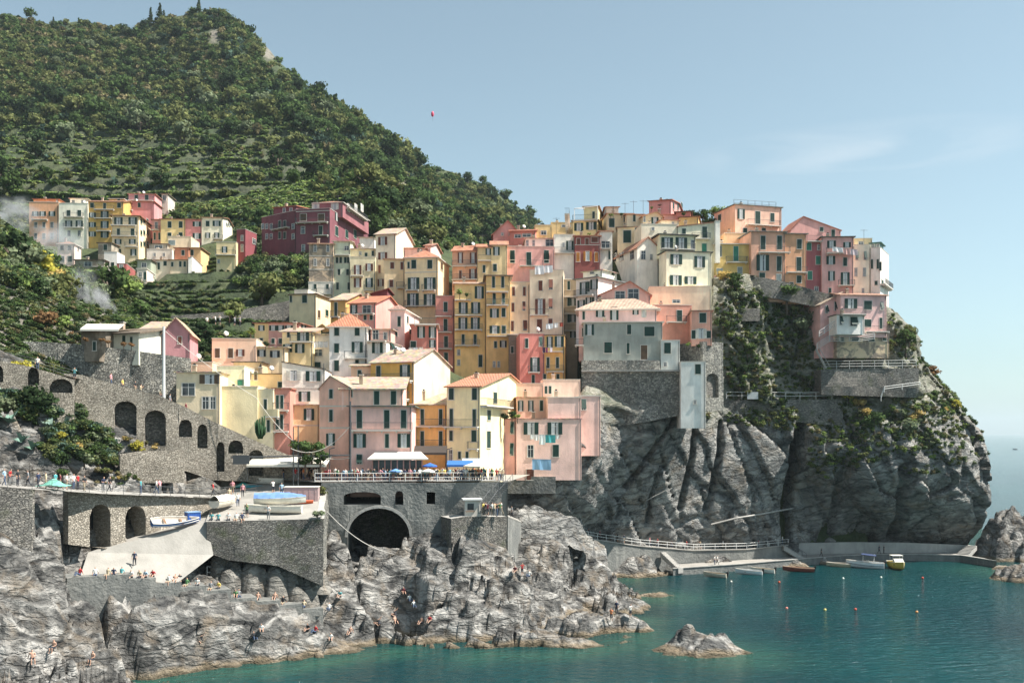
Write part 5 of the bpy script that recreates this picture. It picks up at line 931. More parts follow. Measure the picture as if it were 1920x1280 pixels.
# lane surface behind those walls
m = MB()
def lanestrip(ln, vv, wdt, m, dz=-.9):
    P = []
    for u, v in vv: q, t = onl(ln, u, .7); q2, _ = onl(ln, u, .7+wdt); z = ln.z(v, t)+dz; P.append(((q.x, q.y, z), (q2.x, q2.y, z)))
    for a, b in zip(P, P[1:]): m.poly([a[0], b[0], b[1], a[1]], 'paving')
lanestrip(L0, [(-60, 668), (0, 676), (60, 688), (150, 708)], 2.6, m, -.1); lanestrip(L1, [(120, 700), (155, 703), (230, 724), (300, 742), (350, 764), (400, 790), (470, 822), (548, 856)], 2.6, m)
tag(m.build('lane'), kind='structure')
# garden retaining walls on the left slope
arch_wall('retaining_wall', 'dry stone garden wall under yellow flowering bushes', 'wall', Line((225, 117), (350, 121)), [(225, 852), (262, 846), (346, 844)], [(225, 905), (346, 905)], [], .8, 'stone', wav=.15)
arch_wall('retaining_wall', 'stone retaining wall falling diagonally behind the terrace houses, upper left', 'wall', Line((-40, 150), (350, 170)), [(-40, 530), (0, 542), (80, 562), (170, 590), (260, 614), (350, 640)], [(-40, 640), (350, 680)], [], .8, 'stone', wav=.2)
arch_wall('retaining_wall', 'rubble wall under the red geranium terrace', 'wall', Line((-40, 131), (300, 137)), [(-40, 640), (60, 640), (150, 645), (235, 655), (300, 664), (358, 672)], [(-40, 700), (358, 770)], [], .8, 'stone_rubble', wav=.4, seed=4)
arch_wall('retaining_wall', 'low rough stone wall between rubble wall and diagonal wall, upper left', 'wall', Line((-40, 141), (150, 145)), [(-40, 596), (40, 600), (150, 618)], [(-40, 650), (150, 660)], [], .8, 'stone_rubble', wav=.4, seed=9)
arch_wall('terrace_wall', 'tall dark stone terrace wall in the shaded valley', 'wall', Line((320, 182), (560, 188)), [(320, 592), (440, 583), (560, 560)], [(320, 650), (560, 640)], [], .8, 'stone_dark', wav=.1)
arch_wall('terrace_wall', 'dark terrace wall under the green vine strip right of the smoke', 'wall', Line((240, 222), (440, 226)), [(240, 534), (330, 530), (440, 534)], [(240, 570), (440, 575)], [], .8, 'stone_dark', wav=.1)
# --- lower arcade and walkway above the ramp
L2 = Line((140, 104), (405, 119))
arch_wall('arcade_wall', 'lower stone wall with two round arches beside the boat ramp', 'wall', L2, [(128, 920), (200, 926), (300, 930), (408, 934)], [(128, 1020), (208, 1030), (300, 1005), (408, 965)], [(168, 207, 945, 1030), (235, 273, 948, 1012)], 1.0, 'stone', backmat='dark', rec=3.2, wav=.08)  # arch backs near black: the recess shade is put into their colour
m = MB()
for q in ([0, 1, 6, 7], [1, 2, 5, 6], [2, 3, 4, 5]): m.poly([WALK[i]+Vector((0, 0, .02)) for i in q], 'paving')
m.prism([WALK[0], WALK[1], WALK[1]-Vector((0, 0, 9)), WALK[0]-Vector((0, 0, 9))], (0, .5, 0), 'stone_dark')
tag(m.build('walkway'), kind='structure')
railing('walkway_railing', 'white post railing along the upper walkway on the left', [WALK[0], WALK[1], WALK[2], WALK[3], PX(480, 922, 126)], 1.05, (1.0, .5), 2.2, .022, 'metal')
# --- boat ramp and boat platform
m = MB()
for q in ([0, 1, 2, 8], [8, 2, 3, 7], [7, 3, 4, 6], [6, 4, 5]): m.poly([RAMP[i] for i in q], 'paving')
tag(m.build('boat_ramp'), kind='structure')
m = MB()
for q in ([0, 1, 2, 5], [5, 2, 3, 4]): m.poly([PLAT[i]+Vector((0, 0, .01)) for i in q], 'paving')
tag(m.build('boat_platform'), kind='structure')
L3 = Line((388, 112), (606, 114))
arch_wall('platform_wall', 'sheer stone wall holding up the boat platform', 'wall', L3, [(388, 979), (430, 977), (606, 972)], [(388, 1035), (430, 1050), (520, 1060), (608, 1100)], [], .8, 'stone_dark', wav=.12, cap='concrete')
L3b = Line((606, 114.2), (614, 127))
arch_wall('platform_wall', 'rough sunlit side wall of the boat platform', 'wall', L3b, [(606, 972), (614, 915)], [(606, 1100), (614, 1060)], [], .8, 'stone_rubble', wav=.3, cap='concrete')
for i, (u, v, D, a, b, h) in enumerate([(432, 1085, 113.5, 1.6, 1.4, 4.3), (475, 1092, 114, 1.9, 1.5, 4.6), (516, 1098, 114.5, 1.7, 1.4, 3.9), (562, 1100, 115, 2.1, 1.5, 3.6), (510, 1068, 116, 2.0, 1.3, 4.2), (568, 1062, 116.5, 2.6, 1.3, 3.8), (412, 1075, 114, 1.3, 1.4, 4.6)]):
    mound('boulder', ['tall slab of rock at the left under the boat platform', 'broad upright boulder under the middle of the boat platform', 'short rounded boulder next to the broad upright one', 'square brown boulder low at the right under the platform wall', 'brown boulder tucked up against the platform wall', 'long tilted brown boulder under the right end of the platform wall', 'narrow grey slab leaning at the platform corner'][i], u, v, D, a, b, h, 30+i, .22, 'rock_block', cat='boulder', pw=.45, skirt=2, base=1)
# --- stepped sea wall
m = MB(); ST = [(125, 245, 1079.5), (245, 292, 1084), (292, 340, 1092), (340, 386, 1099), (386, 433, 1106), (433, 482, 1121), (482, 526, 1126), (526, 567, 1133), (567, 606, 1141)]
L4 = Line((125, 101), (606, 113.5))
for i, (a, b, v) in enumerate(ST):
    t0, t1 = L4.s(a), L4.s(b); z = L4.z(v, (t0+t1)/2); m.box(t0+.003*i, t1+.003*i+.001, 0.01*i, 3.2 if i else 4.5, z-4.6, z, 'concrete_dark')
ss = tag(m.build('stepped_sea_wall', loc=(L4.A.x, L4.A.y, 0), rot=(0, 0, L4.rz)), 'long concrete sea wall stepping down to the rocks, people sitting on it', 'sea wall')
rr = [PX(388, 1078, 113), PX(430, 1082, 114), PX(455, 1090, 114.5), PX(520, 1103, 115.5), PX(600, 1120, 117)]
railing('hand_rail', 'double pipe handrail curving down behind the stepped sea wall', rr, 1.0, (1.0, .35), 3.2, .035)
STEPTOP = lambda u: L4
# --- plaza on its bridge
ZP = 18.35
L5 = Line((602, 125.5), (952, 128))
def zpx(v, D): return HZ-(v-VH)*D/FPX
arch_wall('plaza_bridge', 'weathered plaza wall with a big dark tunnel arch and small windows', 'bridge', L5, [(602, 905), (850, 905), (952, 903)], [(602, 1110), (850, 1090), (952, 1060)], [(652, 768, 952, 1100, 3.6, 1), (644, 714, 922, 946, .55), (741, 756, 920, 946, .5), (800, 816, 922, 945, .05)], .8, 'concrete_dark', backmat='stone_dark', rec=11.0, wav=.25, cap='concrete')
m = MB(); n = 14; zt = L5.z(952, L5.s(710)); t0, t1 = L5.s(652), L5.s(768)
pr = [((t0+t1)/2-(t1-t0)/2*math.cos(math.pi*i/n), zt-3.6+3.6*math.sin(math.pi*i/n)) for i in range(n+1)]; pr2 = [((t0+t1)/2-((t1-t0)/2+.35)*math.cos(math.pi*i/n), zt-3.6+3.95*math.sin(math.pi*i/n)) for i in range(n+1)]
for i in range(n): m.prism([(pr[i][0], -.35, pr[i][1]), (pr[i+1][0], -.35, pr[i+1][1]), (pr2[i+1][0], -.35, pr2[i+1][1]), (pr2[i][0], -.35, pr2[i][1])], (0, .3, 0), 'concrete')
pb = [o for o in col.objects if o.name == 'plaza_bridge'][0]
m.build('arch_ring', pb)
m = MB(); q = [onl(L5, 602, .2)[0], onl(L5, 956, .2)[0]]
m.poly([(q[0].x, q[0].y, ZP), (q[1].x, q[1].y, ZP), (q[1].x+3, q[1].y+20, ZP), (q[0].x-2, q[0].y+20, ZP)], 'paving'); m.poly([(q[0].x, q[0].y, ZP), (q[0].x-2, q[0].y+20, ZP), (PLAT[4].x, PLAT[4].y+8, ZP), (PLAT[4].x, PLAT[4].y, ZP)], 'paving')
tag(m.build('plaza'), kind='structure')
PR = []
for u in (590, 602, 640, 700, 760, 820, 880, 928): c_, t = onl(L5, u, .25); PR.append((c_.x, c_.y, ZP+.0))
railing('plaza_railing', 'pale railing along the edge of the crowded plaza', PR, 1.1, (1.0, .5, .12), 1.7, .035)
mound('bridge_rock', 'shaded rock buttress left of the tunnel arch', 628, 1085, 125, 2.6, 2.2, 7.0, 51, .26, cat='rock', pw=.6, skirt=3, base=1)
mound('bridge_rock', 'shaded smooth rock slope right of the tunnel arch', 800, 1075, 126, 4.6, 3.2, 5.4, 53, .28, cat='rock', pw=.8, skirt=3, base=1)
# --- kiosk terrace
L6 = Line((846, 123.6), (950, 126.5))
arch_wall('kiosk_terrace_wall', 'plain concrete wall under the ticket kiosk terrace', 'wall', L6, [(846, 972), (870, 968), (950, 968)], [(846, 1045), (950, 1040)], [], 4.2, 'stone_dark', wav=.1, cap='concrete')
k = PX(872, 969, 125); t = empty('kiosk', (k.x, k.y, k.z), R(8), 'little white kiosk with a flat overhanging roof below the plaza', 'kiosk')
m = MB(); m.box(0, 2.0, 0, 1.8, -.3, 2.1, 'trim'); m.build('wall', t); m = MB(); m.box(-.3, 2.2, -.3, 2.0, 2.1, 2.28, 'white_metal'); m.build('roof', t)
m = MB(); m.box(.3, 1.1, -.04, -.001, .9, 1.7, 'glass_dark'); m.build('window', t); m = MB(); m.box(.05, 1.25, -.3, -.041, .68, .76, 'wood'); m.build('counter', t)
# metal stair from plaza to kiosk terrace
def stair(name, label, a, b, wd, n, mat='concrete', rail=True, cat='staircase'):
    a, b = Vector(a), Vector(b); d = (b-a); dh = Vector((d.x, d.y, 0)); L = dh.length; dh.normalize(); s = Vector((-dh.y, dh.x, 0)); m = MB()
    for i in range(n):
        z = a.z+(b.z-a.z)*(i+.5)/n; p = a+dh*L*i/n; q = a+dh*L*(i+1)/n+dh*.004; M4 = [p, q, q+s*wd, p+s*wd]
        m.prism([(x.x, x.y, z) for x in M4], (0, 0, -.9 if mat != 'metal' else -.06), mat)
    if rail:
        for o in (0, wd): m.tube([a+s*o+Vector((0, 0, 1)), b+s*o+Vector((0, 0, 1))], .035, 'metal', 4); [m.tube([a+(b-a)*i/5+s*o, a+(b-a)*i/5+s*o+Vector((0, 0, 1))], .03, 'metal', 4) for i in range(6)]
    return tag(m.build(name), label, cat)
c1 = PX(948, 905, 127); c1.z = ZP; c2 = PX(922, 932, 125.5); c3 = PX(897, 962, 124.2)
stair('metal_staircase', 'dark metal stairs dropping from the plaza end to a landing', c1, c2, 1.4, 9, 'metal'); stair('metal_staircase', 'lower flight of dark metal stairs reaching the kiosk terrace', c2+Vector((-.2, .2, 0)), c3, 1.4, 10, 'metal')
# --- cliff path with its sea wall
PT = [(945, 966, 128), (985, 982, 148), (1050, 999, 162), (1120, 1013, 168), (1200, 1024, 174), (1300, 1032, 180), (1400, 1030, 184), (1478, 1022, 188)]
pth = [PX(*p) for p in PT]; m = MB(); wl = MB()
for a, b in zip(pth, pth[1:]):
    o = Vector((0, 3.2, 0)); m.poly([a, b, b+o, a+o], 'paving'); wl.prism([a-Vector((0, .15, -.02)), b-Vector((0, .15, -.02)), (b.x, b.y-.15, -2.5), (a.x, a.y-.15, -2.5)], (0, .5, 0), 'concrete_dark')
    e_ = (b-a).normalized()
    m.prism([a+Vector((0, -.35, .021)), b+Vector((0, -.35, .021)), b+Vector((0, .25, .021)), a+Vector((0, .25, .021))], (0, 0, .14), 'paving')
tag(m.build('cliff_path'), kind='structure'); tag(wl.build('path_sea_wall'), 'concrete sea wall carrying the path along the foot of the cliff', 'sea wall')
railing('path_railing', 'double rail fence along the path at the foot of the cliff', [p+Vector((0, -.1, .15)) for p in pth[1:]], 1.05, (1.0, .55), 2.2, .04)
QT = [(1262, 1066, 171.5), (1380, 1058, 177), (1500, 1048, 184.5), (1580, 1042, 189.5), (1640, 1039, 191.6), (1720, 1039, 191.6), (1800, 1041, 190), (1868, 1052, 181.5)]
qp = [PX(*p) for p in QT]; m = MB()
for p in qp: p.z = 1.2
for a, b in zip(qp, qp[1:]):
    m.poly([a, b, b+Vector((0, 5, 0)), a+Vector((0, 5, 0))], 'paving'); m.prism([a-Vector((0, .1, .01)), b-Vector((0, .1, .01)), (b.x, b.y-.1, -3), (a.x, a.y-.1, -3)], (0, .4, 0), 'concrete_dark'); m.prism([a+Vector((0, -.25, .01)), b+Vector((0, -.25, .01)), b+Vector((0, .3, .01)), a+Vector((0, .3, .01))], (0, 0, .12), 'concrete')
tag(m.build('quay'), kind='structure')
Lq = Line((1488, 192), (1822, 196)); arch_wall('harbour_wall', 'long pale concrete wall behind the moored boats', 'wall', Lq, [(1488, 1018), (1600, 1016), (1700, 1017), (1822, 1022)], [(1488, 1056), (1822, 1056)], [], .9, 'concrete', cap='paving', wav=.03)
stair('stone_staircase', 'narrow concrete steps from the path down to the quay, left of the boats', PX(1238, 1034, 175.5), PX(1272, 1066, 171.5), 1.1, 12, rail=False)
stair('stone_staircase', 'concrete steps with a rail linking path and quay near the cliff cleft', PX(1470, 1022, 186.5), PX(1512, 1047, 187), 1.8, 11)
stair('stone_staircase', 'short concrete steps at the right end of the harbour wall', PX(1812, 1044, 190), PX(1832, 1022, 194), 2.2, 9, rail=False)
# --- stone bastion and cliff walls
Z(900, 480, 4.13); fu = lambda u, v: (U(u), Vv(v))
L7 = Line((U(785), 166.2), (U(1560), 165.0))
arch_wall('stone_bastion', 'massive rubble stone bastion under the grey cement house', 'wall', L7, [fu(785, 806), fu(1400, 806), fu(1402, 892), fu(1560, 892)], [fu(785, 1260), fu(1000, 1330), fu(1300, 1280), fu(1560, 1230)], [], 9, 'stone_rubble', wav=.5, batter=.04, cap='concrete', seed=2)
m = MB(); a0, a1 = L7.s(U(785)), L7.s(U(1556)); z = L7.z(Vv(885), a0); m.box(a0, a1, -.75, .3, z-.25, z, 'concrete'); m.build('string_ledge', [o for o in col.objects if o.name == 'stone_bastion'][0])
arch_wall('retaining_wall', 'tall grey stone wall with a blind arch right of the white tower', 'wall', Line((1318, 166.5), (1356, 169)), [(1318, 640), (1356, 642)], [(1318, 770), (1356, 770)], [(1325, 1347, 700, 745, .9)], 6, 'stone_rubble', backmat='stone_dark', rec=.6, wav=.1)
arch_wall('retaining_wall', 'curving street wall on the cliff top below the orange houses', 'wall', Line((1378, 187), (1575, 188.5)), [(1378, 517), (1430, 520), (1480, 530), (1530, 545), (1575, 556)], [(1378, 545), (1480, 565), (1575, 585)], [], 9, 'stone_dark', wav=.1, seed=5)
arch_wall('retaining_wall', 'small square stone wall of the vegetable plot on the cliff', 'wall', Line((1345, 183), (1425, 184)), [(1345, 578), (1425, 578)], [(1345, 602), (1425, 602)], [], 5, 'stone_dark', wav=.1, cap='ground')
arch_wall('retaining_wall', 'dark terrace wall with a wire fence under the garden shed', 'wall', Line((1540, 184), (1722, 185)), [(1540, 692), (1722, 690)], [(1540, 740), (1722, 745)], [], 6, 'stone_dark', wav=.3, cap='ground')
arch_wall('retaining_wall', 'long dark terrace wall under the cactus fence', 'wall', Line((1352, 183), (1580, 185.5)), [(1352, 750), (1580, 748)], [(1352, 778), (1470, 788), (1580, 800)], [], 7, 'stone_dark', wav=.4, cap='ground', seed=8)
railing('garden_fence', 'pale pipe fence along the garden terrace with a white board', [PX(1362, 748, 182.8), PX(1420, 748, 183.6), PX(1500, 749, 184.4), PX(1560, 748, 185.2)], 1.3, (1.0, .5), 2.5, .04)
railing('garden_fence', 'thin fence round the upper garden terrace, ending in a tall post', [PX(1545, 692, 184), PX(1640, 691, 184.5), PX(1718, 690, 185)], 1.5, (1.0, .66, .33), 2.5, .03)
railing('steel_stair_rail', 'bright steel handrails of the zigzag stair below the cliff-edge house', [PX(1532, 655, 183), PX(1556, 640, 183.5), PX(1612, 640, 184), PX(1640, 636, 184)], 1.1, (1.0, .7, .4, .1), 2, .045)
railing('steel_stair_rail', 'steel rail climbing to the door of the cliff-edge house', [PX(1536, 632, 183), PX(1566, 612, 183.5)], 1.1, (1.0, .6, .2), 1.2, .05)
railing('path_rail', 'lone pale rail bending round the cliff path at the far right', [PX(1652, 752, 182), PX(1658, 735, 182), PX(1725, 726, 183)], 1.0, (1.0, .6), 3, .05)
m = MB(); m.tube([PX(1530, 655, 183), PX(1549, 690, 183.6)], .22, 'concrete', 4); m.tube([PX(1536, 652, 182.8), PX(1555, 685, 183.4)], .06, 'concrete', 4); tag(m.build('concrete_ramp'), 'thin slanting concrete gutter running down to the garden terrace', 'gutter')
m = MB(); m.box(0, 2.0, -.06, 0, 0, 1.3, 'curtain'); tag(m.build('sign_board', loc=PX(1401, 748, 182.8)), 'blank white board fixed to the garden fence', 'sign board')
m = MB(); m.tube([cliff_hit(1212, 938)+Vector((0, .3, 0)), cliff_hit(1228, 929)+Vector((1.6, -.9, .9))], .09, 'concrete', 4); tag(m.build('fallen_pole'), 'short pale pole jutting from the cliff slabs above the path', 'pole')
m = MB(); P8 = [cliff_hit(u, v)+Vector((0, -.7, 0)) for u, v in ((1332, 982), (1380, 970), (1430, 962), (1485, 952))]; m.tube(P8, .16, 'concrete', 4); tag(m.build('diagonal_ledge'), 'thin pale ledge rising across the rocks above the path', 'ledge')
# --- masts, crane beam, cables
def mast(label, u, v0, v1, D, r, mat='white_metal', extra=None):
    m = MB(); a, b = PX(u, v1, D), PX(u, v0, D); m.tube([a, b], [r, r*.75], mat, 8)
    o = m.build('mast'); return tag(o, label, 'mast')
mast('tall white mast rising beside the lane wall', 307, 612, 752, 128, .22); mast('thin grey double pole left, at the boat platform', 550, 800, 912, 127, .09, 'metal'); mast('thin grey double pole right, at the boat platform', 559, 798, 912, 127, .09, 'metal'); mast('grey crane post in front of the pink plaza house', 657, 752, 905, 126.5, .13, 'metal')
mast('bare lamp post on the cliff path right of the stone wall', 1354, 630, 735, 157, .06, 'metal')
m = MB(); a, b = PX(432, 857, 127), PX(656, 853, 127); m.tube([a, b], .11, 'metal', 6); cb = tag(m.build('crane_beam'), 'long horizontal steel beam spanning above the boat platform', 'beam')
m = MB(); p = PX(437, 870, 126.8); m.box(p.x, p.x+2.1, p.y-.1, p.y, p.z, p.z+1.15, 'metal'); m.build('panel', cb, None)
def cable(label, a, b, sag, r=.035, mat='metal'):
    a, b = PX(*a), PX(*b); m = MB(); P = [a+(b-a)*i/20-Vector((0, 0, sag*4*(i/20)*(1-i/20))) for i in range(21)]; m.tube(P, r, mat, 4); return tag(m.build('cable'), label, 'cable')
cable('thick mooring rope sagging across the cove in front of the tunnel arch', (590, 932, 122), (880, 988, 127), 5.2, .06, 'concrete')
cable('overhead wire running from the white mast down towards the crane', (309, 620, 128), (480, 745, 128), .4, .03, 'trim'); cable('overhead wire from the middle of the alley houses to the pink plaza house', (480, 745, 128), (655, 858, 127), 2.6, .03, 'trim')
cable('loose hanging wire looping before the vine arbour', (545, 840, 126), (655, 800, 127), 1.6, .03, 'trim')
# --- restaurant pavilion, canopies, parasols
Z(560, 600, 4.74)
t = empty('restaurant_pavilion', (0, 0, 0), 0, 'glazed restaurant porch with a wide cream lean-to roof, on the plaza', 'pavilion')
Lp = Line((U(640), 128), (U(1120), 128.4)); t.location = (Lp.A.x, Lp.A.y, ZP); t.rotation_euler = (0, 0, Lp.rz); Wp = Lp.L
m = MB(); m.prism([(-.4, -.6, 2.75), (Wp+.5, -.6, 2.75), (Wp-.6, 3.0, 3.6), (.4, 3.0, 3.6)], (0, 0, .14), 'trim'); m.build('roof', t)
m = MB(); m.box(.1, Wp-.2, 0, .12, 0, .9, 'plaster'); m.build('low_wall', t, 'dca79b')
for i in range(9): m = MB(); x = .15+(Wp-.55)*i/8; m.box(x, x+.14, -.03, .12, .9, 2.7, 'paint'); m.build('post', t, 'c98f84')
for i in range(8): m = MB(); x = .15+(Wp-.55)*i/8; m.box(x+.15, x+(Wp-.55)/8-.01, .04, .07, .91, 2.68, 'glass_dark'); m.build('window', t)
def canopy(name, label, u0, u1, v, D, dep, h, mat, colr, slope=.5, cat='awning', posts=True):
    ln = Line((u0, D), (u1, D+.3)); t = empty(name, (ln.A.x, ln.A.y, ZP), ln.rz, label, cat); W = ln.L; z = HZ-(v-VH)*D/FPX-ZP
    m = MB(); m.prism([(0, 0, z), (W, 0, z), (W, dep, z+slope), (0, dep, z+slope)], (0, 0, .07), mat); m.box(0, W, -.03, .03, z-.22, z-.001, mat); m.build('cover', t, colr)
    if posts: m = MB(); [m.tube([(x, .1, 0), (x, .1, z)], .04, 'metal', 5) for x in (.1, W-.1)]; m.build('frame', t)
    return t
canopy('shop_awning', 'dark brown shop awning under the orange yellow house', U(1020), U(1320), Vv(1182), 135, 2.6, 2.8, 'cloth', '3a3430', .9)
canopy('cafe_canopy', 'broad white cafe canopy beside the arched lane wall', 462, 612, 872, 127.5, 5, 2.6, 'cloth', 'd9d4c8', 1.1)
canopy('beach_canopy', 'small blue tarpaulin roof over a stall on the plaza', 838, 888, 872, 130, 2.2, 2.3, 'cloth', '2f66a8', .5)
canopy('beach_canopy', 'tiny pale striped awning beside the blue tarpaulin', 868, 908, 868, 131.5, 2.0, 2.3, 'cloth', 'b8c8d6', .5)
def parasol(label, u, v, D, r, colr, zg=ZP, name='parasol'):
    p = PX(u, v, D); h = max(1.6, p.z-zg); t = empty(name, (p.x, p.y, zg), rnd.random()*3, label, 'parasol'); m = MB(); m.tube([(0, 0, 0), (0, 0, h)], .035, 'metal', 5); m.build('pole', t)
    m = MB(); n = 8; c = (0, 0, h+.05); ring = [(r*math.cos(i*2*math.pi/n), r*math.sin(i*2*math.pi/n), h-r*.32) for i in range(n)]
    for i in range(n): m.poly([c, ring[i], ring[(i+1) % n]], 'cloth'); a, b = ring[i], ring[(i+1) % n]; m.poly([a, (a[0], a[1], a[2]-.15), (b[0], b[1], b[2]-.15), b], 'cloth')
    m.build('shade', t, colr)
parasol('large square cream parasol near the end of the plaza', 896, 864, 128.5, 1.9, 'd6cfbc'); parasol('bright blue pointed parasol on the plaza', 806, 868, 128.5, 1.0, '2a62b4'); parasol('small white parasol in the plaza crowd beneath the blue one', 803, 879, 127.5, .9, 'e2ded2'); parasol('blue and white parasol by the pink restaurant', 742, 880, 127.2, .75, '6a93c4')
# --- stairs etc on the upper cliff, laundry
def laundry(label, pts, items, D, name='laundry_line'):
    a, b = PX(*pts[0], D), PX(*pts[1], D); t = empty(name, a, math.atan2((b-a).y, (b-a).x), label, 'laundry'); L = math.hypot(b.x-a.x, b.y-a.y); dz = b.z-a.z
    m = MB(); m.tube([(0, 0, 0), (L/2, 0, dz/2-.08), (L, 0, dz)], .02, 'metal', 4); m.build('line', t)
    for (f0, f1, dr, c) in items:
        m = MB(); n = 5
        for i in range(n):
            x0, x1 = L*(f0+(f1-f0)*i/n), L*(f0+(f1-f0)*(i+1)/n); y0, y1 = .08*math.sin(i*2.3), .08*math.sin((i+1)*2.3); z0, z1 = dz*x0/L, dz*x1/L
            m.poly([(x0, y0*.2, z0), (x1, y1*.2, z1), (x1, y1, z1-dr), (x0, y0, z0-dr)], 'cloth')
        m.build('sheet' if dr > .8 else 'towel', t, c)
laundry('row of white and turquoise towels drying under the pink house windows', [(994, 814), (1048, 815)], [(0, .14, .7, 'e8e8e6'), (.15, .3, .9, 'e8e8e6'), (.32, .52, 1.5, 'e4ecec'), (.53, .88, 1.2, '4aa5a8'), (.9, 1, .6, 'e8e8e6')], 148.4)
laundry('large pale blue sheets hanging on the pink wall above the brown door', [(998, 860), (1034, 861)], [(0, .98, 1.6, '86afd0')], 148.4)
laundry('pale sheets hung out below the tall rose pink house balcony', [(1561, 462), (1608, 468)], [(0, .42, .9, 'ece6e4'), (.45, .7, 1.2, 'd9a8a0'), (.72, 1, 1.1, 'd9c4c6')], 187.2)
laundry('white sheets drying on the rooftop of the wide beige house', [(1003, 499), (1038, 497)], [(0, .5, 1.5, 'efeeee'), (.52, .95, 1.3, 'efeeee')], 179.2)
laundry('dark clothes and one pink shirt on the coral house balcony', [(1018, 651), (1040, 651)], [(0, .2, .9, '3a2a50'), (.25, .4, .9, '8a3a70'), (.6, .8, .8, 'e8e4f0')], 167.4)
laundry('white washing hung above the black awning of the white house', [(586, 640), (615, 640)], [(0, .3, 1.0, 'efeeee'), (.32, .7, .9, 'e6e6e6'), (.72, 1, .9, 'efeeee')], 153.4)
laundry('pale washing strung along the dusty red house', [(766, 652), (800, 650)], [(0, .2, .8, 'e8e8e6'), (.22, .5, .7, 'cfd8e0'), (.55, .8, .8, 'e4ddd0')], 158.5)
laundry('washing on the roof terrace of the coral house', [(1024, 607), (1056, 604)], [(0, .4, .9, 'e0e6ea'), (.45, .7, .8, 'e8e8e6'), (.8, 1, .7, 'a04a3a')], 168)

arch_wall('foundation_wall', 'grey concrete footing under the pink houses at the quay stairs', 'wall', Line((912, 149.6), (1042, 149.4)), [(912, 893), (1042, 893)], [(912, 925), (1042, 925)], [], 6, 'concrete_dark', wav=.1)

mound('rock', 'dark shaded rock bank under the pink quay houses', 985, 985, 147, 8, 3.5, 2.8, 61, .3, 'rock_cliff', pw=.7, skirt=6, base=1)
mound('rock', 'rough rocks between the ticket kiosk and the cliff foot', 1040, 1000, 153, 6, 3, 3.2, 63, .3, 'rock_cliff', pw=.7, skirt=6, base=1)

t = canopy('terrace_awning', 'long white awning over the geranium terrace on the left bank', 150, 222, 617, 132.5, 2.4, 2.6, 'cloth', 'ddd8cc', .9, posts=False)

mound('rock', 'mossy rocks at the end of the walkway below the lane', 385, 912, 127.5, 3.4, 2.0, 2.4, 67, .24, 'rock_block', pw=.7, skirt=3, base=1)
def lean(name, label, u, v, D, pts, r, mat, cat): m = MB(); p = PX(u, v, D); [m.tube([p+Vector(a), p+Vector(b)], r, mat, 5) for a, b in pts]; return tag(m.build(name), label, cat)
lean('street_lamp', 'iron wall lamp post at the plaza by the yellow house', 838, 902, 131, [((0, 0, 0), (0, 0, 4.2)), ((0, 0, 4.2), (.7, -.2, 4.4))], .06, 'metal', 'lamp')
lean('street_lamp', 'lamp post at the left end of the plaza railing', 618, 903, 127.5, [((0, 0, 0), (0, 0, 4.2)), ((0, 0, 4.2), (.7, -.2, 4.4))], .06, 'metal', 'lamp')
# ================================================================ vegetation
rg = np.random.default_rng(11)
def crown_tpl(nl, nleaf, leaf, seed, flat=.85, core=True, cone=False):
    r = np.random.default_rng(seed); C = r.normal(size=(nl, 3)); C /= np.linalg.norm(C, axis=1)[:, None]; C *= r.uniform(.25, .62, (nl, 1)); C[:, 2] = C[:, 2]*flat*.8+.1
    if cone: C[:, 2] = np.linspace(-.7, .9, nl); C[:, :2] *= (1.05-C[:, 2:3])*.45
    Rr = r.uniform(.32, .52, nl); 
    if cone: Rr = .42*(1.15-np.linspace(0, 1, nl))+.08
    per = nleaf//nl; V = []; F = []; K = []; b = 0
    for i in range(nl):
        lb = r.uniform(.82, 1.18); d = r.normal(size=(per, 3)); d /= np.linalg.norm(d, axis=1)[:, None]; d[:, 2] = np.abs(d[:, 2])*np.where(r.random(per) < .78, 1, -1)
        p = C[i]+d*Rr[i]*r.uniform(.75, 1.12, (per, 1))*np.array([1, 1, flat]); nrm = d+r.normal(size=(per, 3))*.55; nrm /= np.linalg.norm(nrm, axis=1)[:, None]
        t = np.cross(nrm, r.normal(size=(per, 3))); t /= np.linalg.norm(t, axis=1)[:, None]; s = np.cross(nrm, t); q = leaf*r.uniform(.6, 1.35, (per, 1))
        V.append(np.stack([p-t*q, p-s*q*.7, p+t*q, p+s*q*.7], 1).reshape(-1, 3)); F.append(np.arange(per*4).reshape(-1, 4)+b); b += per*4; K.append(np.repeat(lb*r.uniform(.75, 1.25, per), 4))
        if core:
            o = np.array([(1, 0, 0), (0, 1, 0), (-1, 0, 0), (0, -1, 0), (.0, 0, 1), (0, 0, -1)], float)*Rr[i]*.72*np.array([1, 1, flat])+C[i]
            V.append(o); F.append(np.array([(0, 1, 4, 4), (1, 2, 4, 4), (2, 3, 4, 4), (3, 0, 4, 4), (1, 0, 5, 5), (2, 1, 5, 5), (3, 2, 5, 5), (0, 3, 5, 5)])+b); b += 6; K.append(np.full(6, lb*.8))
    return np.concatenate(V), np.concatenate(F), np.concatenate(K)
def tri_mesh(name, V, F, cols):
    """quads, degenerate ones split off as triangles"""
    T = F[F[:, 2] == F[:, 3]][:, :3]; Q = F[F[:, 2] != F[:, 3]]
    A = np.concatenate([T, Q[:, :3], Q[:, [0, 2, 3]]]); return fast_mesh(name, V, A, 'foliage', False, cols)
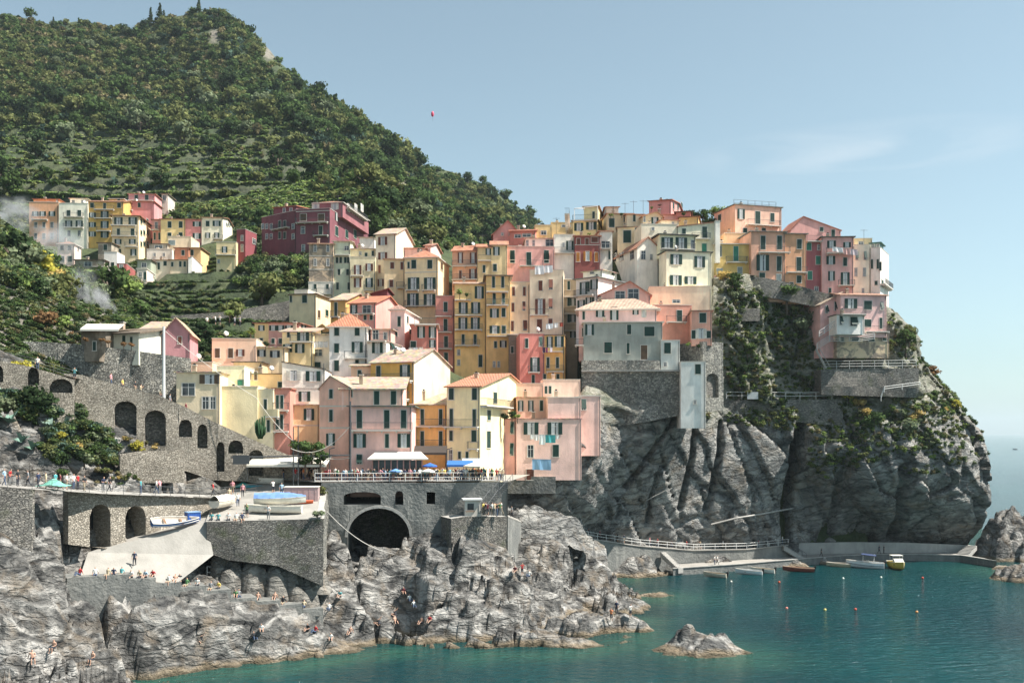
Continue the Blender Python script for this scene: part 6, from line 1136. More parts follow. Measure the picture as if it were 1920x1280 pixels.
def scatter(name, pos, size, colr, tpls, kind='stuff', zs=None, hz=.35):
    """many crowns in ONE object"""
    n = len(pos); which = rg.integers(0, len(tpls), n); Vs = []; Fs = []; Cs = []; b = 0
    for k, (V, F, K) in enumerate(tpls):
        ix = np.where(which == k)[0]
        if not len(ix): continue
        a = rg.uniform(0, 6.28, len(ix)); c, s = np.cos(a), np.sin(a); sz = size[ix]
        X = (V[None, :, 0]*c[:, None]-V[None, :, 1]*s[:, None])*sz[:, None]; Y = (V[None, :, 0]*s[:, None]+V[None, :, 1]*c[:, None])*sz[:, None]; Zq = V[None, :, 2]*sz[:, None]*(zs if zs else 1.0)+sz[:, None]*hz
        P = np.stack([X, Y, Zq], 2)+pos[ix][:, None, :]; Vs.append(P.reshape(-1, 3)); m = len(V)
        Fs.append((F[None]+(np.arange(len(ix))*m)[:, None, None]).reshape(-1, 4)+b); b += m*len(ix); Cs.append((colr[ix][:, None, :]*K[None, :, None]).reshape(-1, 3))
    o = link(name, tri_mesh(name, np.concatenate(Vs), np.concatenate(Fs), np.concatenate(Cs))); o.color = (1, 1, 1, 1)
    return tag(o, kind=kind)
DR = np.arange(118, 690, 1.3)
def hits(u, v, d0=118):
    """where the view rays through photo points meet the hillside: positions to plant at"""
    X = (u[:, None]-960)/FPX*DR; Zr = HZ-(v[:, None]-VH)/FPX*DR; g = gridz(X, np.broadcast_to(DR, X.shape)); h = (Zr < g) & (DR[None] > d0) & (g > -5); ok = h.any(1); i = h.argmax(1); D = DR[i]
    x = (u-960)/FPX*D; return ok, np.stack([x, D, gridz(x, D)], 1)
PAL = {'dark': (.030, .048, .022), 'green': (.055, .085, .030), 'olive': (.105, .115, .045), 'lime': (.15, .20, .06), 'dry': (.14, .12, .065), 'rust': (.17, .10, .05), 'yellow': (.30, .27, .05), 'gold': (.34, .25, .09), 'bluegreen': (.05, .08, .06), 'sage': (.13, .155, .09)}
PAL = {k: np.array(x)*1.35 for k, x in PAL.items()}
def colmix(n, names, w): ix = rg.choice(len(names), n, p=np.array(w)/sum(w)); c = np.array([PAL[k] for k in names])[ix]; return c*rg.uniform(.75, 1.3, (n, 1))
far_t = [crown_tpl(5, 75, .19, 100+i, .85) for i in range(7)]; mid_t = [crown_tpl(7, 190, .13, 200+i, .9) for i in range(5)]; bush_t = [crown_tpl(6, 110, .15, 300+i, .7) for i in range(6)]
vine_t = [crown_tpl(3, 42, .26, 500+i, .7) for i in range(5)]
# mountain woods
n = 17000; u = rg.uniform(-60, 1060, n); v = rg.uniform(0, 470, n); ok, P = hits(u, v, 240)
upv = (u > 45) & (u < 445) & (v > 360) & (P[:, 1] < 275); mar = (u > 440) & (u < 700) & (v > 372) & (P[:, 1] < 255); ter = (v > 238) & (v < 400) & (u < 590)
keep = ok & ~upv & ~mar & ~(ter & (rg.random(n) < .9)); keep &= ~((np.hypot((u-745)/50, (v-375)/70) < 1) & (rg.random(n) < .45)); rkm = (np.hypot((u-402)/13, (v-72)/20) < 1) | (np.hypot((u-505)/17, (v-104)/18) < 1) | (np.hypot((u-520)/12, (v-135)/10) < 1); keep &= ~rkm; P, u, v = P[keep], u[keep], v[keep]
dist = P[:, 1]; sz = rg.uniform(1.5, 4.6, len(P))*np.clip(dist/430, .7, 1.25); sz *= np.where(P[:, 1] > 520, .8, 1)
patch = fbm(P[:, 0]/45, P[:, 1]/45, None, 3, 77); up = (v < 200+0*u) & (u < 420)
c = np.where((patch[:, None] > .12), colmix(len(P), ['olive', 'dry', 'green'], [4, .5, 5]), colmix(len(P), ['dark', 'green', 'olive', 'bluegreen'], [4, 5, 4, 1])); c = np.where((up & (rg.random(len(P)) < .45))[:, None], colmix(len(P), ['dry', 'olive', 'green'], [2.4, 4, 2]), c)
scatter('mountain_woods', P-np.array([0, 0, 1.2]), sz, c, far_t)
# individual larger trees on the mountain
def mk_tree(name, seed, r, h, nleaf=260, flat=.9, cone=False, leaf=.11):
    V, F, K = crown_tpl(9, nleaf, leaf, seed, flat, True, cone); V = V*np.array([r, r, r*(1.5 if cone else 1)]); V[:, 2] += h
    t = MB(); t.tube([(0, 0, -1), (.05, 0, h*.5), (.1, .05, h)], [r*.09, r*.07, r*.04], 'bark', 6)
    for i in range(4): a = i*1.6+seed; t.tube([(.05, 0, h*.55), (r*.45*math.cos(a), r*.45*math.sin(a), h+r*.2*(i % 2))], [r*.045, r*.02], 'bark', 5)
    T = F; me = fast_mesh(name+'_crown', V, np.concatenate([T[T[:, 2] == T[:, 3]][:, :3], T[T[:, 2] != T[:, 3]][:, :3], T[T[:, 2] != T[:, 3]][:, [0, 2, 3]]]), 'foliage', False, np.repeat(K[:, None], 3, 1)); return me, t.mesh('trunk', True)
TR = [mk_tree('tree', 400+i, 1.0, .75) for i in range(5)]; PN = [mk_tree('pine', 420+i, .55, 1.2, 220, 1.0, True) for i in range(2)]; BU = [mk_tree('bush', 440+i, 1.0, .38, 330, .75, False, .095) for i in range(6)]
_rec = []
def plant(name, desc, cat, pos, size, colr, protos, group, zs=1.0, rec=True):
    cm, tm = protos[rnd.randrange(len(protos))]; t = empty(name, pos, rnd.random()*6.28); t.scale = (size, size, size*zs)
    t['category'] = cat; t['group'] = group
    c = PAL[colr]*rnd.uniform(.85, 1.2); link('trunk' if cat in ('tree',) else 'stem', tm, t); o = link('crown' if cat == 'tree' else 'leaves', cm, t); o.color = (*c, 1); _rec.append((t, desc, rec)); return t
n = 1100; u = rg.uniform(-20, 1000, n); v = rg.uniform(20, 470, n); ok, P = hits(u, v, 250); k = 0
for i in np.where(ok)[0]:
    if 45 < u[i] < 445 and v[i] > 355 or 440 < u[i] < 700 and v[i] > 365 or (v[i] > 240 and u[i] < 560 and rnd.random() < .7) or k >= 230 or np.hypot((u[i]-402)/20, (v[i]-76)/26) < 1 or np.hypot((u[i]-505)/24, (v[i]-108)/24) < 1: continue
    k += 1; plant('tree', 'large rounded tree standing out on the wooded mountain slope', 'tree', P[i]-np.array([0, 0, .5]), (rnd.uniform(3.6, 7.0) if P[i][1] < 520 else rnd.uniform(3.0, 4.4))*np.clip(P[i][1]/430, .75, 1.15), rnd.choice(['dark', 'green', 'dark', 'olive', 'green', 'olive', 'sage']), TR, 'large trees on the mountain slope', rec=False)
for (uu, vv) in ((300, 44), (307, 42), (268, 48), (100, 60), (283, 46), (6, 54), (680, 208), (430, 30), (545, 112), (790, 268), (372, 30)):
    ok, P = hits(np.array([float(uu)]), np.array([float(vv)]), 300)
    if ok[0]: plant('pine_tree', 'small dark pine breaking the skyline of the mountain', 'tree', P[0], rnd.uniform(3.5, 6), 'dark', PN, 'skyline pines', rec=True)
# vines and shrubs on the terraces
n = 130000; u = rg.uniform(-60, 720, n); v = rg.uniform(225, 410, n); ok, P = hits(u, v, 230); i_ = np.clip(np.searchsorted(gx, P[:, 0])-1, 0, len(gx)-2); j_ = np.clip(np.searchsorted(gy, P[:, 1])-1, 0, len(gy)-2)
fr_ = FRA[j_, i_]; fl = ok & ((fr_ < 0) & (slope[j_, i_] < 2) | (fr_ > .88) | ((fr_ >= 0) & (fr_ < .1)) | ((fr_ > .30) & (fr_ < .42)) | ((fr_ > .58) & (fr_ < .68))) & ~((u > 50) & (u < 440) & (v > 365) & (P[:, 1] < 272)) & ~((u > 445) & (v > 378) & (P[:, 1] < 250)); P = P[fl][:34000]; scatter('terrace_vines', P, rg.uniform(.7, 1.4, len(P)), colmix(len(P), ['lime', 'sage', 'green', 'olive'], [4, 2, 4, 2]), vine_t, zs=.8)
n = 14000; u = rg.uniform(225, 600, n); v = rg.uniform(488, 640, n); ok, P = hits(u, v, 150); ok &= P[:, 1] < 262; i_ = np.clip(np.searchsorted(gx, P[:, 0])-1, 0, len(gx)-2); j_ = np.clip(np.searchsorted(gy, P[:, 1])-1, 0, len(gy)-2)
fr_ = FRA[j_, i_]; fl = ok & ((fr_ < 0) | (fr_ > .86) | (fr_ < .14)); P = P[fl][:5000]; scatter('valley_shrubs', P, rg.uniform(.4, 1.0, len(P)), colmix(len(P), ['green', 'sage', 'lime', 'dark'], [4, 3, 2, 3]), bush_t, zs=.7)
# thick green on the slope at the left and round the upper village
n = 3600; u = np.concatenate([rg.uniform(-60, 260, n), rg.uniform(440, 720, 700), rg.uniform(700, 860, 500)]); v = np.concatenate([rg.uniform(395, 560, n), rg.uniform(440, 540, 700), rg.uniform(400, 470, 500)]); ok, P = hits(u, v, 150); ok &= ~((u > 100) & (u < 450) & (v < 520) & (P[:, 1] < 252)); ok &= ~((P[:, 1] > 215) & (u > 45) & (u < 450) & (v < 530)); P = P[ok]
scatter('hillside_scrub', P, rg.uniform(.8, 2.2, len(P)), colmix(len(P), ['green', 'olive', 'sage', 'dark', 'lime'], [4, 3, 3, 3, 1]), mid_t)
n = 3600; u = rg.uniform(-40, 420, n); v = rg.uniform(545, 720, n); ok, P = hits(u, v, 118); P = P[ok]; scatter('terrace_plants', P, rg.uniform(.3, .9, len(P)), colmix(len(P), ['green', 'olive', 'dry', 'sage', 'dark'], [5, 3, 1, 2, 4]), bush_t)
def on_hill(uu, vv, d0=118):
    ok, P = hits(np.array([float(uu)]), np.array([float(vv)]), d0); return P[0] if ok[0] else None
VG = [('tree', 'broad bushy tree in the shaded valley left of the cream arched house', 'tree', 490, 575, 4.6, 'olive', 150), ('tree', 'tree with yellowish crown in front of the maroon mansion', 'tree', 662, 452, 3.6, 'dry', 150), ('tree', 'bright yellow-green tree at the edge of the left slope', 'tree', 78, 530, 3.4, 'yellow', 140), ('tree', 'dark green tree right behind the rising smoke', 'tree', 205, 560, 4.2, 'green', 150),
 ('tree', 'round dark tree on the left edge above the diagonal wall', 'tree', 18, 500, 4.0, 'dark', 140), ('tree', 'sage green tree beside the yellow-green one', 'tree', 45, 515, 3.6, 'sage', 140), ('tree', 'olive tree low beside the white smoke', 'tree', 125, 560, 2.8, 'olive', 140), ('tree', 'small gold-tinted tree next to the white smoke', 'tree', 105, 545, 2.4, 'gold', 140), ('tree', 'light green tree under the upper village terraces', 'tree', 240, 560, 3.0, 'lime', 150), ('tree', 'light bush tree behind the dusky pink gabled house', 'tree', 262, 600, 2.6, 'green', 150), ('bush', 'dark green bush right of the dusky pink gabled house', 'bush', 375, 640, 3.0, 'dark', 140), ('bush', 'second dark bush below the valley wall', 'bush', 392, 665, 2.4, 'dark', 140), ('tree', 'feathery tree at the head of the valley alley', 'tree', 435, 612, 2.6, 'olive', 140), ('bush', 'rusty flowering bush beside the diagonal wall', 'bush', 82, 612, 2.6, 'rust', 130), ('bush', 'bright green vine bush over the tavern terrace', 'bush', 122, 618, 1.7, 'lime', 125), ('bush', 'little bush of magenta flowers on the rubble wall', 'bush', 136, 632, .9, 'rust', 125)]
for nm, ds, ct_, uu, vv, s, c, d0 in VG:
    p = on_hill(uu, vv, d0)
    if p is not None: plant(nm, ds, ct_, p-np.array([0, 0, .2]), s, c, TR if ct_ == 'tree' else BU, 'trees and bushes of the valley')
# ---- plants on the headland cliff
def cliff_pts(n, poly):
    poly = np.array(poly, float); out = []
    lo, hi = poly.min(0), poly.max(0)
    while len(out) < n:
        a, b = rg.uniform(lo[0], hi[0]), rg.uniform(lo[1], hi[1]); c = False; j = len(poly)-1
        for i in range(len(poly)):
            if (poly[i][1] > b) != (poly[j][1] > b) and a < (poly[j][0]-poly[i][0])*(b-poly[i][1])/(poly[j][1]-poly[i][1])+poly[i][0]: c = not c
            j = i
        if c: out.append((a, b))
    return out
def chit(us, vs):
    out = []
    for a, b in zip(us, vs): k = int(((VSU-a)**2+(VSV-b)**2).argmin()); out.append((VSX[k], VSY[k]-.1, VSZ[k]))
    return np.array(out)
CPOL = [([(1340, 545), (1480, 540), (1535, 565), (1535, 690), (1360, 700), (1345, 640)], 800), ([(1365, 700), (1540, 700), (1720, 745), (1800, 700), (1840, 790), (1700, 860), (1560, 880), (1520, 820), (1365, 782)], 1700), ([(1670, 590), (1735, 650), (1790, 720), (1720, 700), (1660, 650)], 130), ([(1520, 820), (1580, 850), (1560, 900), (1515, 880)], 60), ([(1200, 755), (1340, 775), (1480, 800), (1500, 812), (1330, 785)], 60), ([(1680, 830), (1840, 800), (1860, 860), (1700, 900)], 110)]
A = [q for pl, k in CPOL for q in cliff_pts(k, pl)]; A = np.array(A); P = chit(A[:, 0], A[:, 1])
msk = fbm(A[:, 0]/50, A[:, 1]/28, None, 3, 88) > -.42; P = P[msk]; scatter('cliff_scrub', P, rg.uniform(.25, .95, len(P)), colmix(len(P), ['green', 'olive', 'dark', 'dry', 'sage', 'lime'], [5, 5, 2, 1.5, 4, 3]), bush_t, hz=.05)
for nm, ds, uu, vv, s, c in [('bush', 'round dark green bush on the bare rock above the path fence', 1388, 705, 1.9, 'dark'), ('bush', 'bright green bush at the foot of the slanting gutter', 1548, 705, 1.5, 'lime'), ('bush', 'yellow-green dome of spurge beside the garden fence', 1590, 752, 1.5, 'yellow'), ('bush', 'second golden spurge dome, right of the yellow-green one', 1612, 762, 1.4, 'gold'), ('bush', 'third golden spurge dome, lowest of the trio', 1622, 778, 1.2, 'gold'),
    ('bush', 'big swept olive bush below the curved street wall', 1480, 590, 3.2, 'olive'), ('bush', 'dark green part of the swept thicket under the street wall', 1475, 560, 2.4, 'green'), ('bush', 'long grassy thicket left of the cliff-edge house', 1510, 620, 2.6, 'sage'), ('bush', 'dark bush clinging right of the pale street houses', 1372, 540, 2.0, 'green'), ('bush', 'dry tufted bush on the crest beside the pale yellow house', 1358, 528, 1.6, 'gold'), ('tree', 'wind-bent dark tree at the right edge of the headland', 1698, 655, 2.3, 'green'), ('tree', 'lighter feathery tree behind the wind-bent one', 1705, 640, 1.9, 'olive'), ('bush', 'green bush above the dark terrace wall with wire fence', 1605, 680, 1.7, 'lime'), ('bush', 'wide low hedge right of the lime bush', 1640, 682, 1.6, 'sage'), ('bush', 'bright green bush high on the right cliff face', 1640, 800, 2.1, 'green'), ('bush', 'grey-green bush beside the bright one on the right cliff', 1700, 812, 2.2, 'sage'), ('bush', 'orange-tipped bush among the rocks on the right cliff', 1720, 790, 1.5, 'gold'), ('bush', 'yellow spurge near the outer edge of the headland', 1790, 765, 1.3, 'yellow'), ('bush', 'small golden tuft just left of the outer edge spurge', 1772, 772, 1.0, 'gold'), ('bush', 'reddish bush hanging over the outer headland edge', 1755, 700, 1.5, 'rust'), ('bush', 'pale tuft growing at the street corner of the olive house', 1375, 560, 1.2, 'sage'), ('bush', 'clump of thin bushes below the small square plot wall', 1400, 660, 1.6, 'green')]:
    p = chit([float(uu)], [float(vv)])[0]; plant(nm, ds, 'tree' if nm == 'tree' else 'bush', p, s*1.25, c, TR if nm == 'tree' else BU, 'bushes and trees on the headland')
# ---- ridge-top trees behind the houses
for i, (uu, vv, D, s, c) in enumerate([(1300, 392, 214, 1.8, 'dark'), (1318, 388, 216, 1.6, 'green'), (1345, 385, 216, 1.9, 'lime'), (1365, 384, 217, 1.7, 'lime'), (1332, 400, 210, 1.5, 'dark'), (1292, 385, 220, 1.3, 'olive')]):
    plant('tree', 'small garden tree on the ridge between the pink houses', 'tree', PX(uu, vv+24, D), s*1.25, c, BU, 'ridge garden trees')
# ---- near left slope
def on_rock(uu, vv, d0=80):
    D = np.arange(d0, 160, .3); x = (uu-960)/FPX*D; z = HZ-(vv-VH)/FPX*D; h = rockz(x, D) > z
    if not h.any(): return None
    i = h.argmax(); return Vector((x[i], D[i], float(rockz(np.array([x[i]]), np.array([D[i]]))[0])))
Q = [on_rock(a, b) for a, b in zip(rg.uniform(-30, 225, 2300), rg.uniform(712, 872, 2300))]; Q = np.array([q for q in Q if q is not None and q.y < 124]); Q = Q[fbm(Q[:, 0]/5, Q[:, 1]/5, None, 2, 3) > -.3]; scatter('slope_scrub', Q, rg.uniform(.3, 1.15, len(Q)), colmix(len(Q), ['green', 'olive', 'dark', 'bluegreen', 'sage'], [4, 3, 4, 3, 3]), bush_t, hz=.2)
Q = [on_rock(a, b) for a, b in zip(rg.uniform(180, 420, 260), rg.uniform(840, 912, 260))]; Q = np.array([q for q in Q if q is not None]); Q = Q[fbm(Q[:, 0]/4, Q[:, 1]/4, None, 2, 8) > .0]; scatter('bank_scrub', Q, rg.uniform(.25, .6, len(Q)), colmix(len(Q), ['dry', 'olive', 'green', 'gold'], [3, 3, 3, 1]), bush_t, hz=.2)
for ds, uu, vv, s, c in [('yellow-green spurge dome at the base of the tall niches', 258, 858, 1.35, 'yellow'), ('orange-gold spurge dome between the two tall niches', 290, 850, .9, 'gold'), ('small orange spurge right of the tall niches', 320, 848, .8, 'gold'), ('orange spurge dome above the lower walkway rocks', 168, 845, 1.2, 'gold'), ('golden spurge left of the orange dome', 146, 850, 1.0, 'gold'), ('yellow-green spurge on the left slope', 108, 838, 1.1, 'yellow'), ('yellow flowering bush at the dark low arch', 38, 712, 1.5, 'yellow'), ('tall dark shrub in the middle of the left slope', 68, 792, 2.6, 'dark'), ('green shrub hanging over the walkway rocks', 158, 888, 1.0, 'green'), ('grey-green shrub near the left edge', 10, 770, 1.6, 'sage'), ('pale yellow bush below the low arch', 96, 740, .9, 'gold'), ('green shrub beside the low arch', 130, 742, 1.2, 'olive'), ('scrubby green tuft growing on the rock above the lower arcade', 118, 935, .9, 'green'), ('dry tufts at the corner of the boat platform wall', 596, 962, .9, 'sage'), ('green tuft on the plaza corner over the platform', 604, 918, .9, 'olive')]:
    p = on_rock(uu, vv)
    if uu > 590: p = PX(uu, vv+8, 114 if uu < 600 else 124)
    if p is not None: plant('bush', ds, 'bush', p, s, c, BU, 'bushes of the left bank')
# agaves
ag = MB()
for i in range(26):
    a = i*2.4; el = .25+.9*((i*.618) % 1); L = .9+.3*((i*.37) % 1); d = Vector((math.cos(a)*math.cos(el), math.sin(a)*math.cos(el), math.sin(el))); s = Vector((-math.sin(a), math.cos(a), 0))*.09
    p0 = d*.08; p1 = d*L*.5+Vector((0, 0, .04)); p2 = d*L+Vector((0, 0, -.08)); ag.poly([p0-s, p0+s, p1+s*1.3, p1-s*1.3], 'cloth'); ag.poly([p1-s*1.3, p1+s*1.3, p2], 'cloth')
agm = ag.mesh('agave')
for i, (uu, vv, s) in enumerate([(18, 800, 1.7), (92, 808, 1.6), (100, 770, 1.3), (40, 832, 1.3), (122, 800, 1.2), (140, 870, 1.1), (208, 868, 1.0), (6, 745, 1.5), (60, 850, 1.2), (130, 785, 1.0)]):
    p = on_rock(uu, vv)
    if p is None: continue
    o = link('agave', agm, None, ('6d8a7c', '7f9487', '5d7a6a')[i % 3], p+Vector((0, 0, .1))); o.scale = (s, s, s); o.rotation_euler = (0, 0, i*1.3); tag(o, None, 'agave', 'spiky agaves on the left slope'); _rec.append((o, 'spiky blue-green agave on the left slope', True))
# tall cactus clump and vine arbour
m = MB()
for i in range(16): a = i*2.4; r = .12*i**.6; h = 1.4+1.5*((i*.618) % 1); x, y = r*math.cos(a), r*math.sin(a)*.7; m.tube([(x*.4, y*.4, 0), (x, y, h*.4), (x*1.25, y*1.25, h)], [.1, .13, .07], 'foliage', 6)
p = PX(488, 822, 121); me = m.mesh('cactus', True); o = link('cactus', me, None, None, p); o.color = (.05, .10, .05, 1); at_ = me.color_attributes.new('Col', 'FLOAT_COLOR', 'POINT'); at_.data.foreach_set('color', np.ones(len(me.vertices)*4)); tag(o, 'tall clump of columnar cactus against the cream stair house', 'cactus')
for i, (uu, vv, D, s) in enumerate([(562, 838, 128, 1.7), (585, 842, 128, 1.8), (600, 858, 127.5, 1.5), (572, 862, 127.5, 1.5)]):
    _r0 = plant('vine_arbour', 'dense leafy vine arbour left of the pink plaza house', 'vine', PX(uu, vv+10, D), s, 'green', BU, 'vine arbour')
# geraniums
for i, (uu, vv) in enumerate([(160, 637), (190, 638), (203, 641), (232, 646), (246, 647)]):
    t = plant('geranium', 'red geraniums in a box on the left bank terrace', 'flowers', PX(uu, vv+3, 131+i*.6), .55, 'rust', BU, 'geranium boxes'); t.children[1].color = (.55, .03, .06, 1)
# roof and balcony planting in the village
for i, (uu, vv, D, s) in enumerate([(862, 548, 174, .9), (875, 552, 173.6, .6), (945, 782, 148, .9), (960, 778, 148, .9), (970, 780, 148, .7), (1236, 384, 207, .7), (1250, 376, 208, .7), (1222, 388, 206, .5), (1150, 512, 170, .4), (1145, 402, 200, .6), (1165, 400, 200, .5), (1105, 437, 196, .5), (1290, 645, 157, .6), (1310, 648, 157, .6), (1282, 400, 200, .6), (498, 645, 146, .7), (470, 622, 150, .9), (430, 588, 160, 1.2)]):
    plant('potted_plant', 'leafy green potted plant on a village roof terrace', 'plant', PX(uu, vv+4, D), s, rnd.choice(['green', 'lime', 'dark']), BU, 'roof terrace plants')
# ================================================================ boats
def hull_mesh(L, W, H, stern=.75, n=12, k=7, flat=False):
    m = MB(); S_ = []
    for i in range(n+1):
        t = i/n; b = W/2*(math.sin(min(1, (t*1.25+.02))*math.pi/2)**.8 if t < .8 else 1-(t-.8)/.2*(1-stern)); zs = H*(1+.35*(1-t)**2+.06*t); kz = H*.5*(1-t)**3*.8; x = L*(t-.5)
        pr = [(x-(.12*L*(1-t)**2)*0, b*math.sin(math.pi/2*j/(k-1))**.7, kz+(zs-kz)*(1-math.cos(math.pi/2*j/(k-1)))) for j in range(k)]
        S_.append(pr)
    n0 = len(m.v)
    def side(s, inn, mat):
        for i in range(n):
            for j in range(k-1):
                q = [S_[i][j], S_[i+1][j], S_[i+1][j+1], S_[i][j+1]]; f = .9 if inn else 1.0
                m.poly([(x, s*y*f, z+(.07*(1-j/(k-1)) if inn else 0)) for x, y, z in (q if (s > 0) != inn else q[::-1])], mat)
    return m, S_, side
GB = 'boats moored in the harbour'
def boat(name, label, p, rz, L, W, H, c_out, c_in='d8d2c4', trim='c9c2b4', motor=False, cover=None, benches=2, bimini=None, cabin=False, stripe=None, cat='boat', group=None, roll=0):
    H = H*(1.3 if group == GB else 1)
    t = empty(name, p, rz, label, cat, group); t.rotation_euler = (roll, 0, rz)
    m, S_, side = hull_mesh(L, W, H); side(1, False, 'paint'); side(-1, False, 'paint')
    m.poly([(S_[-1][j][0], S_[-1][j][1], S_[-1][j][2]) for j in range(7)]+[(S_[-1][j][0], -S_[-1][j][1], S_[-1][j][2]) for j in range(6, 0, -1)], 'paint'); m.build('hull', t, c_out, True)
    m, S_, side = hull_mesh(L, W, H); side(1, True, 'paint'); side(-1, True, 'paint'); m.poly([(S_[i][0][0], S_[i][3][1]*.85, S_[i][0][2]+H*.3) for i in range(1, 13)]+[(S_[i][0][0], -S_[i][3][1]*.85, S_[i][0][2]+H*.3) for i in range(12, 0, -1)], 'paint'); m.build('interior', t, c_in, True)
    m = MB()
    for s in (1, -1): m.tube([(S_[i][6][0], s*S_[i][6][1], S_[i][6][2]) for i in range(13)], .045, 'paint', 5)
    m.tube([(S_[-1][6][0], y, S_[-1][6][2]) for y in (-S_[-1][6][1], S_[-1][6][1])], .045, 'paint', 5); m.build('gunwale', t, trim)
    if stripe:
        m = MB()
        for s in (1, -1): m.tube([(S_[i][4][0], s*(S_[i][4][1]+.02), S_[i][4][2]+.02) for i in range(13)], .05, 'paint', 4)
        m.build('stripe', t, stripe)
    if not cover:
        for i in range(benches): x = L*(-.12+.34*i); m = MB(); m.box(x-.12, x+.12, -W*.42, W*.42, H*.72, H*.78, 'wood'); m.build('bench', t)
    else:
        m = MB(); R_ = [[(S_[i][6][0], S_[i][6][1]*f*1.02, S_[i][6][2]+.03+.34*W*(1-f*f)*math.sin(min(1, i/9+.1)*math.pi*.6)+.05*math.sin(i*2.1+f*4)) for f in (-1, -.6, -.2, .2, .6, 1)] for i in range(13)]
        for i in range(12):
            for j in range(5): m.poly([R_[i][j], R_[i+1][j], R_[i+1][j+1], R_[i][j+1]], 'cloth')
        m.build('cover', t, cover)
    if motor:
        m = MB(); x = L/2+.1; m.box(x-.16, x+.2, -.15, .15, H*.9, H*.9+.5, 'black_rubber'); m.box(x-.05, x+.1, -.06, .06, -.3, H*.9-.001, 'black_rubber'); m.build('outboard_motor', t)
    if bimini:
        m = MB(); [m.tube([(x, y, H), (x+.1, y, H+1.5)], .025, 'white_metal', 4) for x in (-.4, 1.5) for y in (-W*.45, W*.45)]; m.build('canopy_frame', t); m = MB(); m.prism([(-.6, -W*.5, H+1.5), (1.9, -W*.5, H+1.3), (1.9, W*.5, H+1.3), (-.6, W*.5, H+1.5)], (0, 0, .06), 'cloth'); m.build('canopy', t, bimini)
        m = MB(); m.box(.2, .7, -.3, .3, H*.5, H+.45, 'trim'); m.build('console', t)
    if cabin:
        m = MB(); m.prism([(-.9, -W*.36, H), (.3, -W*.36, H), (.1, -W*.3, H+.75), (-.5, -W*.3, H+.75)], (0, W*.66, 0), 'paint'); m.build('cabin', t, 'e6e2d6'); m = MB(); m.box(-.2, 1.3, -W*.4, W*.4, H+1.25, H+1.32, 'paint'); [m.tube([(x, y, H), (x, y, H+1.25)], .025, 'white_metal', 4) for x in (-.1, 1.2) for y in (-W*.36, W*.36)]; m.build('sun_roof', t, 'e6e2d6')
    return t
def wp(u, v, z=-.12): D = HZ*FPX/(v-VH); p = PX(u, v, D); p.z = z; return p
GB = 'boats moored in the harbour'
boat('rowing_boat', 'small beige open boat moored furthest left by the quay', wp(1341, 1081), R(-32)+math.pi*0, 4.2, 1.5, .55, 'cfc6b2', '9c8c70', group=GB, motor=True)
boat('motor_boat', 'slim white boat with an outboard, left one of the white pair', wp(1404, 1076), R(-20), 4.6, 1.6, .6, 'dde3e4', 'c6ccd0', group=GB, motor=True)
boat('motor_boat', 'white boat with wooden deck, right one of the white pair', wp(1430, 1073), R(-24), 4.2, 1.5, .6, 'e2ded2', 'a89878', group=GB, motor=True)
boat('rowing_boat', 'reddish brown wooden boat with a black outboard motor', wp(1497, 1071), R(-14), 5.4, 1.7, .6, '7a3a2c', '9a6a50', 'b09880', group=GB, motor=True)
boat('rowing_boat', 'weathered beige rowing boat between the red boat and the white speedboat', wp(1572, 1062), R(-12), 4.2, 1.5, .55, 'b8a88c', '8e7e66', group=GB)
boat('speed_boat', 'white speedboat with a navy blue sun canopy', wp(1622, 1064), R(-22), 6.6, 2.3, .85, 'e4e6e6', 'cfd2d2', group=GB, motor=True, bimini='2c3c60', benches=0, stripe='4a5a66')
boat('fishing_boat', 'cream and yellow cabin boat seen end-on', wp(1683, 1066), R(92), 5.4, 2.5, .95, 'c9b24a', 'e4dccb', 'e6e2d6', group=GB, cabin=True, benches=1)
def on_surf(u, v, planes):
    """point of a built surface (list of convex 3d polygons) seen at the photo point"""
    d = Vector(((u-960)/FPX, 1, -(v-VH)/FPX)); o = Vector((0, 0, HZ)); best = None
    for P in planes:
        n = (P[1]-P[0]).cross(P[2]-P[0])
        if abs(n.dot(d)) < 1e-9: continue
        t = n.dot(P[0]-o)/n.dot(d); q = o+d*t; ins = True; sg = 0
        for i in range(len(P)):
            a, b = P[i], P[(i+1) % len(P)]; c = (b.x-a.x)*(q.y-a.y)-(b.y-a.y)*(q.x-a.x)
            if sg == 0: sg = 1 if c > 0 else -1
            elif c*sg < -1.5: ins = False
        if ins and (best is None or t < best[0]): best = (t, q)
    return best[1] if best else None
QD = [[RAMP[i] for i in q] for q in ([0, 1, 2, 8], [8, 2, 3, 7], [7, 3, 4, 6], [6, 4, 5])]+[[PLAT[i] for i in q] for q in ([0, 1, 2, 5], [5, 2, 3, 4])]
GS = 'boats hauled out on the ramp and platform'
def shore(u, v): q = on_surf(u, v, QD); return q if q else PX(u, v, 122)
boat('rowing_boat', 'blue and white rowing boat lying alone on the boat ramp', shore(328, 984)+Vector((0, 0, .02)), R(215), 5.2, 1.7, .6, '2f62a8', 'd9cfc2', 'd9d4cc', group=GS, roll=R(-24), stripe='d8d4cc')
boat('rowing_boat', 'blue boat with a white rim and red pennant, bow to the ramp', shore(388, 957), R(250), 4.2, 1.7, .8, '2a4f86', 'c9cfd4', 'd9dcdc', group=GS)
boat('rowing_boat', 'white boat under a pale tarpaulin beside the walkway end', shore(421, 950), R(75)+math.pi, 4.6, 1.9, .75, 'd9d0c0', 'cfc6b6', cover='e2dccd', group=GS)
bb = shore(512, 962); boat('motor_boat', 'long white boat at the bottom of the stacked pair on the platform', bb, R(184)+math.pi, 6.6, 2.1, .8, 'e2ddd0', 'cfcabc', group=GS)
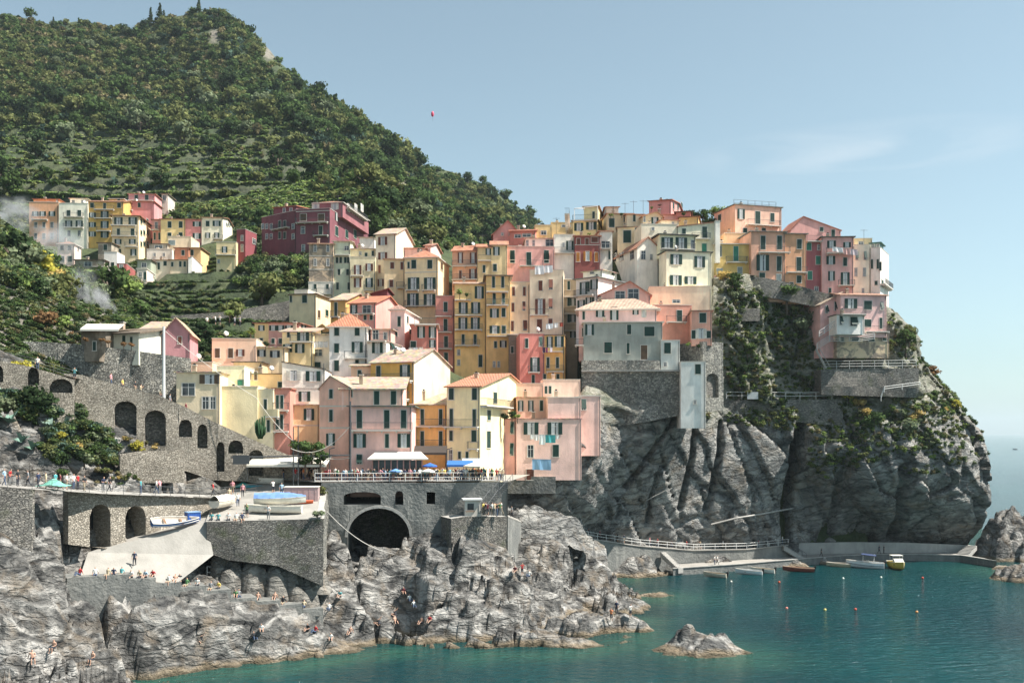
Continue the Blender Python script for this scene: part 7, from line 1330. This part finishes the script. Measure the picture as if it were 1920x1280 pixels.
boat('motor_boat', 'white boat with a crumpled blue tarpaulin, top of the stacked pair', bb+Vector((.5, 1.5, .9)), R(182), 6.0, 2.0, .7, 'dedacd', cover='6a8cc0', group=GS)
boat('motor_boat', 'large white boat in the shade under the cafe canopy', PX(498, 908, 131), R(5), 4.8, 1.9, .8, 'dcd8cc', 'cfcabc', group=GS)
boat('kayak', 'orange kayak lying on the platform in front of the storage container', shore(560, 945)+Vector((0, 0, .1)), R(20), 3.4, .7, .3, 'd9602c', 'c0501c', 'd9602c', benches=0, group=GS)
boat('kayak', 'turquoise kayak among the boats near the lane arches', PX(478, 915, 130), R(25), 3.2, .7, .3, '4a9aa8', '3a8090', '4a9aa8', benches=0, group=GS)
boat('rowing_boat', 'distant little boat alone on the open sea at the horizon', (FPX*0+(1903-960)*1500/FPX, 1500, -.1), 0, 7, 2.4, 1.4, '8a9098', group=None)
def boxed(name, label, p, rz, dims, c, lid=None, mat='paint', cat=None):
    t = empty(name, p, rz, label, cat or name.replace('_', ' ')); w_, d_, h_ = dims; m = MB(); m.box(0, w_, 0, d_, 0, h_, mat); 
    for i in range(6): x = w_*(i+.5)/6; m.box(x-.03, x+.03, -.03, -.001, .05, h_-.05, mat)
    m.build('body', t, c)
    m = MB(); m.box(-.06, w_+.06, -.06, d_+.06, h_, h_+.08, mat); m.build('lid', t, lid or c); return t
boxed('crate', 'blue plastic crate between the two blue boats', shore(352, 976), R(40), (1.5, 1.0, .9), '2a56a0', '8aa8c8')
boxed('storage_container', 'dull pink storage container with a white roof on the platform', shore(532, 940), R(5), (4.1, 2.2, 1.7), 'b39a98', 'd9d5cc')
def buoy(u, v, c, label):
    p = wp(u, v, 0); t = empty('buoy', p, 0, label, 'buoy', 'mooring buoys'); m = MB(); r = .2; m.lathe([(r*math.sin(math.pi*i/8)+.001, r*-math.cos(math.pi*i/8)+.1) for i in range(9)], 'paint', 10); m.build('float', t, c, True); m = MB(); m.tube([(0, 0, .38), (0, 0, .55)], .05, 'metal', 6); m.build('ring', t)
for u, v, c, l in [(1371, 1091, 'e4e0d6', 'white buoy below the small beige boat'), (1461, 1092, 'd0542c', 'orange-red buoy below the reddish brown boat'), (1581, 1085, 'e4e0d6', 'white buoy left of the speedboat mooring'), (1652, 1083, 'e0dccf', 'white buoy between speedboat and cabin boat'), (1730, 1084, 'd8442c', 'bright red and white buoy right of the cabin boat'), (1475, 1141, 'd98070', 'pinkish buoy, leftmost of the far-out row'), (1547, 1144, 'd9c070', 'yellow buoy, second in the far-out row'), (1604, 1143, 'd0503c', 'red buoy, third in the far-out row'), (1719, 1148, 'dc9050', 'orange buoy, rightmost of the far-out row')]: buoy(u, v, c, l)
# toy balloon
p = PX(811, 214, 160); t = empty('balloon', p, 0, 'tiny pink balloon drifting in the sky above the mountain', 'balloon'); m = MB(); m.lathe([(.24*math.sin(math.pi*i/8)+.001, .45*-math.cos(math.pi*i/8)) for i in range(9)], 'paint', 10); m.build('envelope', t, 'd8506e', True); m = MB(); m.tube([(0, 0, -.45), (.05, 0, -1.2)], .012, 'metal', 4); m.build('string', t)
# tarps and nets
for i, (u, v, c, l) in enumerate([(455, 915, '3f9a8c', 'heap of turquoise netting by the lane arches'), (100, 912, '6fae9c', 'pale turquoise tarpaulin over a heap on the walkway')]):
    m = MB(); q = PX(u, v, 130 if i == 0 else 100); n = 12
    P = [[(x*.28-1.5, y*.28-.8, .7*math.exp(-((x-5.5)/3.5)**2-((y-3)/2)**2)+.12*rnd.random()) for x in range(n)] for y in range(7)]
    for y in range(6):
        for x in range(n-1): m.poly([P[y][x], P[y][x+1], P[y+1][x+1], P[y+1][x]], 'cloth')
    tag(m.build('tarpaulin', None, c, True, q), l, 'tarpaulin')
# ================================================================ people
POSE = {}
def person_mesh(name, J, B, zone):
    """J joint -> (x,y,z,r); B bones (a,b); zone bone -> material"""
    ks = list(J); me = bpy.data.meshes.new('tmp'); me.from_pydata([J[k][:3] for k in ks], [(ks.index(a), ks.index(b)) for a, b in B], [])
    o = bpy.data.objects.new('tmp', me); col.objects.link(o); md = o.modifiers.new('s', 'SKIN'); md.use_smooth_shade = True
    for i, k in enumerate(ks): me.skin_vertices[0].data[i].radius = (J[k][3], J[k][3]*(J[k][4] if len(J[k]) > 4 else 1)); me.skin_vertices[0].data[i].use_root = (k == 'pel')
    sb = o.modifiers.new('b', 'SUBSURF'); sb.levels = 1; sb.render_levels = 1
    dg = bpy.context.evaluated_depsgraph_get(); r = bpy.data.meshes.new_from_object(o.evaluated_get(dg)); r.name = name; bpy.data.objects.remove(o)
    mats = []; r.materials.clear()
    for mt in zone.values():
        if mt not in mats and mt != 'head': mats.append(mt)
    if 'hair' not in mats: mats.append('hair')
    for mt in mats: r.materials.append(M_[mt])
    seg = [(Vector(J[a][:3]), Vector(J[b][:3]), zone.get((a, b), 'skin')) for a, b in B]; hd = Vector(J['head'][:3]); hv = (Vector(J['head'][:3])-Vector(J['neck'][:3])).normalized()
    for f in r.polygons:
        c = f.center; bs = min(seg, key=lambda s: (c-(s[0]+(s[1]-s[0])*max(0, min(1, (c-s[0]).dot(s[1]-s[0])/max(1e-6, (s[1]-s[0]).length_squared))))).length)
        mt = bs[2]; dd = c-hd
        if mt == 'head': mt = 'hair' if (dd.dot(hv) > .03 or (dd.y > .015 and dd.dot(hv) > -.09)) else 'skin'
        f.material_index = mats.index(mt if mt in mats else 'skin'); f.use_smooth = True
    return r
def body(lean=0, armL=None, armR=None, legs='stand', bottom='dark_cloth', shorts=False, top='cloth'):
    hz_ = .92; J = {}
    J['pel'] = (0, 0, hz_, .135, .8); J['wst'] = (0, -.01, 1.08, .125, .75); J['chs'] = (0, -.01+lean*.1, 1.3, .155, .72); J['neck'] = (0, lean*.16, 1.47, .055); J['chin'] = (0, -.02+lean*.2, 1.55, .07); J['head'] = (0, -.015+lean*.22, 1.655, .095)
    for s, n, arm in ((-1, 'L', armL), (1, 'R', armR)):
        J['sh'+n] = (s*.19, lean*.12, 1.4, .062); a = arm or ((s*.25, .01, 1.13), (s*.25, -.07, .88), (s*.25, -.1, .78))
        J['el'+n] = (*a[0], .045); J['wr'+n] = (*a[1], .033); J['hd'+n] = (*a[2], .04)
    if legs == 'stand': K = ((-.1, 0, .5), (-.11, .02, .09), (-.12, -.13, .04)), ((.1, 0, .5), (.12, .02, .09), (.13, -.13, .04))
    elif legs == 'walk': K = ((-.1, -.14, .5), (-.1, -.22, .1), (-.1, -.37, .06)), ((.1, .06, .5), (.1, .3, .15), (.1, .22, .05))
    elif legs == 'sit': K = ((-.12, -.42, .93), (-.12, -.46, .5), (-.12, -.6, .46)), ((.14, -.42, .93), (.16, -.44, .5), (.16, -.58, .46))
    elif legs == 'ground': K = ((-.13, -.36, 1.2), (-.13, -.56, .86), (-.13, -.7, .83)), ((.15, -.45, 1.1), (.16, -.72, .86), (.16, -.86, .83))
    for (k, f, t), n, s in zip(K, 'LR', (-1, 1)): J['hp'+n] = (s*.1, 0, hz_-.04, .1); J['kn'+n] = (*k, .065); J['an'+n] = (*f, .043); J['to'+n] = (*t, .038)
    B = [('pel', 'wst'), ('wst', 'chs'), ('chs', 'neck'), ('neck', 'chin'), ('chin', 'head')]
    for n in 'LR': B += [('chs', 'sh'+n), ('sh'+n, 'el'+n), ('el'+n, 'wr'+n), ('wr'+n, 'hd'+n), ('pel', 'hp'+n), ('hp'+n, 'kn'+n), ('kn'+n, 'an'+n), ('an'+n, 'to'+n)]
    Zn = {('pel', 'wst'): top, ('wst', 'chs'): top, ('chs', 'neck'): top, ('neck', 'chin'): 'skin', ('chin', 'head'): 'head'}
    for n in 'LR': Zn.update({('chs', 'sh'+n): top, ('sh'+n, 'el'+n): top, ('el'+n, 'wr'+n): 'skin', ('wr'+n, 'hd'+n): 'skin', ('pel', 'hp'+n): bottom, ('hp'+n, 'kn'+n): bottom, ('kn'+n, 'an'+n): 'skin' if shorts else bottom, ('an'+n, 'to'+n): 'shoe' if top != 'skin' else 'skin'})
    return J, B, Zn
def mkp(n, **k): J, B, Zn = body(**k); return person_mesh(n, J, B, {k_: v for k_, v in Zn.items()} | {('x', 'y'): 'skin'})
akimbo = lambda s: ((s*.36, .06, 1.16), (s*.2, -.06, 1.0), (s*.16, -.1, .98)); phone = lambda s: ((s*.24, -.16, 1.2), (s*.12, -.36, 1.38), (s*.09, -.4, 1.44)); hold = lambda s: ((s*.26, -.02, 1.14), (s*.16, -.24, 1.06), (s*.12, -.32, 1.06)); prop = lambda s: ((s*.27, .12, 1.1), (s*.3, .22, .93), (s*.3, .28, .9))
PP = {}
PP['stand', 'dark trousers'] = mkp('person', bottom='dark_cloth'); PP['stand', 'blue jeans'] = mkp('person', bottom='jeans', armR=hold(1)); PP['stand', 'beige shorts'] = mkp('person', bottom='khaki', shorts=True, armL=akimbo(-1)); PP['stand', 'dark shorts'] = mkp('person', bottom='dark_cloth', shorts=True, armL=phone(-1), armR=phone(1), lean=-.3); PP['stand', 'grey trousers'] = mkp('person', bottom='grey_cloth', armL=hold(-1), armR=hold(1), lean=-.6)
PP['walk', 'dark trousers'] = mkp('person', legs='walk', bottom='dark_cloth', lean=-.3); PP['walk', 'beige trousers'] = mkp('person', legs='walk', bottom='khaki', armL=hold(-1)); PP['walk', 'blue jeans'] = mkp('person', legs='walk', bottom='jeans')
PP['sit', 'dark trousers'] = mkp('person', legs='sit', bottom='dark_cloth', armL=hold(-1), armR=hold(1), lean=-.8); PP['sit', 'blue jeans'] = mkp('person', legs='sit', bottom='jeans', armR=prop(1)); PP['sit', 'beige shorts'] = mkp('person', legs='sit', bottom='khaki', shorts=True, armL=prop(-1), armR=prop(1), lean=.4)
PP['ground', 'dark shorts'] = mkp('person', legs='ground', bottom='dark_cloth', shorts=True, armL=hold(-1), armR=hold(1), lean=-.6); PP['ground', 'blue jeans'] = mkp('person', legs='ground', bottom='jeans', armL=prop(-1), armR=prop(1), lean=.5)
PP['bather', 'dark swimwear'] = mkp('person', legs='ground', bottom='dark_cloth', shorts=True, top='skin', armL=prop(-1), armR=prop(1), lean=.6)
PP['bathersit', 'dark swimwear'] = mkp('person', legs='sit', bottom='dark_cloth', shorts=True, top='skin', armL=prop(-1), armR=hold(1))
SH = {'white': 'e6e4de', 'pale blue': '9cb8cc', 'black': '22252a', 'red': 'b02c30', 'navy': '2a3450', 'grey': '85878a', 'beige': 'c9b89a', 'pink': 'd99aa0', 'green': '5f8a5a', 'yellow': 'd9c468', 'dark red': '6a2430', 'turquoise': '5aa8ac', 'orange': 'd07a48'}
_pp = []
def person(kind, bottom, shirt, pos, rz, where, sc=1.0, lie=False):
    o = link('person', PP[kind, bottom], None, SH[shirt], pos); o.scale = (sc, sc, sc)
    o.rotation_euler = (R(-78), 0, rz) if lie else (0, 0, rz)
    if kind in ('sit', 'bathersit'): o.location = Vector(pos)-Vector((0, 0, .80*sc))
    if kind in ('ground', 'bather'): o.location = Vector(pos)-Vector((0, 0, .80*sc))
    if lie: o.location = Vector(pos)+Vector((0, 0, .12))
    top = f'person in {shirt} and {bottom}' if 'bather' not in kind else 'sunbather in dark swimwear'
    verb = {'stand': '', 'walk': 'walking', 'sit': 'sitting', 'ground': 'sitting', 'bather': 'sitting', 'bathersit': 'sitting'}[kind] if not lie else 'lying'
    _pp.append((o, f'{top} {verb} {where}'.replace('  ', ' '), where)); return o
SK_ = list(SH); WT = [16, 6, 9, 5, 6, 5, 6, 5, 2, 2, 4, 2, 2]
def rs(): return rnd.choices(SK_, WT)[0]
ST_ = [k for k in PP if k[0] in ('stand', 'walk')]; SI_ = [k for k in PP if k[0] == 'sit']
# crowd on the plaza
PLN = [Vector((onl(L5, u, 0)[0].x, onl(L5, u, 0)[0].y, 0)) for u in (602, 945)]
def crowd(n, u0, u1, d0, d1, where, md=.55):
    done = []
    for _ in range(n*6):
        if len(done) >= n: break
        u = rnd.uniform(u0, u1); q, t_ = onl(L5, u, rnd.uniform(d0, d1)); 
        if all((q.x-a)**2+(q.y-b)**2 > md*md for a, b in done):
            done.append((q.x, q.y)); k = rnd.choice(ST_); person(*k, rs(), (q.x, q.y, ZP), rnd.choice([0, 0, 3.1, 1.5, -1.5, .6, 2.4])+rnd.uniform(-.4, .4), where, rnd.uniform(.92, 1.04))
crowd(62, 660, 940, .5, 1.3, 'at the plaza railing', .5); crowd(55, 665, 945, 1.6, 3.4, 'in the crowd behind the plaza railing', .6); crowd(14, 588, 660, .8, 5, 'at the plaza left end', .8)
for i in range(12): q = PX(rnd.uniform(520, 600), 0, rnd.uniform(128, 133)); person(*rnd.choice(ST_), rs(), (q.x, q.y, ZP), rnd.uniform(0, 6), 'before the cafe canopy')
WQ = [[WALK[i] for i in q] for q in ([0, 1, 6, 7], [1, 2, 5, 6], [2, 3, 4, 5])]
def onwalk(u, f=.5):
    k = (u-960)/FPX
    for (a, b, c, d) in ((0, 1, 7, 6), (1, 2, 6, 5), (2, 3, 5, 4)):
        for P, Q in ((WALK[a].lerp(WALK[c], f), WALK[b].lerp(WALK[d], f)),):
            dx, dy = Q.x-P.x, Q.y-P.y; t = (k*P.y-P.x)/(dx-k*dy)
            if -.02 <= t <= 1.02: return P.lerp(Q, t)
for i, (u, k, s) in enumerate([(8, ('walk', 'blue jeans'), 'pale blue'), (33, ('stand', 'dark trousers'), 'black'), (53, ('walk', 'dark trousers'), 'grey'), (72, ('walk', 'dark trousers'), 'navy'), (86, ('stand', 'beige shorts'), 'beige'), (104, ('stand', 'dark trousers'), 'turquoise'), (113, ('walk', 'beige trousers'), 'dark red'), (125, ('stand', 'beige shorts'), 'white'), (138, ('stand', 'blue jeans'), 'white'), (158, ('walk', 'beige trousers'), 'black'), (193, ('stand', 'grey trousers'), 'navy'), (205, ('walk', 'dark trousers'), 'black'), (264, ('stand', 'blue jeans'), 'turquoise'), (293, ('walk', 'blue jeans'), 'white'), (300, ('stand', 'grey trousers'), 'pink'), (400, ('walk', 'dark trousers'), 'red'), (18, ('stand', 'grey trousers'), 'red'), (146, ('stand', 'dark trousers'), 'red')]):
    p = onwalk(u, .25+.5*(i % 3)/2)
    if p is not None: person(*k, s, p+Vector((0, 0, .02)), rnd.choice([1.57, -1.57])+rnd.uniform(-.5, .5), 'on the upper walkway')
for u, v, k, s, w_ in [(205, 1036, ('stand', 'blue jeans'), 'black', 'alone at the foot of the ramp'), (252, 1062, ('walk', 'dark trousers'), 'navy', 'in the middle of the ramp'), (463, 970, ('stand', 'dark shorts'), 'green', 'on the platform edge'), (446, 950, ('walk', 'blue jeans'), 'white', 'by the tarpaulin covered boat'), (503, 974, ('stand', 'grey trousers'), 'white', 'beside the stacked boats'), (512, 925, ('stand', 'dark shorts'), 'white', 'behind the stacked boats'), (528, 930, ('stand', 'blue jeans'), 'pale blue', 'beside the storage container'), (436, 925, ('stand', 'beige shorts'), 'pink', 'at the walkway end'), (430, 940, ('stand', 'dark trousers'), 'beige', 'at the walkway end'), (455, 932, ('walk', 'dark trousers'), 'pink', 'at the walkway end')]:
    person(*k, s, shore(u, v), rnd.uniform(-.6, .6)+(3.14 if rnd.random() < .3 else 0), w_)
for u in (396, 408, 427, 442, 453, 545, 555, 562, 574, 583): q = PX(u, 978, 112.4); q = shore(u, 975); person(*rnd.choice(SI_), rs(), q+Vector((0, .2, .02)), rnd.uniform(-.4, .4), 'on the platform rim')
# sitters on the stepped wall
for u in (150, 180, 203, 214, 230, 248, 264, 275, 290, 318, 331, 340, 352, 372, 398, 415, 445, 452, 487, 520, 534, 575):
    z = next((L4.z(v, L4.s(u)) for a, b, v in ST if a <= u <= b), None)
    if z is None: continue
    q, _ = onl(L4, u, rnd.uniform(.3, 1.2)); k = rnd.choice(SI_+[('ground', 'dark shorts'), ('ground', 'blue jeans'), ('bather', 'dark swimwear')]); person(*k, rs(), (q.x, q.y, z+.0), rnd.uniform(-.5, .5), 'on the stepped sea wall')
# bathers on the rocks
for u, v, k, s, w_, li in [(60, 1236, ('bathersit', 'dark swimwear'), 'white', 'on the bottom left rocks, leftmost', 0), (101, 1236, ('bathersit', 'dark swimwear'), 'white', 'on the bottom left rocks, next to the leftmost', 0), (174, 1246, ('bathersit', 'dark swimwear'), 'green', 'low on the rocks with a bag', 0), (395, 1212, ('bather', 'dark swimwear'), 'red', 'flat out on the left shore rocks', 1), (490, 1212, ('ground', 'dark shorts'), 'white', 'near the waterline in the middle', 0), (476, 1210, ('ground', 'blue jeans'), 'black', 'near the waterline in the middle', 0), (578, 1185, ('ground', 'dark shorts'), 'black', 'below the sea wall end', 0), (591, 1186, ('ground', 'blue jeans'), 'red', 'below the sea wall end', 0), (620, 1200, ('ground', 'dark shorts'), 'white', 'close above the waterline', 0), (657, 1188, ('bather', 'dark swimwear'), 'red', 'on the flat shelf in the centre', 0), (617, 1148, ('ground', 'blue jeans'), 'white', 'at the end of the handrail', 0), (638, 1148, ('ground', 'dark shorts'), 'turquoise', 'at the end of the handrail', 0), (756, 1136, ('ground', 'dark shorts'), 'dark red', 'beside the deep gully', 0), (768, 1137, ('ground', 'blue jeans'), 'white', 'beside the deep gully', 0), (776, 1138, ('ground', 'blue jeans'), 'white', 'right beside the deep gully', 0),
    (725, 1175, ('bather', 'dark swimwear'), 'orange', 'flat out above the dark ledge', 1), (740, 1172, ('bather', 'dark swimwear'), 'white', 'above the dark ledge', 0), (755, 1176, ('bather', 'dark swimwear'), 'yellow', 'on a towel above the dark ledge', 1), (790, 1174, ('bather', 'dark swimwear'), 'white', 'right on the dark ledge', 0), (806, 1172, ('ground', 'dark shorts'), 'red', 'right on the dark ledge', 0), (979, 1084, ('stand', 'dark shorts'), 'red', 'high on the pale central rock', 0), (966, 1092, ('ground', 'dark shorts'), 'dark red', 'high on the pale central rock', 0), (992, 1082, ('ground', 'blue jeans'), 'white', 'high on the pale central rock', 0), (1146, 1176, ('stand', 'dark shorts'), 'orange', 'on the tip of the central rocks', 0), (1156, 1178, ('stand', 'dark trousers'), 'navy', 'on the tip of the central rocks', 0), (1182, 1172, ('stand', 'dark shorts'), 'white', 'at the very edge of the water', 0)]:
    p = on_rock(u, v) 
    if p is None: continue
    person(*k, s, p+Vector((0, 0, .02)), rnd.uniform(-.7, .7) if not li else 1.4, w_, lie=bool(li))
# kiosk terrace and path
for i in range(12): person(*rnd.choice(ST_), rs(), (PX(rnd.uniform(900, 946), 0, 1).x*124, 124+rnd.uniform(-1.3, 1.6), zpx(968, 123)), rnd.uniform(0, 6), 'on the kiosk terrace')
for i in range(20):
    f = [.05, .12, .3, .33, .4, .44, .5, .52, .55, .6, .62, .66, .7, .74, .8, .86, .9, .93, .96, .99][i]*6.99; j = int(f); a = pth[j].lerp(pth[j+1], f-j); person(*rnd.choice(ST_), rs(), a+Vector((0, rnd.uniform(.6, 2), .0)), rnd.choice([1.57, -1.57])+rnd.uniform(-.4, .4), 'on the cliff path')
for u, k, s, w_ in [(1342, ('stand', 'blue jeans'), 'white', 'on the low quay'), (1347, ('walk', 'dark trousers'), 'white', 'on the low quay'), (1543, ('walk', 'dark trousers'), 'black', 'on the quay by the speedboat'), (1652, ('walk', 'dark trousers'), 'navy', 'behind the cabin boat'), (1661, ('stand', 'dark trousers'), 'black', 'behind the cabin boat')]:
    kx_ = (u-960)/FPX
    for a, b in zip(qp, qp[1:]):
        t_ = (kx_*a.y-a.x)/((b.x-a.x)-kx_*(b.y-a.y))
        if 0 <= t_ <= 1: person(*k, s, a.lerp(b, t_)+Vector((0, 1.0, .01)), 1.5, w_); break
# lane walkers behind the parapet, far people
for u, v in ((206, 712), (228, 722), (252, 727), (262, 733), (300, 742), (318, 751), (348, 767)): q, t_ = onl(L1, u, 1.4); person(*rnd.choice(ST_), rs(), (q.x, q.y, L1.z(v, t_)-.75), 1.5, 'behind the lane parapet')
for u, v, s, bt in ((70, 692, 'white', 'blue jeans'), (140, 712, 'turquoise', 'dark shorts')): q, t_ = onl(L0, u, .9); person('stand', bt, s, (q.x, q.y, L0.z(v, t_)-.1), .3, 'at the wire railing of the top lane')
for i, (u, v) in enumerate(((388, 612), (404, 610), (412, 610), (440, 612), (450, 612))): person(*rnd.choice(ST_), 'white' if i < 3 else 'grey', PX(u, v, 166), rnd.uniform(0, 6), 'on the valley terrace')
for u, v in ((1342, 520), (1350, 518), (1362, 514), (1372, 518), (1398, 519), (1404, 520), (1410, 520)): person(*rnd.choice(ST_), rs(), PX(u, v+5, 188.4)+Vector((0, .5, -.6)), rnd.uniform(0, 6), 'at the ridge street wall')
cnt = {}
ORD = ['first', 'second', 'third', 'fourth', 'fifth', 'sixth', 'seventh', 'eighth', 'ninth', 'tenth', 'eleventh', 'twelfth', 'thirteenth']
for o, ds, wh in _pp: cnt.setdefault(ds, []).append(o)
for ds, L_ in cnt.items():
    L_.sort(key=lambda o: o.location.x/max(1, o.location.y))
    for i, o in enumerate(L_): tag(o, ds if len(L_) == 1 else f'{ds}, {ORD[min(i, 12)]} from left'.replace('standing behind', 'behind').replace('walking behind', 'walking by'), 'person')
GPN = {'person': 'people around the harbour'}
for o, ds, wh in _pp:
    o['group'] = 'people '+wh; l_ = o['label']
    for a_ in (' sitting', ' walking', ' in dark swimwear', ' the'):
        if len(l_.split()) > 16: l_ = l_.replace(a_, '', 1)
    o['label'] = l_
cnt = {}
for o, ds, rec in _rec: cnt.setdefault(ds, []).append((o, rec))
for ds, L_ in cnt.items():
    L_.sort(key=lambda q: q[0].location.x/q[0].location.y)
    for i, (o, rec) in enumerate(L_):
        o['label'] = ds if (len(L_) == 1 or not rec) else f'{ds}, {ORD[min(i, 12)] if i < 13 else "number "+str(i+1)} from left'
# rooftop antennas
for i, (u, v, D, h) in enumerate([(1150, 400, 200, 14), (1172, 398, 201, 18), (1188, 398, 201, 22), (1206, 395, 203, 20), (1043, 424, 206, 16), (1064, 424, 206, 14), (1620, 446, 196, 16), (1536, 436, 200, 10), (905, 452, 199, 12), (634, 380, 236, 14), (700, 460, 200, 16), (530, 588, 178, 12)]):
    m = MB(); a = PX(u, v, D); H_ = h*D/FPX; m.tube([a-Vector((0, 0, 1.5)), a+Vector((0, 0, H_))], .035, 'metal', 4); m.tube([a+Vector((-.7, 0, H_*.9)), a+Vector((.7, 0, H_*.9))], .025, 'metal', 4); [m.tube([a+Vector((x, -.25, H_*.9)), a+Vector((x, .25, H_*.9))], .02, 'metal', 4) for x in (-.6, -.2, .2, .6)]
    o = tag(m.build('antenna'), None, 'antenna', 'television aerials on the roofs'); o['label'] = ['tv aerial on the studio roof, leftmost on the ridge top', 'tv aerial right of the leftmost ridge-top one', 'tall tv aerial left of the highest pink house', 'tall tv aerial nearest the highest pink house', 'thin aerial over the ochre block, left one', 'thin aerial over the ochre block, right one', 'aerial on the teal pavilion end house', 'small aerial on the rose pink top house', 'aerial on the golden cream house roof', 'aerial on the maroon mansion', 'aerial above the pink gable behind the hip roof', 'small aerial on the plain arched-door cream house'][i]
m = MB(); P = [PX(1368, 386, 203), PX(1392, 376, 203), PX(1455, 384, 206), PX(1432, 388, 206)]
railing('roof_railing', 'thin grey railing round the flat roof of the large peach house', [PX(1376, 386, 202.6), PX(1455, 391, 204.5)], 1.3, (1.0, .5), 1.5, .035, 'metal')
m = MB(); [m.tube([PX(u, 412, 201), PX(u, v, 201)], .06, 'white_metal', 4) for u, v in ((1077, 391), (1120, 386))]; m.tube([PX(1077, 391, 201), PX(1121, 386, 201)], .06, 'white_metal', 4); m.tube([PX(1077, 391, 201), PX(1096, 391, 206)], .06, 'white_metal', 4); tag(m.build('pergola'), 'bare white pergola frame on the yellow ridge terrace', 'pergola')
# ================================================================ smoke and haze
def volume_mat(name, color, dens, noise=None, aniso=.2):
    m = bpy.data.materials.new(name); m.use_nodes = True; n = m.node_tree.nodes; n.remove(n['Principled BSDF']); v = n.new('ShaderNodeVolumePrincipled'); v.inputs['Color'].default_value = color; v.inputs['Density'].default_value = dens; v.inputs['Anisotropy'].default_value = aniso
    m.node_tree.links.new(v.outputs[0], n['Material Output'].inputs['Volume'])
    if noise:
        g = n.new('ShaderNodeTexCoord'); t = n.new('ShaderNodeTexNoise'); t.inputs['Scale'].default_value = noise; t.inputs['Detail'].default_value = 5; m.node_tree.links.new(g.outputs['Object'], t.inputs['Vector'])
        r = n.new('ShaderNodeMapRange'); r.inputs[1].default_value = .47; r.inputs[2].default_value = .68; r.inputs[3].default_value = 0; r.inputs[4].default_value = dens; m.node_tree.links.new(t.outputs[0], r.inputs[0])
        l = n.new('ShaderNodeVectorMath'); l.operation = 'LENGTH'; m.node_tree.links.new(g.outputs['Object'], l.inputs[0]); f = n.new('ShaderNodeMapRange'); f.inputs[1].default_value = .35; f.inputs[2].default_value = 1; f.inputs[3].default_value = 1; f.inputs[4].default_value = 0; m.node_tree.links.new(l.outputs['Value'], f.inputs[0])
        x = n.new('ShaderNodeMath'); x.operation = 'MULTIPLY'; m.node_tree.links.new(r.outputs[0], x.inputs[0]); m.node_tree.links.new(f.outputs[0], x.inputs[1]); m.node_tree.links.new(x.outputs[0], v.inputs['Density'])
    M_[name] = m
def ball(name, c, s, rot, mat):
    m = MB(); m.lathe([(math.sin(math.pi*i/8)+.001, -math.cos(math.pi*i/8)) for i in range(9)], mat, 14); o = m.build(name, None, None, True, c, rot); o.scale = s; return o
volume_mat('smoke_volume', (.93, .94, .96, 1), 2.6, 2.3, .1); volume_mat('thin_smoke_volume', (.9, .92, .95, 1), .4, 1.6, .1)
o = ball('smoke', PX(188, 572, 160), (2.2, 2.2, 4.4), (0, R(-30), 0), 'smoke_volume'); tag(o, kind='stuff')
o = ball('smoke', PX(150, 535, 163), (3.6, 3, 3.6), (0, R(-45), 0), 'thin_smoke_volume'); tag(o, kind='stuff')
o = ball('smoke', PX(85, 455, 200), (8, 6, 5), (0, 0, 0), 'thin_smoke_volume'); tag(o, kind='stuff'); o = ball('smoke', PX(18, 400, 215), (7, 6, 4.5), (0, 0, 0), 'thin_smoke_volume'); tag(o, kind='stuff')
volume_mat('haze_volume', (.80, .93, 1.0, 1), HAZE, None, .3)
m = MB(); m.box(-9500, 9500, -60, 26000, -12, 330, 'haze_volume'); h_ = m.build('haze'); tag(h_, kind='stuff')
